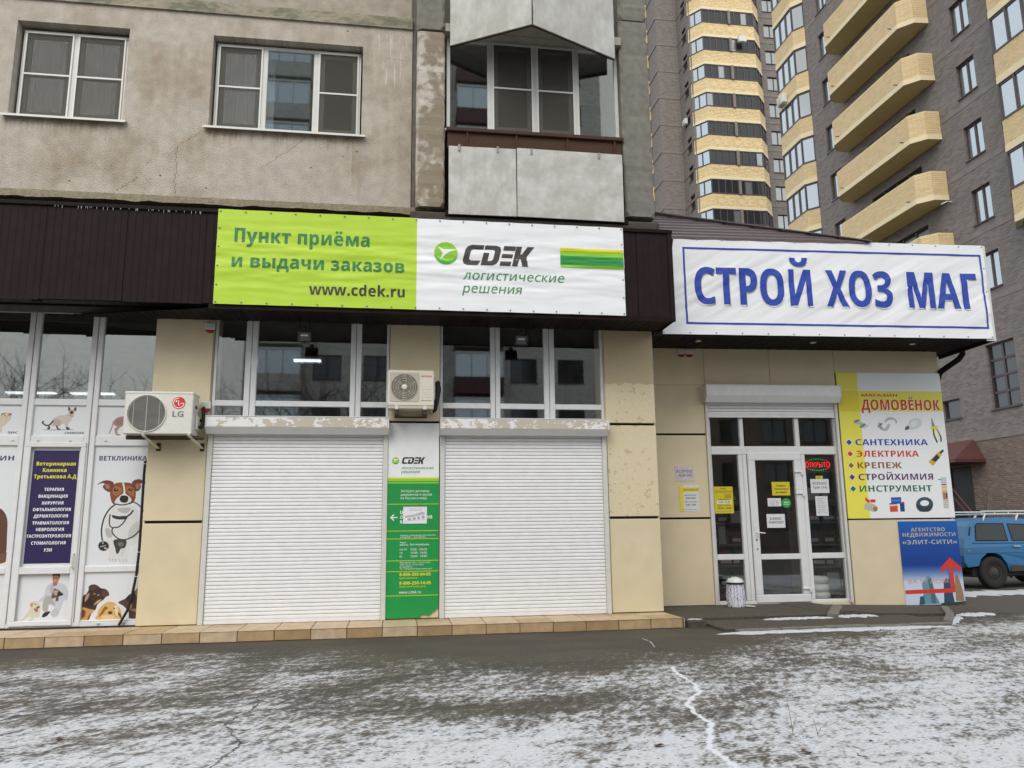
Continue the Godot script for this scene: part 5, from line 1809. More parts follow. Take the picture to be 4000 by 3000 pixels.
func make_air_conditioners() -> void:
	# the larger one at the clinic: horizontal wires, a red round emblem
	var o := thing("air_conditioner", "larger white air conditioner with red round emblem on the clinic's beige pillar", "air conditioner", at(-3.875, 2.90, 0.14), "outdoor units on the pillars")
	ac_body(o, 0.95, 0.615, 0.36, M.ac_white, 0.31, 0.305, 0.262)
	var g := Mb.new()
	for k in range(-17, 18):
		var y := k * 0.0153
		var half := sqrt(maxf(0.0, 0.268 * 0.268 - y * y))
		g.tube([Vector3(0.31 - half, 0.305 + y, 0.372), Vector3(0.31 + half, 0.305 + y, 0.372)], 0.0019, 5)
	part(o, "grille", g, M.ac_white)
	part(o, "grille_ring", Mb.new().tube(ring_at(0.31, 0.305, 0.368, 0.27), 0.009, 8, true), M.ac_white)
	part(o, "grille_stay", Mb.new().tube([Vector3(0.31, 0.04, 0.367), Vector3(0.31, 0.57, 0.367)], 0.004, 6).tube([Vector3(0.13, 0.12, 0.367), Vector3(0.13, 0.49, 0.367)], 0.003, 6).tube([Vector3(0.49, 0.12, 0.367), Vector3(0.49, 0.49, 0.367)], 0.003, 6), M.ac_white)
	part(o, "lid", bx(-0.006, 0.585, -0.004, 0.956, 0.628, 0.366, 0.014), M.ac_white)
	patch(o, "emblem", circle(0.75, 0.46, 0.092, 32), M.ink_red, 0.3625)
	var arc := Mb.new()
	for k in 26:      # the emblem's ring, open at the upper right, with its bar
		var a := 1.55 + k * (TAU * 0.76) / 26.0
		var c := 1.55 + (k + 1) * (TAU * 0.76) / 26.0
		arc.poly([Vector3(0.75 + 0.078 * cos(a), 0.46 + 0.078 * sin(a), 0.3645), Vector3(0.75 + 0.068 * cos(a), 0.46 + 0.068 * sin(a), 0.3645), Vector3(0.75 + 0.068 * cos(c), 0.46 + 0.068 * sin(c), 0.3645), Vector3(0.75 + 0.078 * cos(c), 0.46 + 0.078 * sin(c), 0.3645)])
	arc.poly([Vector3(0.775, 0.45, 0.3645), Vector3(0.828, 0.45, 0.3645), Vector3(0.828, 0.46, 0.3645), Vector3(0.775, 0.46, 0.3645)])
	part(o, "emblem_ring", arc, M.ink_white)
	patch(o, "emblem_letter", [Vector2(0.742, 0.5), Vector2(0.742, 0.425), Vector2(0.768, 0.425), Vector2(0.768, 0.434), Vector2(0.752, 0.434), Vector2(0.752, 0.5)], M.ink_white, 0.3645)
	patch(o, "emblem_dot", circle(0.716, 0.487, 0.012, 12), M.ink_white, 0.3645)
	text(o, "LG", 0.67, 0.255, 0.3635, 0.083, 0.155, M.ink_grey)
	part(o, "valve_cover", bx(0.951, 0.09, 0.05, 0.985, 0.3, 0.2, 0.01), M.ac_white)
	part(o, "handle_recess", bx(0.948, 0.40, 0.12, 0.9525, 0.45, 0.22), M.dark)
	part(o, "pipe", Mb.new().tube([Vector3(0.985, 0.14, 0.12), Vector3(1.02, 0.13, 0.1), Vector3(1.03, 0.2, 0.03), Vector3(1.0, 0.45, -0.08), Vector3(1.0, 0.5, -0.14)], [0.02, 0.026, 0.03, 0.024, 0.022], 10), M.black_rubber)
	for y in [0.05, 0.24]:
		part(o, "bracket_beam", Mb.new().box(Vector3(-0.05 + y * 0.3, -0.05, y), Vector3(1.06, -0.012, y + 0.035), 0.003), M.rust_steel)
	for x in [0.27, 0.9]:
		part(o, "bracket_arm", Mb.new().box(Vector3(x, -0.014, -0.138), Vector3(x + 0.035, 0.0, 0.38), 0.003).bar(Vector3(x + 0.016, -0.02, 0.34), Vector3(x + 0.10, -0.16, -0.12), 0.045, 0.012), M.ac_cream)
		part(o, "bracket_plate", bx(x + 0.07, -0.20, -0.138, x + 0.13, -0.08, -0.128), M.rust_steel)
	# the smaller one between the shutters: square grille with rings
	var s := thing("air_conditioner", "smaller cream air conditioner with red lettering above the green panel", "air conditioner", at(-0.105, 3.375, 0.12), "outdoor units on the pillars")
	ac_body(s, 0.715, 0.56, 0.28, M.ac_cream, 0.257, 0.293, 0.205)
	part(s, "grille_plate", square_plate(0.035, 0.49, 0.065, 0.52, 0.257, 0.293, 0.207, 0.2805, 0.286), M.ac_grille)
	g = Mb.new()
	for k in range(-11, 12):
		var y := k * 0.0178
		var half := sqrt(maxf(0.0, 0.205 * 0.205 - y * y))
		g.tube([Vector3(0.257 - half, 0.293 + y, 0.290), Vector3(0.257 + half, 0.293 + y, 0.290)], 0.0042, 5)
	for r in [0.205, 0.17, 0.135, 0.098]:
		g.tube(ring_at(0.257, 0.293, 0.293, r), 0.0035, 5, true)
	for k in 6:
		var a := TAU * k / 6 + 0.25
		g.tube([Vector3(0.257, 0.293, 0.293), Vector3(0.257 + 0.11 * cos(a), 0.293 + 0.11 * sin(a), 0.294), Vector3(0.257 + 0.205 * cos(a + 0.25), 0.293 + 0.205 * sin(a + 0.25), 0.293)], 0.0035, 5)
	part(s, "grille", g, M.ac_grille)
	part(s, "grille_hub", Mb.new().lathe([Vector2(0.042, 0.0), Vector2(0.04, 0.008), Vector2(0.0, 0.012)], 20, Transform3D(Basis(Vector3.RIGHT, PI / 2), Vector3(0.257, 0.293, 0.29))), M.ac_cream)
	for y in [0.465, 0.425, 0.385, 0.345, 0.305]:
		part(s, "louvre", bx(0.515, y - 0.17, 0.2795, 0.69, y - 0.166, 0.2825), M.ac_grille)
	text(s, "AVEX", 0.51, 0.452, 0.2815, 0.028, 0.17, M.ink_red, "sans_bold", 0.15)
	text(s, "www.avex-bt.ru", 0.515, 0.075, 0.2815, 0.02, 0.17, M.ink_black, "sans_bold", 0.1)
	part(s, "base_pan", bx(0.005, -0.045, 0.01, 0.71, 0.0, 0.275, 0.004), M.ac_grille)
	part(s, "side_cover", bx(0.716, 0.12, 0.06, 0.735, 0.42, 0.2, 0.008), M.ac_cream)
	for x in [0.115, 0.55]:
		part(s, "foot", bx(x, -0.06, 0.24, x + 0.055, 0.0, 0.29, 0.006), M.ac_white)
		part(s, "bracket_arm", bx(x, -0.13, -0.118, x + 0.06, -0.046, 0.27, 0.004), M.rust_steel)
	part(s, "bracket_beam", bx(0.11, -0.135, -0.118, 0.62, -0.118, -0.10), M.rust_steel)
	part(s, "pipe", Mb.new().tube([Vector3(0.76, 0.41, -0.10), Vector3(0.79, 0.42, 0.0), Vector3(0.79, 0.3, 0.06), Vector3(0.765, 0.12, 0.06), Vector3(0.745, -0.03, 0.05), Vector3(0.72, -0.06, 0.02)], [0.025, 0.035, 0.05, 0.042, 0.03, 0.02], 12), M.black_rubber)
	part(s, "drain_hose", Mb.new().tube([Vector3(0.64, -0.045, 0.1), Vector3(0.66, -0.09, 0.1), Vector3(0.70, -0.1, 0.09), Vector3(0.735, -0.05, 0.06)], 0.006, 6), M.rust_steel)

func square_plate(x0: float, x1: float, y0: float, y1: float, cx: float, cy: float, r: float, z0: float, z1: float) -> Mb:      # a plate with a round hole
	var b := Mb.new()
	var n := 48
	var a := []
	var e := []
	for k in n:
		var d := Vector2(cos(TAU * k / n), sin(TAU * k / n))
		var t := 9.0
		for q in [[d.x, x1 - cx, x0 - cx], [d.y, y1 - cy, y0 - cy]]:
			if absf(q[0]) > 1e-5:
				t = minf(t, (q[1] if q[0] > 0 else q[2]) / q[0])
		a.append(Vector2(cx + r * d.x, cy + r * d.y))
		e.append(Vector2(cx + d.x * t, cy + d.y * t))
	for k in n:
		var j := (k + 1) % n
		b.poly([Vector3(a[k].x, a[k].y, z1), Vector3(e[k].x, e[k].y, z1), Vector3(e[j].x, e[j].y, z1), Vector3(a[j].x, a[j].y, z1)])
		b.poly([Vector3(e[k].x, e[k].y, z1), Vector3(e[k].x, e[k].y, z0), Vector3(e[j].x, e[j].y, z0), Vector3(e[j].x, e[j].y, z1)])
		b.poly([Vector3(a[j].x, a[j].y, z1), Vector3(a[j].x, a[j].y, z0), Vector3(a[k].x, a[k].y, z0), Vector3(a[k].x, a[k].y, z1)])
	return b

func make_floodlights() -> void:
	var o := thing("floodlight", "black floodlight hanging under the canopy before the window left of the air conditioner", "floodlight", Transform3D(Basis(Vector3.RIGHT, 0.35), Vector3(-1.375, 4.33, 0.46)), "floodlights under the canopy")
	part(o, "rim", Mb.new().frame(Vector2(-0.105, 0.0), Vector2(0.105, 0.165), 0.016, -0.012, 0.012, 0.004), M.dark)
	part(o, "body", bx(-0.095, 0.008, -0.07, 0.095, 0.157, -0.05, 0.01).box(Vector3(-0.1, 0.002, -0.05), Vector3(-0.09, 0.163, -0.012)).box(Vector3(0.09, 0.002, -0.05), Vector3(0.1, 0.163, -0.012)).box(Vector3(-0.09, 0.002, -0.05), Vector3(0.09, 0.012, -0.012)).box(Vector3(-0.09, 0.153, -0.05), Vector3(0.09, 0.163, -0.012)), M.dark)
	part(o, "reflector", bx(-0.088, 0.014, -0.048, 0.088, 0.151, -0.04), M.reflector_dull)
	part(o, "bulb", Mb.new().tube([Vector3(-0.055, 0.1, -0.022), Vector3(0.055, 0.1, -0.022)], 0.016, 10), M.plastic_white)
	part(o, "lens", bx(-0.089, 0.016, 0.0, 0.089, 0.149, 0.003), M.pane_clear)
	part(o, "junction_box", bx(-0.035, 0.165, -0.06, 0.035, 0.225, -0.015, 0.006), M.dark)
	part(o, "latch", bx(-0.012, -0.018, -0.005, 0.012, 0.0, 0.008, 0.004), M.dark)
	for x in [-0.07, 0.07]:
		part(o, "hanger", Mb.new().tube([Vector3(x, 0.16, -0.03), Vector3(x, 0.38, -0.15)], 0.006, 6), M.dark)
	copy(o, Transform3D(Basis(Vector3.RIGHT, 0.35), Vector3(1.985, 4.355, 0.46)), "black floodlight hanging under the canopy before the window right of the air conditioner")

func make_sirens() -> void:
	var o := thing("alarm_siren", "white alarm siren with red lens just below the canopy on the clinic's pillar", "siren", at(-2.93, 4.59, 0.0), "alarm sirens on the walls")
	part(o, "housing", bx(0, 0.0, 0.0, 0.145, 0.115, 0.055, 0.012), M.plastic_white)
	part(o, "lens", Mb.new().extrude(PackedVector2Array([Vector2(0.004, 0.0), Vector2(0.141, 0.0), Vector2(0.125, -0.03), Vector2(0.095, -0.045), Vector2(0.05, -0.045), Vector2(0.02, -0.03)]), at(0, -0.001, 0.004), 0.046), M.red_plastic)
	for k in 5:
		part(o, "vent", bx(0.02, 0.03 + k * 0.016, 0.0545, 0.125, 0.037 + k * 0.016, 0.0565), M.ac_grille)
	copy(o, at(-2.925, 3.345, 0.0), "white alarm siren with red lens beside the larger air conditioner")
	copy(o, FR * at(0.72, 4.68, 0.0), "left one of the two white alarm sirens under the hardware shop canopy")
	copy(o, FR * at(0.875, 4.68, 0.0), "right one of the two white alarm sirens under the hardware shop canopy")

func make_cable() -> void:
	var o := thing("black_cable", "thick black cable hanging down the clinic glazing beside the beige pillar", "cable", at(-3.70, 0.16, -0.07))
	var pts := []
	for q in [[0.0, 2.40], [-0.005, 2.2], [0.0, 1.65], [0.005, 1.1], [-0.01, 0.73], [-0.05, 0.42], [-0.1, 0.22], [-0.2, 0.02]]:
		pts.append(Vector3(q[0], q[1], 0.0))
	part(o, "jacket", Mb.new().tube(pts, 0.019, 10), M.black_rubber)
	for y in [1.05, 0.7, 2.35]:
		part(o, "clip", bx(-0.03, y, -0.03, 0.03, y + 0.008, 0.022), M.plastic_white)


# ---------------------------------------------------------------- the annex with the hardware shop
func make_annex() -> void:
	var o := thing("shop_annex", "beige panelled hardware shop annex with a white glazed entrance and brown soffit", "shop", FR)
	# wall panels, open joints dark behind them
	part(o, "wall_core", wall(-0.1, 5.90, -0.1, 5.2, -0.35, -0.06, [[1.21, 3.80, 0.05, 3.75]]), M.joint)
	for p in [[0.0, 1.185, 0.105, 1.62], [0.0, 1.185, 1.655, 3.155], [3.83, 5.94, 0.03, 1.575], [3.83, 5.94, 1.61, 4.36], [0.0, 1.185, 3.19, 4.1]]:
		part(o, "cladding_panel", bx(p[0], p[2], -0.045, p[1], p[3], 0.0, 0.006), M.beige_warm)
	for p in [[0.0, 1.215], [1.221, 2.505], [2.511, 3.80], [3.806, 5.94]]:
		part(o, "cladding_panel", bx(p[0], 4.103 if p[0] < 3.8 else 4.363, -0.045, p[1], 5.0, 0.0, 0.004), M.beige_warm)
	part(o, "plinth", bx(0.0, -0.1, -0.3, 5.93, 0.1, -0.03), M.beige_warm)
	part(o, "side_wall", bx(5.90, -0.1, -6.0, 5.93, 5.0, -0.05), M.beige_warm)
	# glazed entrance
	var e := unit(o, "entrance_frame")
	var z := -0.05
	var m: Material = M.upvc
	part(e, "frame", Mb.new().frame(Vector2(1.235, 0.10), Vector2(3.78, 3.56), 0.06, z - 0.08, z, 0.008), m)
	part(e, "transom", bx(1.295, 2.80, z - 0.079, 3.72, 2.955, z + 0.004, 0.008), m)
	for x in [[1.86, 1.935], [2.945, 3.03]]:
		part(e, "post", bx(x[0], 2.955, z - 0.078, x[1], 3.50, z, 0.008), m)
	for x in [[1.80, 1.88], [1.885, 1.96], [3.02, 3.10]]:
		part(e, "post", bx(x[0], 0.16, z - 0.078, x[1], 2.80, z + 0.002, 0.008), m)
	for p in [[1.295, 1.86], [1.935, 2.945], [3.03, 3.72]]:
		part(e, "pane", panes(p[0], p[1], 2.955, 3.50, z - 0.04), M.pane_door)
	for p in [[1.295, 1.80], [3.10, 3.72]]:
		part(e, "bar", bx(p[0], 0.885, z - 0.077, p[1], 0.985, z - 0.003, 0.008), m)
		part(e, "pane", panes(p[0] + 0.01, p[1] - 0.01, 0.985, 2.80, z - 0.04), M.pane_door)
		part(e, "pane", panes(p[0] + 0.01, p[1] - 0.01, 0.16, 0.885, z - 0.04), M.pane_door)
	var d := unit(o, "entrance_door")
	part(d, "leaf", Mb.new().frame(Vector2(1.975, 0.12), Vector2(3.012, 2.83), 0.14, z - 0.06, z + 0.022, 0.01).box(Vector3(2.115, 0.88, z - 0.058), Vector3(2.872, 0.98, z + 0.018), 0.008), m)
	part(d, "pane", panes(2.115, 2.872, 0.98, 2.69, z - 0.02), M.pane_door)
	part(d, "pane", panes(2.115, 2.872, 0.26, 0.88, z - 0.02), M.pane_door)
	part(d, "handle", Mb.new().box(Vector3(2.03, 1.28, z + 0.022), Vector3(2.06, 1.48, z + 0.034), 0.004).tube([Vector3(2.045, 1.37, z + 0.03), Vector3(2.045, 1.37, z + 0.08), Vector3(2.19, 1.355, z + 0.085)], 0.012, 8), m)
	part(d, "keyhole", bx(2.035, 1.22, z + 0.021, 2.06, 1.25, z + 0.027).box(Vector3(2.037, 1.06, z + 0.021), Vector3(2.06, 1.083, z + 0.027)), M.dark)
	for y in [2.46, 2.06, 0.34]:
		part(d, "hinge", bx(2.86, y, z + 0.022, 2.98, y + 0.035, z + 0.045, 0.006).box(Vector3(2.985, y - 0.05, z + 0.02), Vector3(3.03, y + 0.03, z + 0.05), 0.01), m)
	# interior of the shop
	room(o, 0.2, 5.6, 0.08, 4.6, -5.0, -0.37, M.room_warm, M.room_floor)
	# soffit of boards and sheet front behind the banner
	var wide := 0.105
	var plank := bx(0.003, 0, 0, wide - 0.01, 0.012, 1.2, 0.003).box(Vector3(wide - 0.01, 0.006, 0), Vector3(wide + 0.003, 0.016, 1.2)).mesh()
	var x := -0.05
	var i := 0
	while x < 6.2:
		part(o, "soffit_plank", plank, M.brown_dark if i % 3 else M.brown, at(x, 4.80 + 0.002 * (i % 2), -0.02))
		x += wide
		i += 1
	for s in [0.92, 3.1, 5.05]:
		var l := unit(o, "downlight", at(s, 4.797, 0.62))
		part(l, "ring", Mb.new().lathe([Vector2(0.035, 0.0), Vector2(0.055, -0.008), Vector2(0.058, 0.004)], 20), M.chrome)
		part(l, "glass", Mb.new().lathe([Vector2(0.0, -0.002), Vector2(0.035, 0.0)], 16), M.plastic_white)
	part(o, "fascia", bx(-0.05, 4.74, 1.17, 6.27, 6.52, 1.195), M.brown)
	part(o, "fascia_end", bx(6.255, 4.74, -0.4, 6.275, 6.50, 1.17), M.brown)
	part(o, "edge_trim", bx(6.1, 4.735, 1.196, 6.285, 4.77, 1.21).box(Vector3(6.24, 4.77, 1.196), Vector3(6.285, 6.54, 1.205)), M.plastic_white)
	part(o, "soffit_side", bx(5.96, 4.80, -3.0, 6.25, 4.812, -0.022), M.brown_dark)
	# roof of ribbed sheets rising to the main building
	var a := Vector3(-0.25, 6.53, 1.23)
	var b := Vector3(4.0, 6.53, 1.23)
	var c := Vector3(-0.25, 7.58, -0.15)
	var rows := 9
	for k in rows:
		var f0 := k / float(rows)
		var f1 := (k + 1) / float(rows)
		var l0 := a.lerp(c, f0)
		var r0 := b.lerp(c, f0)
		var l1 := a.lerp(c, f1)
		var r1 := b.lerp(c, f1)
		var up := Vector3(0, 0.028, 0.0)
		var rb := Mb.new()
		rb.poly([l0 + up, r0 + up, r1, l1])
		rb.poly([l0 + up - Vector3(0, 0.05, 0), r0 + up - Vector3(0, 0.05, 0), r0 + up, l0 + up])
		part(o, "roof_sheet", rb, M.brown_roof)
	part(o, "hip_flashing", Mb.new().bar(b + Vector3(0.05, 0.02, 0), c + Vector3(0, 0.05, 0), 0.14, 0.02), M.brown_roof)
	part(o, "roof_deck", bx(-0.05, 6.44, -6.0, 6.2, 6.50, 1.16), M.brown_roof)
	part(o, "gutter", Mb.new().tube([Vector3(6.3, 4.82, 0.25), Vector3(6.34, 4.72, 0.2), Vector3(6.28, 4.62, 0.15), Vector3(5.97, 4.40, 0.02), Vector3(5.97, 4.2, -0.15)], 0.055, 12), M.brown_dark)
	# roller shutter over the entrance, rolled up
	var s := thing("roller_shutter", "rolled up white roller shutter over the hardware shop entrance", "roller shutter", FR * at(1.17, 0.1, 0.0), "")
	shutter_box(s, 2.61, 3.66, 3.965, 0.22, M.shutter)
	for q in [0.02, 2.565]:
		part(s, "guide_rail", bx(q, 0.0, -0.045, q + 0.055, 3.66, 0.03, 0.005), M.upvc_old)
	var sm := slat_mesh(2.48)
	for k in 4:
		part(s, "slat", sm, M.shutter, at(0.08, 3.45 + k * 0.0553, -0.02))
	part(s, "bottom_bar", bx(0.08, 3.39, -0.024, 2.56, 3.448, 0.0, 0.004), M.shutter)
	part(s, "cable_end", Mb.new().tube([Vector3(-0.02, 3.72, 0.1), Vector3(-0.06, 3.78, 0.12), Vector3(-0.1, 3.8, 0.1)], 0.006, 6).box(Vector3(-0.05, 3.66, 0.02), Vector3(-0.012, 3.74, 0.08), 0.01), M.ac_grille)


func shelf_unit(label: String, x: float, zz: float, w: float, s: int) -> void:
	var o := thing("store_shelf", label, "shelf", FR * at(x, 0.08, zz), "shelves inside the hardware shop")
	for q in [0.0, w - 0.03]:
		part(o, "upright", bx(q, 0, 0, q + 0.03, 2.2, 0.35), M.shelf)
	var r := RandomNumberGenerator.new()
	r.seed = s
	for k in 5:
		part(o, "board", bx(0.03, 0.1 + k * 0.45, 0, w - 0.03, 0.125 + k * 0.45, 0.35), M.shelf)
	part(o, "back", bx(0, 0, -0.02, w, 2.2, 0.0), M.shelf)

func goods(label: String, x: float, y: float, zz: float, m: Material, s: int) -> void:
	var o := thing("goods_box", label, "box", FR * at(x, y, zz), "goods on the shelves of the hardware shop")
	part(o, "carton", bx(0, 0, 0, 0.16 + 0.05 * (s % 3), 0.2 + 0.06 * (s % 4), 0.2, 0.006), m)
	part(o, "label_band", bx(0.01, 0.05, 0.2, 0.15 + 0.05 * (s % 3), 0.12, 0.2015), M.plastic_white)

func make_shop_inside() -> void:
	shelf_unit("grey shelf rack behind the left side pane of the hardware shop entrance", 0.5, -2.2, 1.35, 1)
	shelf_unit("grey shelf rack behind the glass of the hardware shop door", 2.0, -3.0, 1.2, 2)
	shelf_unit("grey shelf rack behind the right side pane of the hardware shop entrance", 3.6, -2.0, 1.3, 3)
	var ms := [M.goods_dark, M.goods_red, M.goods_green, M.goods_blue, M.plastic_white]
	var names := ["dark", "red", "green", "blue", "white"]
	rng.seed = 5
	for a in [[0.5, -2.2, 1.3, "left"], [2.0, -3.0, 1.15, "middle"], [3.6, -2.0, 1.25, "right"]]:
		for k in 5:
			for j in 4:
				var i := (k * 3 + j * 2 + int(a[0] * 3)) % 5
				goods("%s carton, %s from left on the %s board of the %s shelf rack" % [names[i], ["first", "second", "third", "fourth"][j], ["bottom", "second", "middle", "fourth", "top"][k], a[3]], a[0] + 0.06 + j * 0.29, 0.205 + k * 0.45, a[1] + 0.05, ms[i], k + j)
	# a bundle of white rolls in the right pane
	var o := thing("roll_bundle", "bundle of white wrapped rolls standing behind the lower right entrance pane", "bundle", FR * at(3.42, 0.09, -0.62))
	for k in 3:
		var ring := []
		for i in 24:
			var a := TAU * i / 24
			ring.append(Vector3(0.17 * cos(a), 0.08 + k * 0.15, 0.13 * sin(a)))
		part(o, "roll", Mb.new().tube(ring, 0.085 - 0.008 * k, 10, true), M.plastic_white)
	o = thing("extinguisher", "red fire extinguisher standing inside the lower left entrance pane", "extinguisher", FR * at(1.40, 0.085, -0.45))
	part(o, "cylinder", Mb.new().lathe([Vector2(0.05, 0), Vector2(0.06, 0.02), Vector2(0.06, 0.36), Vector2(0.04, 0.42), Vector2(0.02, 0.44)], 16), M.goods_red)
	part(o, "valve", bx(-0.02, 0.44, -0.015, 0.03, 0.49, 0.015, 0.004), M.dark)


func note(called: String, label: String, x0: float, y0: float, x1: float, y1: float, w: float, m: Material, group := "") -> Node3D:
	var o := thing(called, label, "notice", FR * at(x0, y0, w), group)
	part(o, "sheet", bx(0, 0, 0, x1 - x0, y1 - y0, 0.002), m)
	return o

func make_notices() -> void:
	var z := 0.0035
	var gl := -0.05 - 0.0355      # outer face of the entrance's fixed panes
	var gd := -0.05 - 0.016       # outer face of the door's pane
	var o := note("paper_notice", "pinkish copy price sheet in a clear sleeve on the beige wall left of the entrance", 0.56, 2.31, 0.92, 2.58, 0.004, M.paper_pink)
	text(o, "КСЕРОКС", 0.03, 0.155, z, 0.05, 0.31, M.ink_grey)
	text(o, "3руб (А4)", 0.06, 0.085, z, 0.045, 0.26, M.ink_grey)
	for c in [[0.0, 0.0], [0.34, 0.0], [0.0, 0.255], [0.34, 0.255]]:
		part(o, "corner_tape", bx(c[0] - 0.006, c[1] - 0.004, 0.002, c[0] + 0.03, c[1] + 0.018, 0.003), M.pane_clear)
	o = note("opening_hours", "white and yellow opening hours sheet on the beige wall left of the entrance", 0.63, 1.76, 0.99, 2.24, 0.004, M.paper)
	patch(o, "band", rect(0.0, 0.0, 0.065, 0.48), M.sign_yellow2, 0.003)
	patch(o, "band", rect(0.065, 0.36, 0.36, 0.43), M.sign_yellow2, 0.003)
	text(o, "ДОМОВЁНОК", 0.075, 0.375, z + 0.002, 0.035, 0.28, M.ink_orange)
	text(o, "РЕЖИМ РАБОТЫ", 0.085, 0.285, z, 0.018, 0.22, M.ink_navy)
	text(o, "9⁰⁰-19⁰⁰" if false else "9.00-19.00", 0.11, 0.225, z, 0.03, 0.18, M.ink_black)
	text(o, "Суббота - воскресенье", 0.085, 0.165, z, 0.018, 0.235, M.ink_navy)
	text(o, "10.00 - 18.00", 0.10, 0.105, z, 0.03, 0.19, M.ink_black)
	patch(o, "rule", rect(0.02, 0.03, 0.33, 0.036), M.ink_grey, 0.003)
	o = note("opening_hours", "yellow opening hours sheet stuck on the left side pane of the entrance", 1.31, 1.72, 1.67, 2.21, gl, M.paper_yellow)
	text(o, "магазин", 0.12, 0.45, z, 0.018, 0.12, M.ink_black)
	text(o, "ДОМОВЁНОК", 0.012, 0.375, z, 0.045, 0.335, M.ink_orange)
	for q in [["Сантехника", 0.335], ["Электрика", 0.31], ["Крепеж", 0.285]]:
		text(o, q[0], 0.2, q[1], z, 0.016, 0.12, M.ink_black)
	text(o, "РЕЖИМ РАБОТЫ", 0.09, 0.245, z, 0.018, 0.19, M.ink_black)
	patch(o, "box", rect(0.05, 0.18, 0.32, 0.23), M.ink_white, 0.003)
	text(o, "9.00-19.00", 0.07, 0.19, z + 0.002, 0.032, 0.23, M.ink_black)
	text(o, "Суббота - воскресенье", 0.06, 0.14, z, 0.016, 0.24, M.ink_black)
	text(o, "10.00 — 18.00", 0.06, 0.08, z, 0.035, 0.25, M.ink_black)
	patch(o, "rule", rect(0.02, 0.03, 0.33, 0.036), M.ink_grey, 0.003)
	o = note("paper_notice", "small yellow sale notice on the glass of the hardware shop door", 2.42, 2.04, 2.77, 2.29, gd, M.paper_yellow)
	for q in [["В продаже", 0.165, 0.19, 0.08], ["Уплотнители", 0.105, 0.27, 0.04], ["для дверей", 0.045, 0.21, 0.07]]:
		text(o, q[0], q[3], q[1], z, 0.032, q[2], M.ink_black)
	o = note("paper_notice", "small white slip beside the green sticker on the hardware shop door", 2.32, 1.84, 2.58, 1.99, gd, M.paper)
	for q in [["1м 9 р.", 0.09], ["или 10", 0.05], ["2 р/т. м.", 0.015]]:
		text(o, q[0], 0.04, q[1], z, 0.026, 0.17, M.ink_grey, "sans")
	o = thing("round_sticker", "round green sticker on the glass of the hardware shop door", "sticker", FR * at(2.68, 1.90, gd))
	part(o, "disc", Mb.new().lathe([Vector2(0.088, 0.0), Vector2(0.088, 0.002)], 28, Transform3D(Basis(Vector3.RIGHT, PI / 2), Vector3.ZERO)), M.sticker_green)
	text(o, "ДВЕРИ", -0.05, 0.0, z, 0.022, 0.1, M.ink_white)
	text(o, "на себя", -0.045, -0.035, z, 0.018, 0.09, M.ink_white)
	o = note("paper_notice", "white notice saying the copier works, lowest on the hardware shop door", 2.28, 1.45, 2.63, 1.70, gd, M.paper)
	text(o, "КСЕРОКС", 0.06, 0.145, z, 0.042, 0.22, M.ink_black, "serif_bold")
	text(o, "РАБОТАЕТ!", 0.04, 0.08, z, 0.042, 0.28, M.ink_black, "serif_bold")
	o = note("paper_notice", "white copy price sheet below the lit sign on the right side pane", 3.19, 2.08, 3.55, 2.34, gl, M.paper)
	text(o, "КСЕРОКС", 0.04, 0.155, z, 0.05, 0.29, M.ink_grey)
	text(o, "3руб. (А4)", 0.04, 0.085, z, 0.042, 0.28, M.ink_grey)
	o = note("paper_notice", "narrow white price list, lowest sheet on the right side pane", 3.26, 1.66, 3.50, 2.02, gl, M.paper)
	for k in 9:
		text(o, ["БЕЛАРУС", "2 руб.", "за 1 копию", "3 листа", "двусторонняя", "ламинация", "скан", "печать", "фото"][k], 0.03, 0.31 - k * 0.033, z, 0.018, [0.17, 0.1, 0.16, 0.12, 0.18, 0.15, 0.16, 0.17, 0.18][k], M.ink_grey, "sans")
	o = note("paper_notice", "small yellow slip between the lit sign and the copy price sheet", 3.30, 2.345, 3.44, 2.40, gl, M.paper_yellow)
	text(o, "А4", 0.03, 0.012, z, 0.025, 0.05, M.ink_black)
	# sign of light-emitting diodes
	o = thing("led_sign", "lit red and green open sign in the right side pane of the entrance", "sign", FR * at(3.115, 2.47, -0.20))
	part(o, "board", bx(0, 0, 0, 0.58, 0.285, 0.02, 0.004), M.dark)
	text(o, "ОТКРЫТО", 0.05, 0.10, 0.023, 0.092, 0.48, M.led_red, "sans")
	var bulb := Mb.new().lathe([Vector2(0.007, 0.0), Vector2(0.007, 0.006), Vector2(0.0, 0.01)], 8, Transform3D(Basis(Vector3.RIGHT, PI / 2), Vector3.ZERO)).mesh()
	for k in 34:
		var a := TAU * k / 34
		var top := absf(sin(a)) > 0.8
		part(o, "bulb", bulb, M.led_green if top and absf(cos(a)) < 0.45 else M.led_red, at(0.29 + 0.25 * cos(a), 0.145 + 0.108 * sin(a), 0.02))
	var l := OmniLight3D.new()
	l.name = "led_sign_glow"
	l.light_color = Color(1.0, 0.2, 0.15)
	l.light_energy = 0.002
	l.light_size = 0.1
	l.shadow_enabled = true
	l.transform = FR * at(3.4, 2.61, -0.13)
	add_child(l)


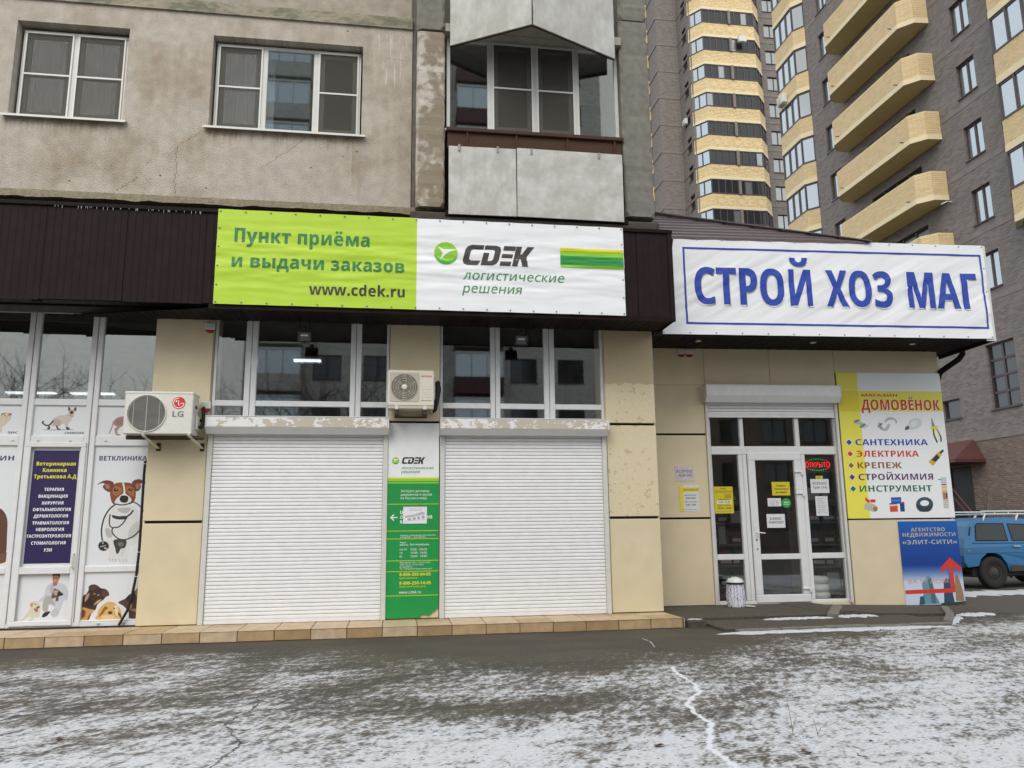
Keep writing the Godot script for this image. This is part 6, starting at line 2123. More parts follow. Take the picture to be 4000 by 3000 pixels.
func make_boards() -> void:
	# the hardware shop's price board
	var o := thing("sign_board", "large white and yellow hardware sign board on the wall right of the entrance", "sign", FR * at(3.82, 1.60, 0.001))
	var W := 2.12
	var H := 2.77
	var p := Pic.new(960, 1248, h("e6e9eb"), PackedVector2Array([Vector2(-143, -550), Vector2(1373, -533), Vector2(1641, 1606), Vector2(66, 1610)]))
	var steel := h("aeb6bb")
	var dark := h("6d777d")
	p.sharp([-143, -550, 155, -546, 385, 1609, 66, 1610], h("e4dc52"))
	p.sharp([-103, -270, 1408, -253, 1445, 50, -62, 40], h("e4dc52"))
	p.sharp([-103, -270, 185, -265, 218, 42, -62, 40], h("e0cf2a"))
	# fitting, tap, lamp, pliers
	p.stroke([150, 185, 190, 215, 250, 235, 300, 265], 44, steel)
	p.stroke([145, 200, 200, 175], 30, dark)
	p.stroke([235, 275, 290, 235], 34, dark)
	p.stroke([275, 290, 330, 250], 30, h("c5cbce"))
	p.stroke([500, 235, 520, 290, 600, 315, 640, 240], 44, steel)
	p.stroke([585, 200, 620, 155, 690, 150, 740, 180, 750, 215], 28, steel)
	p.stroke([600, 190, 640, 165, 700, 165], 8, dark)
	p.stroke([485, 270, 545, 225], 22, dark)
	p.stroke([510, 220, 535, 300], 16, dark)
	p.area([925, 260, 940, 190, 1000, 150, 1060, 145, 1110, 170, 1125, 220, 1105, 270, 1060, 300, 990, 325, 940, 310], h("c9d2d6"))
	p.area([960, 230, 1010, 180, 1060, 200, 1040, 260, 980, 280], h("d9e0e2"))
	p.area([880, 290, 920, 255, 945, 300, 905, 325, 880, 318], h("5d5f52"))
	p.sharp([1262, 150, 1275, 150, 1325, 270, 1275, 275], h("8a8d8c"))
	p.sharp([1255, 285, 1310, 270, 1365, 265, 1360, 310, 1310, 330, 1265, 310], h("dcd23b"))
	p.stroke([1300, 320, 1310, 400, 1340, 470, 1358, 510], 22, h("2a2b22"))
	p.stroke([1312, 320, 1322, 390, 1345, 450], 12, h("d8cf3c"))
	p.stroke([1350, 320, 1385, 380, 1412, 440, 1415, 498], 22, h("2a2b22"))
	p.stroke([1345, 320, 1378, 385, 1400, 440], 12, h("d8cf3c"))
	# glue and sealant
	p.sharp([1232, 795, 1375, 650, 1430, 695, 1300, 858], h("c9a640"))
	p.sharp([1275, 770, 1355, 685, 1400, 735, 1335, 795], h("2c2b28"))
	p.sharp([1375, 650, 1410, 630, 1435, 680, 1420, 700], h("c9b88a"))
	p.stroke([1415, 660, 1445, 630], 34, h("34383b"))
	p.sharp([1415, 1025, 1498, 1022, 1503, 1100, 1418, 1100], h("b7c6cc"))
	p.sharp([1418, 1100, 1503, 1100, 1548, 1478, 1468, 1478], h("c9c9c3"))
	p.sharp([1428, 1120, 1502, 1118, 1504, 1136, 1430, 1138], h("b8383a"))
	p.sharp([1434, 1160, 1506, 1158, 1510, 1180, 1438, 1182], h("cdb56a"))
	p.sharp([1440, 1215, 1512, 1213, 1515, 1240, 1444, 1242], h("d3ac35"))
	p.sharp([1446, 1245, 1515, 1243, 1525, 1340, 1460, 1345], h("a9766a"))
	p.sharp([1495, 1255, 1517, 1253, 1520, 1320, 1500, 1322], h("33302d"))
	p.stroke([1385, 1052, 1420, 1058], 12, h("3b4043"))
	for y in [1360, 1390, 1420, 1450]:
		p.stroke([1470, y, 1535, y - 2], 8, h("9b9b94"))
	# valve, batteries, hose
	p.area([295, 1430, 330, 1390, 420, 1400, 480, 1440, 490, 1490, 450, 1515, 370, 1500, 310, 1480], h("b5b6a8"))
	p.spot(455, 1475, 32, 36, h("9a7c34"))
	p.sharp([310, 1300, 350, 1340, 455, 1335, 458, 1380, 345, 1385, 305, 1345], h("cf3b2c"))
	p.stroke([375, 1330, 380, 1420], 16, h("b9bcbb"))
	p.sharp([682, 1310, 832, 1306, 838, 1400, 690, 1405], h("1d52a8"))
	p.sharp([700, 1340, 825, 1338, 828, 1368, 704, 1370], h("3f7bd0"))
	p.sharp([655, 1395, 780, 1388, 788, 1515, 670, 1520], h("c7c8c6"))
	p.sharp([668, 1440, 782, 1430, 788, 1515, 675, 1520], h("cf4a30"))
	p.sharp([660, 1393, 778, 1387, 780, 1405, 664, 1412], h("43443e"))
	p.sharp([812, 1390, 880, 1380, 890, 1515, 825, 1515], h("1d3f7a"))
	p.sharp([812, 1382, 880, 1375, 882, 1398, 815, 1402], h("a02c2c"))
	p.spot(1180, 1415, 128, 108, h("2b3946"))
	p.spot(1180, 1385, 118, 72, h("3c4d5c"))
	p.spot(1180, 1395, 66, 42, h("e6e9eb"))
	for k in 4:
		p.stroke([1062, 1420 + k * 18, 1110, 1490 + k * 8, 1180, 1508 + k * 3, 1250, 1490 + k * 8, 1298, 1420 + k * 18], 4, h("1d2730"))
	p.grain(0.03, 11)
	var bd := bx(0, 0, 0, W, H, 0.022, 0.003)
	remap_uv(bd)
	part(o, "board", bd, uv_mat("hardware_print", p.texture(), 0.4))
	var z := 0.0245
	text(o, "МАГАЗИН", 0.48, 2.30, z, 0.05, 0.72, M.ink_red)
	text(o, "ДОМОВЁНОК", 0.455 + 0.012, 2.04 - 0.012, z, 0.20, 1.6, M.ink_white, "sans_bold", 0.0, 0, "letter_shadow")
	text(o, "ДОМОВЁНОК", 0.455, 2.04, z + 0.0015, 0.20, 1.6, M.ink_red)
	var y := 1.365
	for q in [["САНТЕХНИКА", 1.455, M.ink_blue], ["ЭЛЕКТРИКА", 1.25, M.ink_red], ["КРЕПЕЖ", 0.88, M.ink_brown], ["СТРОЙХИМИЯ", 1.49, M.ink_purple], ["ИНСТРУМЕНТ", 1.44, M.ink_teal]]:
		text(o, q[0], 0.27, y, z, 0.115, q[1], q[2])
		patch(o, "bullet", [Vector2(0.072, y + 0.057), Vector2(0.142, y - 0.012), Vector2(0.212, y + 0.057), Vector2(0.142, y + 0.126)], M.ink_white, z)
		patch(o, "bullet", [Vector2(0.084, y + 0.057), Vector2(0.142, y), Vector2(0.2, y + 0.057), Vector2(0.142, y + 0.114)], q[2], z + 0.001)
		y -= 0.218
	# estate agency's board
	o = thing("sign_board", "small blue estate agency board with a red arrow below the hardware board", "sign", FR * at(4.79, 0.025, 0.001))
	p = Pic.new(512, 640, h("1458a6"), PackedVector2Array([Vector2(115, 75), Vector2(1175, 65), Vector2(1345, 1575), Vector2(290, 1580)]))
	for k in 64:      # printed sky
		var a := 65.0 + k * 23.7
		var f := (a - 65.0) / 1515.0
		var c := h("0f5cb0").lerp(h("0d3a8c"), clampf(f / 0.5, 0, 1)) if f < 0.52 else h("0d3a8c").lerp(h("c4d0e4"), clampf((f - 0.52) / 0.2, 0, 1))
		p.fill(PackedVector2Array([Vector2(0, p.h * k / 64.0), Vector2(p.w, p.h * k / 64.0), Vector2(p.w, p.h * (k + 1) / 64.0), Vector2(0, p.h * (k + 1) / 64.0)]), c)
	p.sharp([560, 1200, 620, 1130, 640, 1060, 690, 1060, 730, 1110, 770, 1290, 800, 1400, 890, 1560, 520, 1570, 590, 1400], h("5f93a6"))
	p.sharp([660, 1120, 720, 1110, 770, 1290, 700, 1290], h("3f6f70"))
	p.sharp([700, 1290, 770, 1290, 830, 1560, 740, 1560], h("4d6d78"))
	p.sharp([530, 1430, 600, 1420, 620, 1570, 520, 1575], h("2f5568"))
	p.sharp([945, 1180, 985, 1110, 1060, 1120, 1090, 1290, 1150, 1560, 960, 1560], h("2f4a66"))
	p.sharp([1010, 930, 1100, 920, 1160, 1300, 1070, 1290], h("4a6690"))
	p.sharp([1140, 1060, 1190, 1040, 1230, 1150, 1290, 1340, 1320, 1520, 1170, 1520], h("9a7a5c"))
	p.sharp([900, 1560, 1000, 1530, 1100, 1540, 1340, 1520, 1345, 1575, 900, 1580], h("27453f"))
	p.sharp([265, 1315, 1085, 1290, 1035, 900, 910, 1020, 888, 925, 1052, 735, 1255, 915, 1245, 1010, 1105, 900, 1160, 1365, 275, 1385], h("d2382b"))
	p.grain(0.04, 12)
	bd = bx(0, 0, 0, 1.17, 1.515, 0.02, 0.003)
	remap_uv(bd)
	part(o, "board", bd, uv_mat("agency_print", p.texture(), 0.4))
	z = 0.0225
	for q in [["АГЕНТСТВО", 0.23, 1.325, 0.68, 0.07], ["НЕДВИЖИМОСТИ", 0.06, 1.232, 1.05, 0.07], ["«ЭЛИТ-СИТИ»", 0.04, 1.092, 1.09, 0.08]]:
		text(o, q[0], q[1] + 0.006, q[2] - 0.006, z, q[4], q[3], M.ink_navy, "sans_bold", 0.0, 0, "letter_shadow")
		text(o, q[0], q[1], q[2], z + 0.0015, q[4], q[3], M.ink_shadow)
	text(o, "ЗА УГЛОМ", 0.07, 0.385, z, 0.075, 0.8, mat("ink_pink", h("d98a86"), 0.5), "sans")


func make_trash_bag() -> void:
	var o := thing("waste_bin", "small striped waste bin lined with a plastic bag by the hardware shop door", "bin", FR * at(1.44, 0.105, 0.34))
	var w := 256
	var d := PackedByteArray()
	d.resize(w * w * 3)
	var wob := field(w, w, 0.03, 77, 3)
	for i in w * w:
		var u := (i % w) / float(w)
		var s := sin(u * TAU * 17.0 + wob[i] / 40.0)
		var c := 208 if s > -0.55 else 140
		d[i * 3] = c; d[i * 3 + 1] = c; d[i * 3 + 2] = mini(255, c + 14)
	var b := Mb.new()
	var n := 48
	var rows := 10
	var ns := noise(FastNoiseLite.TYPE_SIMPLEX_SMOOTH, 1.5, 8, 3)
	for j in rows:
		for k in n:
			var q := []
			var nn := []
			var uv := []
			for c in [[j, k], [j, k + 1], [j + 1, k + 1], [j + 1, k]]:
				var a: float = -TAU * c[1] / n
				var y: float = 0.39 * c[0] / rows
				var r := 0.125 + 0.035 * sin(PI * (0.15 + 0.75 * c[0] / rows)) + 0.008 * sin(a * 9.0) + 0.012 * ns.get_noise_2d(cos(a) * 2.0, sin(a) * 2.0 + y * 4.0)
				q.append(Vector3(r * cos(a), y, r * sin(a)))
				nn.append(Vector3(cos(a), 0.1, sin(a)).normalized())
				uv.append(Vector2(float(c[1]) / n, 1.0 - float(c[0]) / rows))
			var s0 := b.v.size()
			b.smooth(q, nn)
			for c in 4:
				b.t[s0 + c] = uv[c]
	var m := uv_mat("striped_plastic", rgb_texture(w, w, d), 0.5)
	m.texture_repeat = true
	part(o, "body", b, m)
	part(o, "rim", Mb.new().lathe([Vector2(0.150, 0.385), Vector2(0.158, 0.395), Vector2(0.158, 0.408), Vector2(0.148, 0.415)], 32), M.dark)
	part(o, "base", Mb.new().lathe([Vector2(0.0, 0.0), Vector2(0.135, 0.0), Vector2(0.14, 0.02)], 24), M.dark)
	var l := Mb.new()
	var prof := []
	for k in 9:
		prof.append(Vector2(0.145 * cos(PI / 2 * k / 8.0) + 0.006 * (k % 2), 0.40 + 0.10 * sin(PI / 2 * k / 8.0)))
	l.lathe(prof, 14)
	for i in l.v.size():
		var p := l.v[i]
		l.v[i] = p + Vector3(0.02 * ns.get_noise_2d(p.x * 9.0, p.z * 9.0), 0.03 * ns.get_noise_2d(p.x * 8.0 + 5.0, p.z * 8.0) , 0.0)
	part(o, "liner", l, M.plastic_white)
	part(o, "loose_end", Mb.new().bar(Vector3(0.12, 0.02, 0.12), Vector3(0.28, 0.01, 0.14), 0.08, 0.015, 0.005), M.plastic_white)


# ---------------------------------------------------------------- lamps that are lit behind the glass
func tube_lamp(label: String, x: float, y: float, z: float, len: float) -> void:
	var o := thing("tube_lamp", label, "lamp", at(x, y, z), "lit tubes in the shops")
	part(o, "fitting", bx(0, 0.03, -0.09, len, 0.08, 0.09, 0.008), M.plastic_white)
	for k in [-0.05, 0.05]:
		part(o, "tube", Mb.new().tube([Vector3(0.02, 0.01, k), Vector3(len - 0.02, 0.01, k)], 0.014, 8), M.tube_glow)
	var l := AreaLight3D.new()
	l.name = "tube_light"
	l.area_size = Vector2(len, 0.16)
	l.light_energy = 0.3
	l.light_color = Color(0.95, 0.98, 1.0)
	l.shadow_enabled = true
	l.transform = Transform3D(Basis(Vector3.RIGHT, -PI / 2), Vector3(x + len / 2, y - 0.02, z))
	add_child(l)

func make_lamps() -> void:
	tube_lamp("lit white tube lamp under the clinic ceiling, seen at the left edge", -8.0, 4.38, -5.0, 1.0)
	tube_lamp("lit white tube lamp under the clinic ceiling above the cat poster", -6.75, 4.38, -5.0, 0.9)
	tube_lamp("lit white tube lamp behind the wide window left of the smaller air conditioner", -1.95, 4.72, -2.8, 0.55)


# ---------------------------------------------------------------- the blue car
func inset(y: float) -> float:      # how far the car's flank leans in at a height
	return (0.0 if y < 1.02 else (y - 1.02) * 0.26) + (0.03 * clampf((0.6 - y) / 0.2, 0, 1))

func lean(x: float, y: float, out: float) -> Vector3:
	return Vector3(x, y, -inset(y) + out)

func flank_pane(pts: Array, out: float) -> Mb:
	var m := Mb.new()
	var q := []
	for p in pts:
		q.append(lean(p[0], p[1], out))
	m.poly(q)
	return m

func make_car() -> void:
	# built facing +x, 4.1 m long, its wheels on y = 0; its near flank at z = 0
	var o := thing("parked_car", "small boxy sky-blue off-road car with mud on its sills and a pale roof rack", "car", Transform3D(Basis(Vector3.UP, deg_to_rad(3.0)) * Basis.from_scale(Vector3(0.95, 0.95, 0.95)), Vector3(13.0, -0.005, -4.25)))
	var side := PackedVector2Array([Vector2(0.02, 0.62), Vector2(0.0, 0.80), Vector2(0.03, 0.98), Vector2(0.12, 1.20), Vector2(0.30, 1.50), Vector2(0.42, 1.62), Vector2(0.75, 1.69), Vector2(1.5, 1.71), Vector2(2.15, 1.66), Vector2(2.30, 1.60), Vector2(2.72, 1.12), Vector2(3.35, 1.06), Vector2(3.92, 0.99), Vector2(4.02, 0.92), Vector2(4.05, 0.62), Vector2(4.02, 0.50),
		Vector2(3.72, 0.50), Vector2(3.66, 0.68), Vector2(3.5, 0.80), Vector2(3.3, 0.83), Vector2(3.08, 0.78), Vector2(2.92, 0.62), Vector2(2.86, 0.40), Vector2(1.28, 0.40), Vector2(1.20, 0.60), Vector2(1.05, 0.80), Vector2(0.85, 0.87), Vector2(0.66, 0.85), Vector2(0.48, 0.72), Vector2(0.40, 0.55), Vector2(0.1, 0.52)])
	# cross sections: the flanks lean in above the waist
	var wd := 1.75
	var b := Mb.new()
	var half := wd / 2
	var tri := Geometry2D.triangulate_polygon(side)
	for i in range(0, tri.size(), 3):
		var q := [side[tri[i]], side[tri[i + 1]], side[tri[i + 2]]]
		if (q[1] - q[0]).cross(q[2] - q[0]) < 0.0:
			q.reverse()
		var near := []
		var far := []
		for p in q:
			near.append(Vector3(p.x, p.y, -inset(p.y)))
			far.append(Vector3(p.x, p.y, -wd + inset(p.y)))
		b.poly(near)
		far.reverse()
		b.poly(far)
	for i in side.size():
		var p := side[i]
		var q := side[(i + 1) % side.size()]
		var c := Vector3(2.0, 0.9, -half)
		var face := [Vector3(p.x, p.y, -inset(p.y)), Vector3(q.x, q.y, -inset(q.y)), Vector3(q.x, q.y, -wd + inset(q.y)), Vector3(p.x, p.y, -wd + inset(p.y))]
		b.poly([face[3], face[2], face[1], face[0]] if (face[1] - face[0]).cross(face[2] - face[0]).dot(Vector3((p.y - q.y), (q.x - p.x), 0)) > 0 else face)
	part(o, "body", b, M.car_blue)
	for w in [[[0.42, 1.16], [1.33, 1.15], [1.33, 1.555], [0.60, 1.565], [0.53, 1.52]], [[1.46, 1.15], [2.45, 1.15], [2.18, 1.52], [1.46, 1.55]]]:
		part(o, "side_window", flank_pane(w, 0.006), M.car_glass)
		var r := []
		for p in w:
			r.append(lean(p[0], p[1], 0.006))
		part(o, "window_seal", Mb.new().tube(r, 0.012, 6, true), M.black_rubber)
	part(o, "windscreen", Mb.new().bar(Vector3(2.33, 1.57, -half), Vector3(2.70, 1.15, -half), 0.012, 1.35), M.car_glass)
	part(o, "waist_crease", Mb.new().tube([lean(0.32, 1.10, 0.002), lean(2.7, 1.08, 0.002)], 0.014, 8), M.car_blue)
	part(o, "waist_crease", Mb.new().tube([lean(0.1, 0.87, 0.002), lean(4.0, 0.84, 0.002)], 0.010, 8), M.car_blue)
	for x in [1.40, 2.58]:
		part(o, "door_gap", Mb.new().tube([lean(x, 0.45, 0.001), lean(x, 1.1, 0.001)], 0.004, 5), M.dark)
	part(o, "door_handle", Mb.new().tube([lean(1.42, 1.005, 0.02), lean(1.62, 1.0, 0.02)], 0.018, 8), M.chrome)
	part(o, "wing_mirror", bx(2.30, 1.12, 0.02, 2.42, 1.26, 0.16, 0.02), M.dark)
	part(o, "vent", Mb.new().tube([lean(0.27, 1.28, 0.003), lean(0.37, 1.48, 0.003)], 0.018, 6), M.dark)
	part(o, "side_lamp", bx(0.13, 0.905, -0.005, 0.2, 0.935, 0.008, 0.004), M.ink_orange)
	part(o, "sill_mud", bx(1.29, 0.40, -0.028, 2.85, 0.55, 0.004, 0.01), M.mud)
	part(o, "underbody", bx(0.3, 0.28, -wd + 0.12, 3.8, 0.5, -0.12, 0.02), M.dark)
	part(o, "bumper", bx(-0.10, 0.50, -wd + 0.02, 0.02, 0.60, 0.0, 0.02), M.dark)
	part(o, "bumper_strip", bx(-0.105, 0.535, -wd + 0.04, -0.098, 0.56, 0.002), M.chrome)
	part(o, "bumper", bx(4.02, 0.46, -wd + 0.02, 4.14, 0.60, 0.0, 0.02), M.dark)
	part(o, "exhaust", Mb.new().tube([Vector3(-0.06, 0.36, -0.4), Vector3(0.4, 0.38, -0.4)], 0.035, 10), M.dark)
	for l in [-0.35, -wd + 0.35]:
		part(o, "headlight", Mb.new().lathe([Vector2(0.1, 0), Vector2(0.09, 0.03), Vector2(0, 0.05)], 20, Transform3D(Basis(Vector3.BACK, -PI / 2), Vector3(4.03, 0.78, l))), M.plastic_white)
		part(o, "tail_lamp", bx(-0.012, 0.75, l - 0.08, 0.02, 0.93, l + 0.08, 0.01), M.red_plastic)
	for f in [[0.83, 0.0], [3.28, 0.0], [0.83, -wd + 0.2], [3.28, -wd + 0.2]]:
		var u := unit(o, "wheel", Transform3D(Basis(Vector3.RIGHT, PI / 2), Vector3(f[0], 0.385, f[1] - 0.2)))
		part(u, "tyre", Mb.new().lathe([Vector2(0.22, 0.0), Vector2(0.35, 0.0), Vector2(0.385, 0.04), Vector2(0.388, 0.10), Vector2(0.385, 0.16), Vector2(0.35, 0.20), Vector2(0.23, 0.19), Vector2(0.22, 0.16)], 36), M.black_rubber)
		part(u, "rim", Mb.new().lathe([Vector2(0.225, 0.15), Vector2(0.22, 0.175), Vector2(0.20, 0.16), Vector2(0.14, 0.15), Vector2(0.11, 0.17), Vector2(0.07, 0.185), Vector2(0.06, 0.20), Vector2(0.0, 0.205)], 28), M.mud)
	for x in [0.80, 1.75]:
		for zz in [-0.20, -wd + 0.20]:
			part(o, "rack_foot", Mb.new().tube([Vector3(x, 1.62, zz + (0.02 if zz > -0.5 else -0.02)), Vector3(x + 0.12, 1.80, zz)], 0.024, 8), M.plastic_white)
	for zz in [-0.2, -wd + 0.2]:
		for y in [1.79, 1.86]:
			part(o, "rack_rail", Mb.new().tube([Vector3(0.8, y, zz), Vector3(2.15, y, zz)], 0.018, 8), M.plastic_white)
	for x in [0.8, 1.2, 1.6, 2.15]:
		part(o, "rack_bar", Mb.new().tube([Vector3(x, 1.79, -0.2), Vector3(x, 1.79, -wd + 0.2)], 0.016, 8).tube([Vector3(x, 1.79, -0.2), Vector3(x, 1.86, -0.2)], 0.014, 8), M.plastic_white)


# ---------------------------------------------------------------- the tower blocks behind
func loop_walls(plan: Array, y0: float, y1: float, closed := false) -> Mb:      # upright faces along a plan of Vector2(x, z), seen from the left of the way
	var b := Mb.new()
	for i in plan.size() - (0 if closed else 1):
		var p: Vector2 = plan[i]
		var q: Vector2 = plan[(i + 1) % plan.size()]
		b.poly([Vector3(q.x, y0, q.y), Vector3(p.x, y0, p.y), Vector3(p.x, y1, p.y), Vector3(q.x, y1, q.y)])
	return b

func slab(plan: Array, y0: float, y1: float) -> Mb:
	var p := PackedVector2Array()
	for q in plan:
		p.append(Vector2(q.x, -q.y))
	return Mb.new().extrude(p, Transform3D(Basis(Vector3.RIGHT, Vector3.FORWARD, Vector3.UP), Vector3(0, y0, 0)), y1 - y0)

func offset_plan(plan: Array, d: float) -> Array:      # the same open plan pushed d to the right of the way
	var out := []
	for i in plan.size():
		var n := Vector2.ZERO
		for k in [i - 1, i]:
			if k >= 0 and k < plan.size() - 1:
				var t: Vector2 = (plan[k + 1] - plan[k]).normalized()
				n += Vector2(t.y, -t.x)
		n = n.normalized()
		out.append(plan[i] + n * d)
	return out

func courses(plan: Array, y0: float, y1: float, s: int) -> Mb:      # single bricks laid on a plan, a centimetre proud of their mortar, each of its own tone
	var b := Mb.new()
	var g := RandomNumberGenerator.new()
	g.seed = s
	var n := int((y1 - y0) / 0.095)
	var hgt := (y1 - y0) / n
	for i in plan.size() - 1:
		var p: Vector2 = plan[i]
		var q: Vector2 = plan[i + 1]
		var l := p.distance_to(q)
		var m := maxi(1, int(l / 0.27))
		var t := (q - p) / l
		var o := Vector2(t.y, -t.x) * 0.012
		var wide := l / m
		for r in n:
			var a := -0.5 * wide * (r % 2)
			while a < l - 0.01:
				var e0 := maxf(a + 0.006, 0.002)
				var e1 := minf(a + wide - 0.006, l - 0.002)
				a += wide
				if e1 - e0 < 0.03:
					continue
				var u0 := p + t * e0
				var u1 := p + t * e1
				var v0 := y0 + r * hgt + 0.007
				var v1 := y0 + (r + 1) * hgt - 0.007
				var f0 := [Vector3(u1.x + o.x, v0, u1.y + o.y), Vector3(u0.x + o.x, v0, u0.y + o.y), Vector3(u0.x + o.x, v1, u0.y + o.y), Vector3(u1.x + o.x, v1, u1.y + o.y)]
				var k0 := [Vector3(u1.x, v0, u1.y), Vector3(u0.x, v0, u0.y), Vector3(u0.x, v1, u0.y), Vector3(u1.x, v1, u1.y)]
				b.poly(f0)
				for j in 4:
					b.poly([f0[j], k0[j], k0[(j + 1) % 4], f0[(j + 1) % 4]])
				var k := g.randf_range(0.93, 1.04)
				var w := g.randf()
				while b.c.size() < b.v.size():
					b.c.append(Color(lerpf(0.73, 0.69, w) * k, lerpf(0.58, 0.53, w) * k, lerpf(0.345, 0.30, w) * k))
	return b

func bay_floor(o: Node3D, plan: Array, y: float, parapet: float, top: float, cuts: Array, gl: Array, near := false) -> void:
	# plan runs with the outside on its right; parapet, cream band and glazing of one storey
	var inn := offset_plan(plan, -0.25)
	var back: Array = inn.duplicate()
	back.reverse()
	var f := unit(o, "bay_storey")
	part(f, "parapet", loop_walls(plan, y + 0.28, y + parapet), M.mortar_yellow if near else M.brick_yellow)
	if near:
		part(f, "brick_courses", courses(plan, y + 0.28, y + parapet, int(y)), M.brick_tones).set_meta("kind", "stuff")
	part(f, "band", slab(offset_plan(plan, 0.03) + back, y, y + 0.28), M.band_cream)
	part(f, "coping", slab(offset_plan(plan, 0.04) + back, y + parapet, y + parapet + 0.05), M.tower_frame)
	var g := offset_plan(plan, -0.06)
	for i in g.size() - 1:
		var p: Vector2 = g[i]
		var q: Vector2 = g[i + 1]
		var n: int = cuts[i]
		var d := (q - p) / n
		for k in n:
			var a := p + d * k
			var c := p + d * (k + 1)
			var nn := Vector2(d.y, -d.x).normalized()
			part(f, "pane", loop_walls([a, c], y + parapet + 0.05, top), gl[i % gl.size()] if (k * 7 + int(y)) % 11 or gl.size() == 1 else M.pane_sky)
			part(f, "frame", Mb.new().bar(Vector3(a.x + nn.x * 0.02, y + parapet + 0.05, a.y + nn.y * 0.02), Vector3(a.x + nn.x * 0.02, top, a.y + nn.y * 0.02), 0.09, 0.09), M.tower_frame)
		part(f, "frame", Mb.new().bar(Vector3(p.x, top - 0.05, p.y), Vector3(q.x, top - 0.05, q.y), 0.08, 0.1), M.tower_frame)
		part(f, "frame", Mb.new().bar(Vector3(p.x, y + parapet + 0.08, p.y), Vector3(q.x, y + parapet + 0.08, q.y), 0.08, 0.08), M.tower_frame)

func tower_window(o: Node3D, basis: Basis, where: Vector3, w: float, hgt: float, glass_m: Material, cols := 2, rows := 1) -> void:      # local x along the wall, z out of it; where is the lower left corner on the wall
	var u := unit(o, "window", Transform3D(basis, where))
	for i in cols:
		for j in rows:
			part(u, "pane", bx(w * i / cols + 0.04, hgt * j / rows + 0.04, -0.2, w * (i + 1) / cols - 0.04, hgt * (j + 1) / rows - 0.04, -0.17), glass_m)
	var fr := Mb.new().frame(Vector2(0, 0), Vector2(w, hgt), 0.06, -0.22, -0.12, 0.0)
	for i in range(1, cols):
		fr.box(Vector3(w * i / cols - 0.05, 0.06, -0.219), Vector3(w * i / cols + 0.05, hgt - 0.06, -0.125))
	for j in range(1, rows):
		fr.box(Vector3(0.06, hgt * j / rows - 0.05, -0.218), Vector3(w - 0.06, hgt * j / rows + 0.05, -0.126))
	part(u, "frame", fr, M.tower_frame)
	part(u, "sill", bx(-0.05, -0.06, -0.12, w + 0.05, 0.0, 0.06), M.tower_frame)

func side_wall(z0: float, z1: float, y0: float, y1: float, holes: Array) -> Mb:      # wall in local coordinates: x runs from far to near along +z
	return wall(z0, z1, y0, y1, -0.3, 0.0, holes)

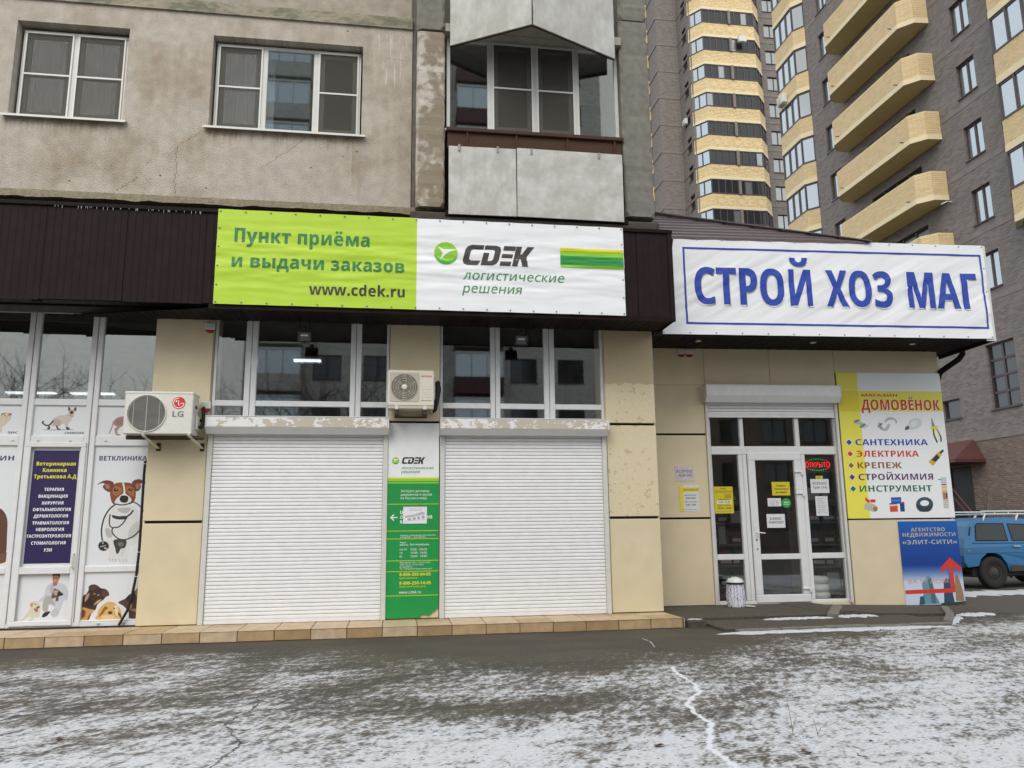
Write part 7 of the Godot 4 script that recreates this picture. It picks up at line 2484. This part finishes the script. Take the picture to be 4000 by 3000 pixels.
func make_towers() -> void:
	# near wing: its long wall faces left (-x)
	var o := thing("tower_wing", "near wing of the grey brick tower block with long yellow open balconies", "building")
	var B := Basis(Vector3(0, 0, 1), Vector3.UP, Vector3(-1, 0, 0))      # local x runs along world +z, local z points out to -x
	var X := 25.0
	var holes := []
	var wins := []
	for k in range(-2, 6):
		holes.append([-16.7, -15.6, 17.28 + 3.0 * k, 18.86 + 3.0 * k])
		wins.append([-16.7, 17.28 + 3.0 * k, 1.1, 1.58, 2, 1])
	for k in range(0, 6):
		holes.append([-27.27, -26.15, 16.95 + 3.0 * k, 18.53 + 3.0 * k])
		wins.append([-27.27, 16.95 + 3.0 * k, 1.12, 1.58, 2, 1])
		holes.append([-23.6, -19.6, 13.3 + 3.0 * k, 15.5 + 3.0 * k])
	holes.append([-16.97, -15.4, 6.19, 8.95])
	wins.append([-16.97, 6.19, 1.57, 2.76, 2, 4])
	holes.append([-20.0, -18.85, 6.13, 7.0])
	wins.append([-20.0, 6.13, 1.15, 0.87, 1, 1])
	holes.append([-19.95, -18.62, 2.05, 3.95])
	var w := Transform3D(B, Vector3(X, 0, 0))
	var upper := []
	var lower := []
	for a in holes:
		if a[2] > 5.0:
			upper.append(a)
		else:
			lower.append(a)
	part(o, "wall", wall(-32.4, -6.0, 5.2, 46.0, -0.35, 0.0, upper), M.brick_grey, w)
	part(o, "wall", wall(-32.4, -6.0, -0.2, 4.97, -0.35, 0.0, lower), M.brick_brown, w)
	part(o, "string_course", bx(-32.4, 4.97, -0.3, -6.0, 5.2, 0.03), M.band_grey, w)
	for k in 13:
		part(o, "string_course", bx(-28.4, 10.75 + 3.0 * k, -0.1, -14.6, 11.0 + 3.0 * k, 0.012), M.band_grey, w)
	for a in wins:
		tower_window(o, B, Vector3(X, a[1], a[0]), a[2], a[3], M.pane_sky if a[3] < 2 and a[1] > 7.5 else M.pane_tower, a[4], a[5])
	# far end wall, closed body behind
	part(o, "end_wall", loop_walls([Vector2(45, -32.4), Vector2(25.0, -32.4)], -0.2, 46.0), M.brick_grey)
	part(o, "roof_slab", bx(25.1, 45.6, -32.3, 45.0, 46.0, -6.0), M.band_grey)
	part(o, "inner_wall", bx(26.6, -0.2, -32.0, 26.9, 45.5, -6.2), M.room)
	# open balconies
	for k in range(0, 6):
		var y := 13.05 + 3.0 * k
		var plan := [Vector2(25.0, -25.3), Vector2(24.3, -25.25), Vector2(23.8, -24.7), Vector2(23.8, -18.65), Vector2(24.3, -18.1), Vector2(25.0, -18.05)]
		plan.reverse()
		var u := unit(o, "balcony")
		var inner := offset_plan(plan, -0.12)
		var back: Array = inner.duplicate()
		back.reverse()
		part(u, "parapet", loop_walls(plan, y + 0.24, y + 1.38), M.mortar_yellow)
		part(u, "brick_courses", courses(plan, y + 0.24, y + 1.38, k), M.brick_tones).set_meta("kind", "stuff")
		var rev: Array = inner.duplicate()
		rev.reverse()
		part(u, "parapet_inside", loop_walls(rev, y + 0.24, y + 1.38), M.brick_yellow)
		part(u, "coping", slab(plan + back, y + 1.38, y + 1.42), M.soffit_yellow)
		part(u, "edge_band", loop_walls(offset_plan(plan, 0.02), y, y + 0.24), M.band_cream)
		part(u, "floor_slab", slab(plan, y + 0.002, y + 0.22), M.soffit_yellow)
		part(u, "drain", bx(23.6, y + 0.27, -24.2, 23.82, y + 0.3, -24.17), M.dark)
		part(u, "drain", bx(23.6, y + 0.27, -19.1, 23.82, y + 0.3, -19.07), M.dark)
		var g := unit(o, "balcony_door")
		for j in 4:
			part(g, "pane", bx(-23.55 + j * 1.0, y + 0.25, -0.15, -22.65 + j * 1.0, y + 2.4, -0.12), M.pane_tower, w)
			part(g, "frame", bx(-23.65 + j * 1.0, y + 0.25, -0.16, -23.55 + j * 1.0, y + 2.4, -0.08), M.tower_frame, w)
	# glazed bays at both ends
	var left := [Vector2(25.0, -28.6), Vector2(24.5, -29.2), Vector2(24.5, -31.5), Vector2(25.0, -31.95)]
	for k in range(0, 7):
		bay_floor(o, left, 15.85 + 3.0 * k, 1.3, 18.85 + 3.0 * k, [1, 3, 1], [M.pane_sky], true)
	var right := [Vector2(24.45, -9.0), Vector2(24.45, -13.9), Vector2(25.0, -14.5)]
	for k in range(0, 5):
		bay_floor(o, right, 13.3 + 3.0 * k, 1.36, 16.3 + 3.0 * k, [6, 1], [M.pane_sky], true)
	# split units and drain pipes
	var ac := thing("tower_air_conditioner", "small white air conditioner on the near wing's glazed bay", "air conditioner", at(24.15, 28.0, -31.15), "air conditioners on the tower blocks")
	part(ac, "casing", bx(0, 0, 0, 0.32, 0.6, 0.8, 0.03), M.plastic_white)
	part(ac, "fan_grille", Mb.new().lathe([Vector2(0.24, 0.0), Vector2(0.24, 0.02), Vector2(0.0, 0.025)], 20, Transform3D(Basis(Vector3.BACK, PI / 2), Vector3(0.0, 0.3, 0.3))), M.ac_grille)
	part(ac, "bracket", bx(0.05, -0.06, 0.1, 0.34, 0.0, 0.14).box(Vector3(0.05, -0.06, 0.66), Vector3(0.34, 0.0, 0.7)), M.plastic_white)
	for d in [[25.0, 15.9, -17.9], [25.0, 17.3, -25.3]]:
		var dp := thing("drain_spout", "short white drain spout below the %s window of the near tower wing" % ("right" if d[2] > -20 else "left"), "spout", at(d[0], d[1], d[2]))
		part(dp, "pipe", Mb.new().tube([Vector3(0, 0, 0), Vector3(-0.25, 0, 0.0), Vector3(-0.5, -0.12, -0.05)], 0.03, 8), M.plastic_white)
	# entrance to the stair: red-brown hipped canopy, dark door, steps and rail
	var e := unit(o, "porch")
	var rf := Mb.new()
	var c0 := [Vector3(25, 4.2, -20.6), Vector3(23.6, 4.2, -20.6), Vector3(23.6, 4.2, -17.75), Vector3(25, 4.2, -17.75)]
	var r0 := Vector3(25, 5.1, -19.9)
	var r1 := Vector3(25, 5.1, -18.3)
	rf.poly([c0[1], c0[2], r1, r0])
	rf.poly([c0[2], c0[3], r1])
	rf.poly([c0[0], c0[1], r0])
	part(e, "roof", rf, M.roof_red)
	part(e, "eave", bx(23.55, 4.02, -20.65, 25.0, 4.2, -17.7, 0.02), M.roof_red)
	part(e, "door", bx(25.05, 2.05, -19.95, 25.2, 3.95, -18.62), M.dark)
	part(e, "landing", bx(23.6, -0.2, -21.0, 25.0, 2.03, -18.2), M.dark)
	for k in 6:
		part(e, "stair", bx(23.7, -0.2, -18.2 + k * 0.3, 25.0, 1.7 - k * 0.3, -17.9 + k * 0.3), M.concrete_dark)
	for y in [0.0, 0.35]:
		part(e, "rail", Mb.new().tube([Vector3(23.65, 2.6 + y, -21.0), Vector3(23.65, 2.6 + y, -18.2), Vector3(23.65, 0.8 + y, -16.4)], 0.035, 6), M.roof_red)
	part(o, "fence_panel", bx(23.3, -0.1, -22.5, 23.4, 1.7, -18.6), M.wood_fence)

	# far block: a bay of yellow parapets between grey walls
	var t := thing("tower_block", "far grey brick tower block with stacked yellow bay balconies", "building")
	var plan := [Vector2(35.75, -54.5), Vector2(34.55, -53.2), Vector2(29.2, -53.2), Vector2(28.25, -54.5)]
	var dark_gl := [M.pane_tower, M.pane_tower, M.pane_sky]
	for k in range(-4, 8):
		var y := 42.56 + 2.97 * k - 2.97 * 2
		bay_floor(t, plan, y, 1.5, y + 2.97, [2, 8, 2], dark_gl)
	for k in range(-4, 8):
		var y := 42.56 + 2.97 * k - 2.97 * 2
		part(t, "bay_divider", bx(31.85, y + 1.5, -53.22, 32.1, y + 2.97, -53.05), M.band_grey)
	part(t, "bay_core", bx(28.6, 20.0, -56.0, 35.4, 66.0, -54.3), M.room)
	var hs := []
	for k in range(-8, 3):
		hs.append([37.05, 38.45, 47.9 + 2.97 * k, 49.4 + 2.97 * k])
	part(t, "wall", wall(35.4, 46.0, 0.0, 62.0, -0.4, 0.0, hs), M.brick_grey, at(0, 0, -55.9))
	for a in hs:
		tower_window(t, Basis(), Vector3(a[0], a[2], -55.9), 1.4, 1.5, M.pane_sky)
	part(t, "inner_wall", bx(35.5, 20.0, -58.2, 46.0, 62.0, -58.0), M.room)
	# recess to the left of the bay, then a corner with yellow windows
	var hl := []
	for k in range(-8, 4):
		hl.append([-56.3, -55.2, 46.4 + 2.97 * k, 47.9 + 2.97 * k])
	part(t, "wall", wall(-57.6, -54.3, 0.0, 62.0, -0.4, 0.0, hl), M.brick_grey, Transform3D(B, Vector3(28.3, 0, 0)))
	for a in hl:
		tower_window(t, B, Vector3(28.3, a[2], a[0]), 1.1, 1.5, M.pane_tower)
	part(t, "wall", bx(26.07, 0.0, -58.4, 28.35, 62.0, -57.6), M.brick_grey)
	part(t, "wall", bx(26.06, 0.0, -60.2, 26.9, 62.0, -57.61), M.brick_grey)
	for k in range(-8, 6):
		var y := 44.2 + 2.97 * k
		part(t, "string_course", bx(26.0, y, -57.65, 28.25, y + 0.2, -57.57), M.band_grey)
		part(t, "string_course", bx(26.0, y, -60.2, 26.08, y + 0.2, -57.66), M.band_grey)
		part(t, "string_course", bx(28.26, y, -57.6, 28.32, y + 0.2, -54.5), M.band_grey)
		part(t, "string_course", bx(35.7, y, -55.9, 46.0, y + 0.2, -55.87), M.band_grey)
		part(t, "corner_bay", bx(25.6, y - 1.0, -63.5, 26.4, y + 0.5, -60.2), M.brick_yellow)
		part(t, "corner_window", bx(25.7, y + 0.5, -63.4, 26.3, y + 1.97, -60.25), M.pane_sky)
	var ac2 := copy(ac, Transform3D(Basis(Vector3.UP, -PI / 2), Vector3(33.4, 41.9 + 5.94 - 2.97 * 0, -52.85)), "small white air conditioner on the far tower block's yellow bay")
	var ac3 := copy(ac, at(27.95, 40.6, -56.6), "small white air conditioner on the far tower block's grey recess wall")
	ac3.set_meta("group", "air conditioners on the tower blocks")
	ac2.set_meta("group", "air conditioners on the tower blocks")


# ---------------------------------------------------------------- what stands across the street, seen only as reflections
func make_opposite() -> void:
	var o := thing("opposite_building", "pale brick block of flats across the street mirrored in the shop windows", "building")
	var zf := 38.0
	var B := Basis(Vector3(-1, 0, 0), Vector3.UP, Vector3(0, 0, -1))
	var w := Transform3D(B, Vector3(0, 0, zf))
	var hs := []
	for k in 12:
		for j in 7:
			if j % 4 != 2:
				hs.append([-12.6 + j * 3.2, -10.8 + j * 3.2, 2.0 + k * 3.0, 3.6 + k * 3.0])
	part(o, "wall", wall(-14.0, 9.5, 0.0, 38.0, -0.4, 0.0, hs), M.brick_pale, w)
	part(o, "end_wall", loop_walls([Vector2(-9.5, 52.0), Vector2(-9.5, 38.0)], 0.0, 38.0), M.brick_pale)
	part(o, "inner_wall", bx(-9.3, 0.0, 40.0, 13.9, 38.0, 40.2), M.room)
	part(o, "roof_slab", bx(-9.5, 37.7, 38.1, 14.0, 38.0, 52.0), M.band_grey)
	for a in hs:
		tower_window(o, B, Vector3(-a[0], a[2], zf), 1.8, 1.6, M.pane_tower)
	for k in 12:
		for j in 2:
			var x := 5.4 - j * 12.8
			var u := unit(o, "balcony")
			var y := 1.0 + k * 3.0
			part(u, "parapet", bx(x - 1.6, y, zf - 1.3, x + 1.6, y + 1.1, zf, 0.02), M.brick_pale if j % 2 else M.roof_red)
			part(u, "glazing", bx(x - 1.55, y + 1.1, zf - 1.25, x + 1.55, y + 2.6, zf - 0.02), M.pane_sky)
			for c in [-1.55, -0.5, 0.5, 1.55]:
				part(u, "mullion", bx(x + c - 0.05, y + 1.1, zf - 1.3, x + c + 0.05, y + 2.6, zf - 1.2), M.upvc_old)
			part(u, "head", bx(x - 1.6, y + 2.6, zf - 1.31, x + 1.6, y + 2.75, zf - 1.2), M.upvc_old)
	var low := thing("opposite_house", "low brick house across the street mirrored in the hardware shop door", "building")
	var hl := []
	for k in 3:
		for j in 8:
			hl.append([-39.0 + j * 3.0, -37.2 + j * 3.0, 1.2 + k * 3.0, 2.8 + k * 3.0])
	part(low, "wall", wall(-40.0, -15.0, 0.0, 9.6, -0.4, 0.0, hl), M.brick_brown, w)
	part(low, "inner_wall", bx(15.1, 0.0, 39.6, 39.9, 9.6, 39.8), M.room)
	part(low, "roof", Mb.new().extrude(PackedVector2Array([Vector2(-37.6, 9.6), Vector2(-45.0, 12.5), Vector2(-52.4, 9.6)]), Transform3D(Basis(Vector3(0, 0, -1), Vector3.UP, Vector3(1, 0, 0)), Vector3(15.0, 0, 0)), 25.0), M.roof_red)
	for a in hl:
		tower_window(low, B, Vector3(-a[0], a[2], zf), 1.8, 1.6, M.pane_tower)

func branch(b: Mb, p: Vector3, d: Vector3, len: float, r: float, depth: int, g: RandomNumberGenerator) -> void:
	var pts := [p]
	var rs := [r]
	var dir := d
	var n := 4 if depth > 1 else 3
	for i in n:
		dir = (dir + Vector3(g.randf_range(-0.18, 0.18), g.randf_range(-0.06, 0.14), g.randf_range(-0.18, 0.18))).normalized()
		pts.append(pts[i] + dir * len / n)
		rs.append(r * (1.0 - 0.62 * (i + 1) / n))
	b.tube(pts, rs, 6 if depth > 2 else 4 if depth > 0 else 3)
	if depth == 0:
		return
	for k in (5 if depth > 2 else 4):
		var f := g.randf_range(0.35, 1.0)
		var i := mini(int(f * n), n - 1)
		var q: Vector3 = pts[i].lerp(pts[i + 1], f * n - i)
		var side := dir.cross(Vector3(g.randf_range(-1, 1), g.randf_range(-1, 1), g.randf_range(-1, 1))).normalized()
		branch(b, q, (dir * 0.75 + side * g.randf_range(0.55, 0.95)).normalized(), len * g.randf_range(0.5, 0.72), maxf(r * 0.45, 0.004), depth - 1, g)

func make_trees() -> void:
	var where := [["left", -15.5, 22.0, 9.0], ["second", -10.5, 26.5, 9.0], ["third", -4.5, 27.0, 9.5], ["right", -1.0, 25.0, 9.0], ["far left", -21.0, 26.0, 9.0]]
	for a in where:
		var g := RandomNumberGenerator.new()
		g.seed = int(a[2] * 100)
		var o := thing("bare_tree", "leafless street tree across the street, %s one of the row, mirrored in the windows" % a[0], "tree", at(a[1], -0.01, a[2]), "bare trees across the street")
		part(o, "trunk", Mb.new().tube([Vector3(0, 0, 0), Vector3(0.08, 1.6, 0.05), Vector3(-0.05, 3.2, 0.0)], [0.2, 0.16, 0.13], 10), M.bark)
		var cr := Mb.new()
		for k in 6:
			var an := TAU * k / 6 + g.randf()
			branch(cr, Vector3(-0.05, 2.6 + 0.12 * k, 0), Vector3(cos(an) * 0.7, 1.0 + 0.25 * (k % 2), sin(an) * 0.7).normalized(), a[3] * 0.42, 0.08, 3, g)
		part(o, "crown", cr, M.bark)

func make_small_plants() -> void:
	# twiggy bush beside the car
	var g := RandomNumberGenerator.new()
	g.seed = 4
	var o := thing("bare_bush", "thin leafless bush behind the blue car at the right edge", "bush", at(16.8, -0.01, -7.4))
	var b := Mb.new()
	for k in 7:
		var an := TAU * k / 7
		branch(b, Vector3.ZERO, Vector3(cos(an) * 0.5, 1.0, sin(an) * 0.5).normalized(), 1.5, 0.02, 2, g)
	part(o, "twigs", b, M.bark)
	# dry stalks in the foreground
	for q in [[2.92, 6.75, 0.23, "taller"], [3.06, 6.85, 0.13, "shorter"]]:
		o = thing("dry_stalk", "%s dry grass stalk standing in the snow at the bottom right" % q[3], "stalk", at(q[0], -0.002, q[1]))
		part(o, "stem", Mb.new().tube([Vector3.ZERO, Vector3(-0.012, q[2] * 0.5, 0.0), Vector3(-0.035, q[2], 0.01)], [0.003, 0.0025, 0.0012], 5), M.dry_stalk)
		part(o, "blade", Mb.new().tube([Vector3(0, 0.02, 0), Vector3(0.02, q[2] * 0.45, 0.01), Vector3(0.05, q[2] * 0.6, 0.02)], [0.002, 0.002, 0.0006], 4), M.dry_stalk)
	# fallen leaf lumps
	var spots := [[1.85, 6.9], [-2.4, 5.9], [2.75, 7.25]]
	for k in 3:
		o = thing("dead_leaf", ["curled brown leaf on the snow near the bottom centre", "curled brown leaf on the snow at the lower left", "curled brown leaf on the snow at the bottom right"][k], "leaf", Transform3D(Basis(Vector3.UP, k * 1.3), Vector3(spots[k][0], 0.002, spots[k][1])), "dead leaves on the pavement")
		var m := Mb.new()
		var c := Vector3(0, 0.012, 0)
		for i in 6:
			var a0 := TAU * i / 6
			var a1 := TAU * (i + 1) / 6
			m.out([c, Vector3(0.045 * cos(a0), 0.004 + 0.012 * (i % 2), 0.025 * sin(a0)), Vector3(0.045 * cos(a1), 0.004 + 0.012 * ((i + 1) % 2), 0.025 * sin(a1))], Vector3(0, -1, 0))
		part(o, "blade", m, M.rust_wood)
		part(o, "stem", Mb.new().tube([Vector3(0.04, 0.004, 0), Vector3(0.075, 0.008, 0.008)], 0.0016, 4), M.rust_wood)


func _ready() -> void:
	set_view()
	make_materials()
	make_ground()
	make_entrance_ground()
	make_flats()
	make_shops()
	make_step()
	make_canopy()
	make_icicles()
	make_annex()
	make_towers()
	make_opposite()
	make_trees()
	make_shutters()
	make_banners()
	make_green_panel()
	make_posters()
	make_boards()
	make_air_conditioners()
	make_floodlights()
	make_sirens()
	make_cable()
	make_notices()
	make_shop_inside()
	make_trash_bag()
	make_lamps()
	make_car()
	make_small_plants()
	make_crumbs()
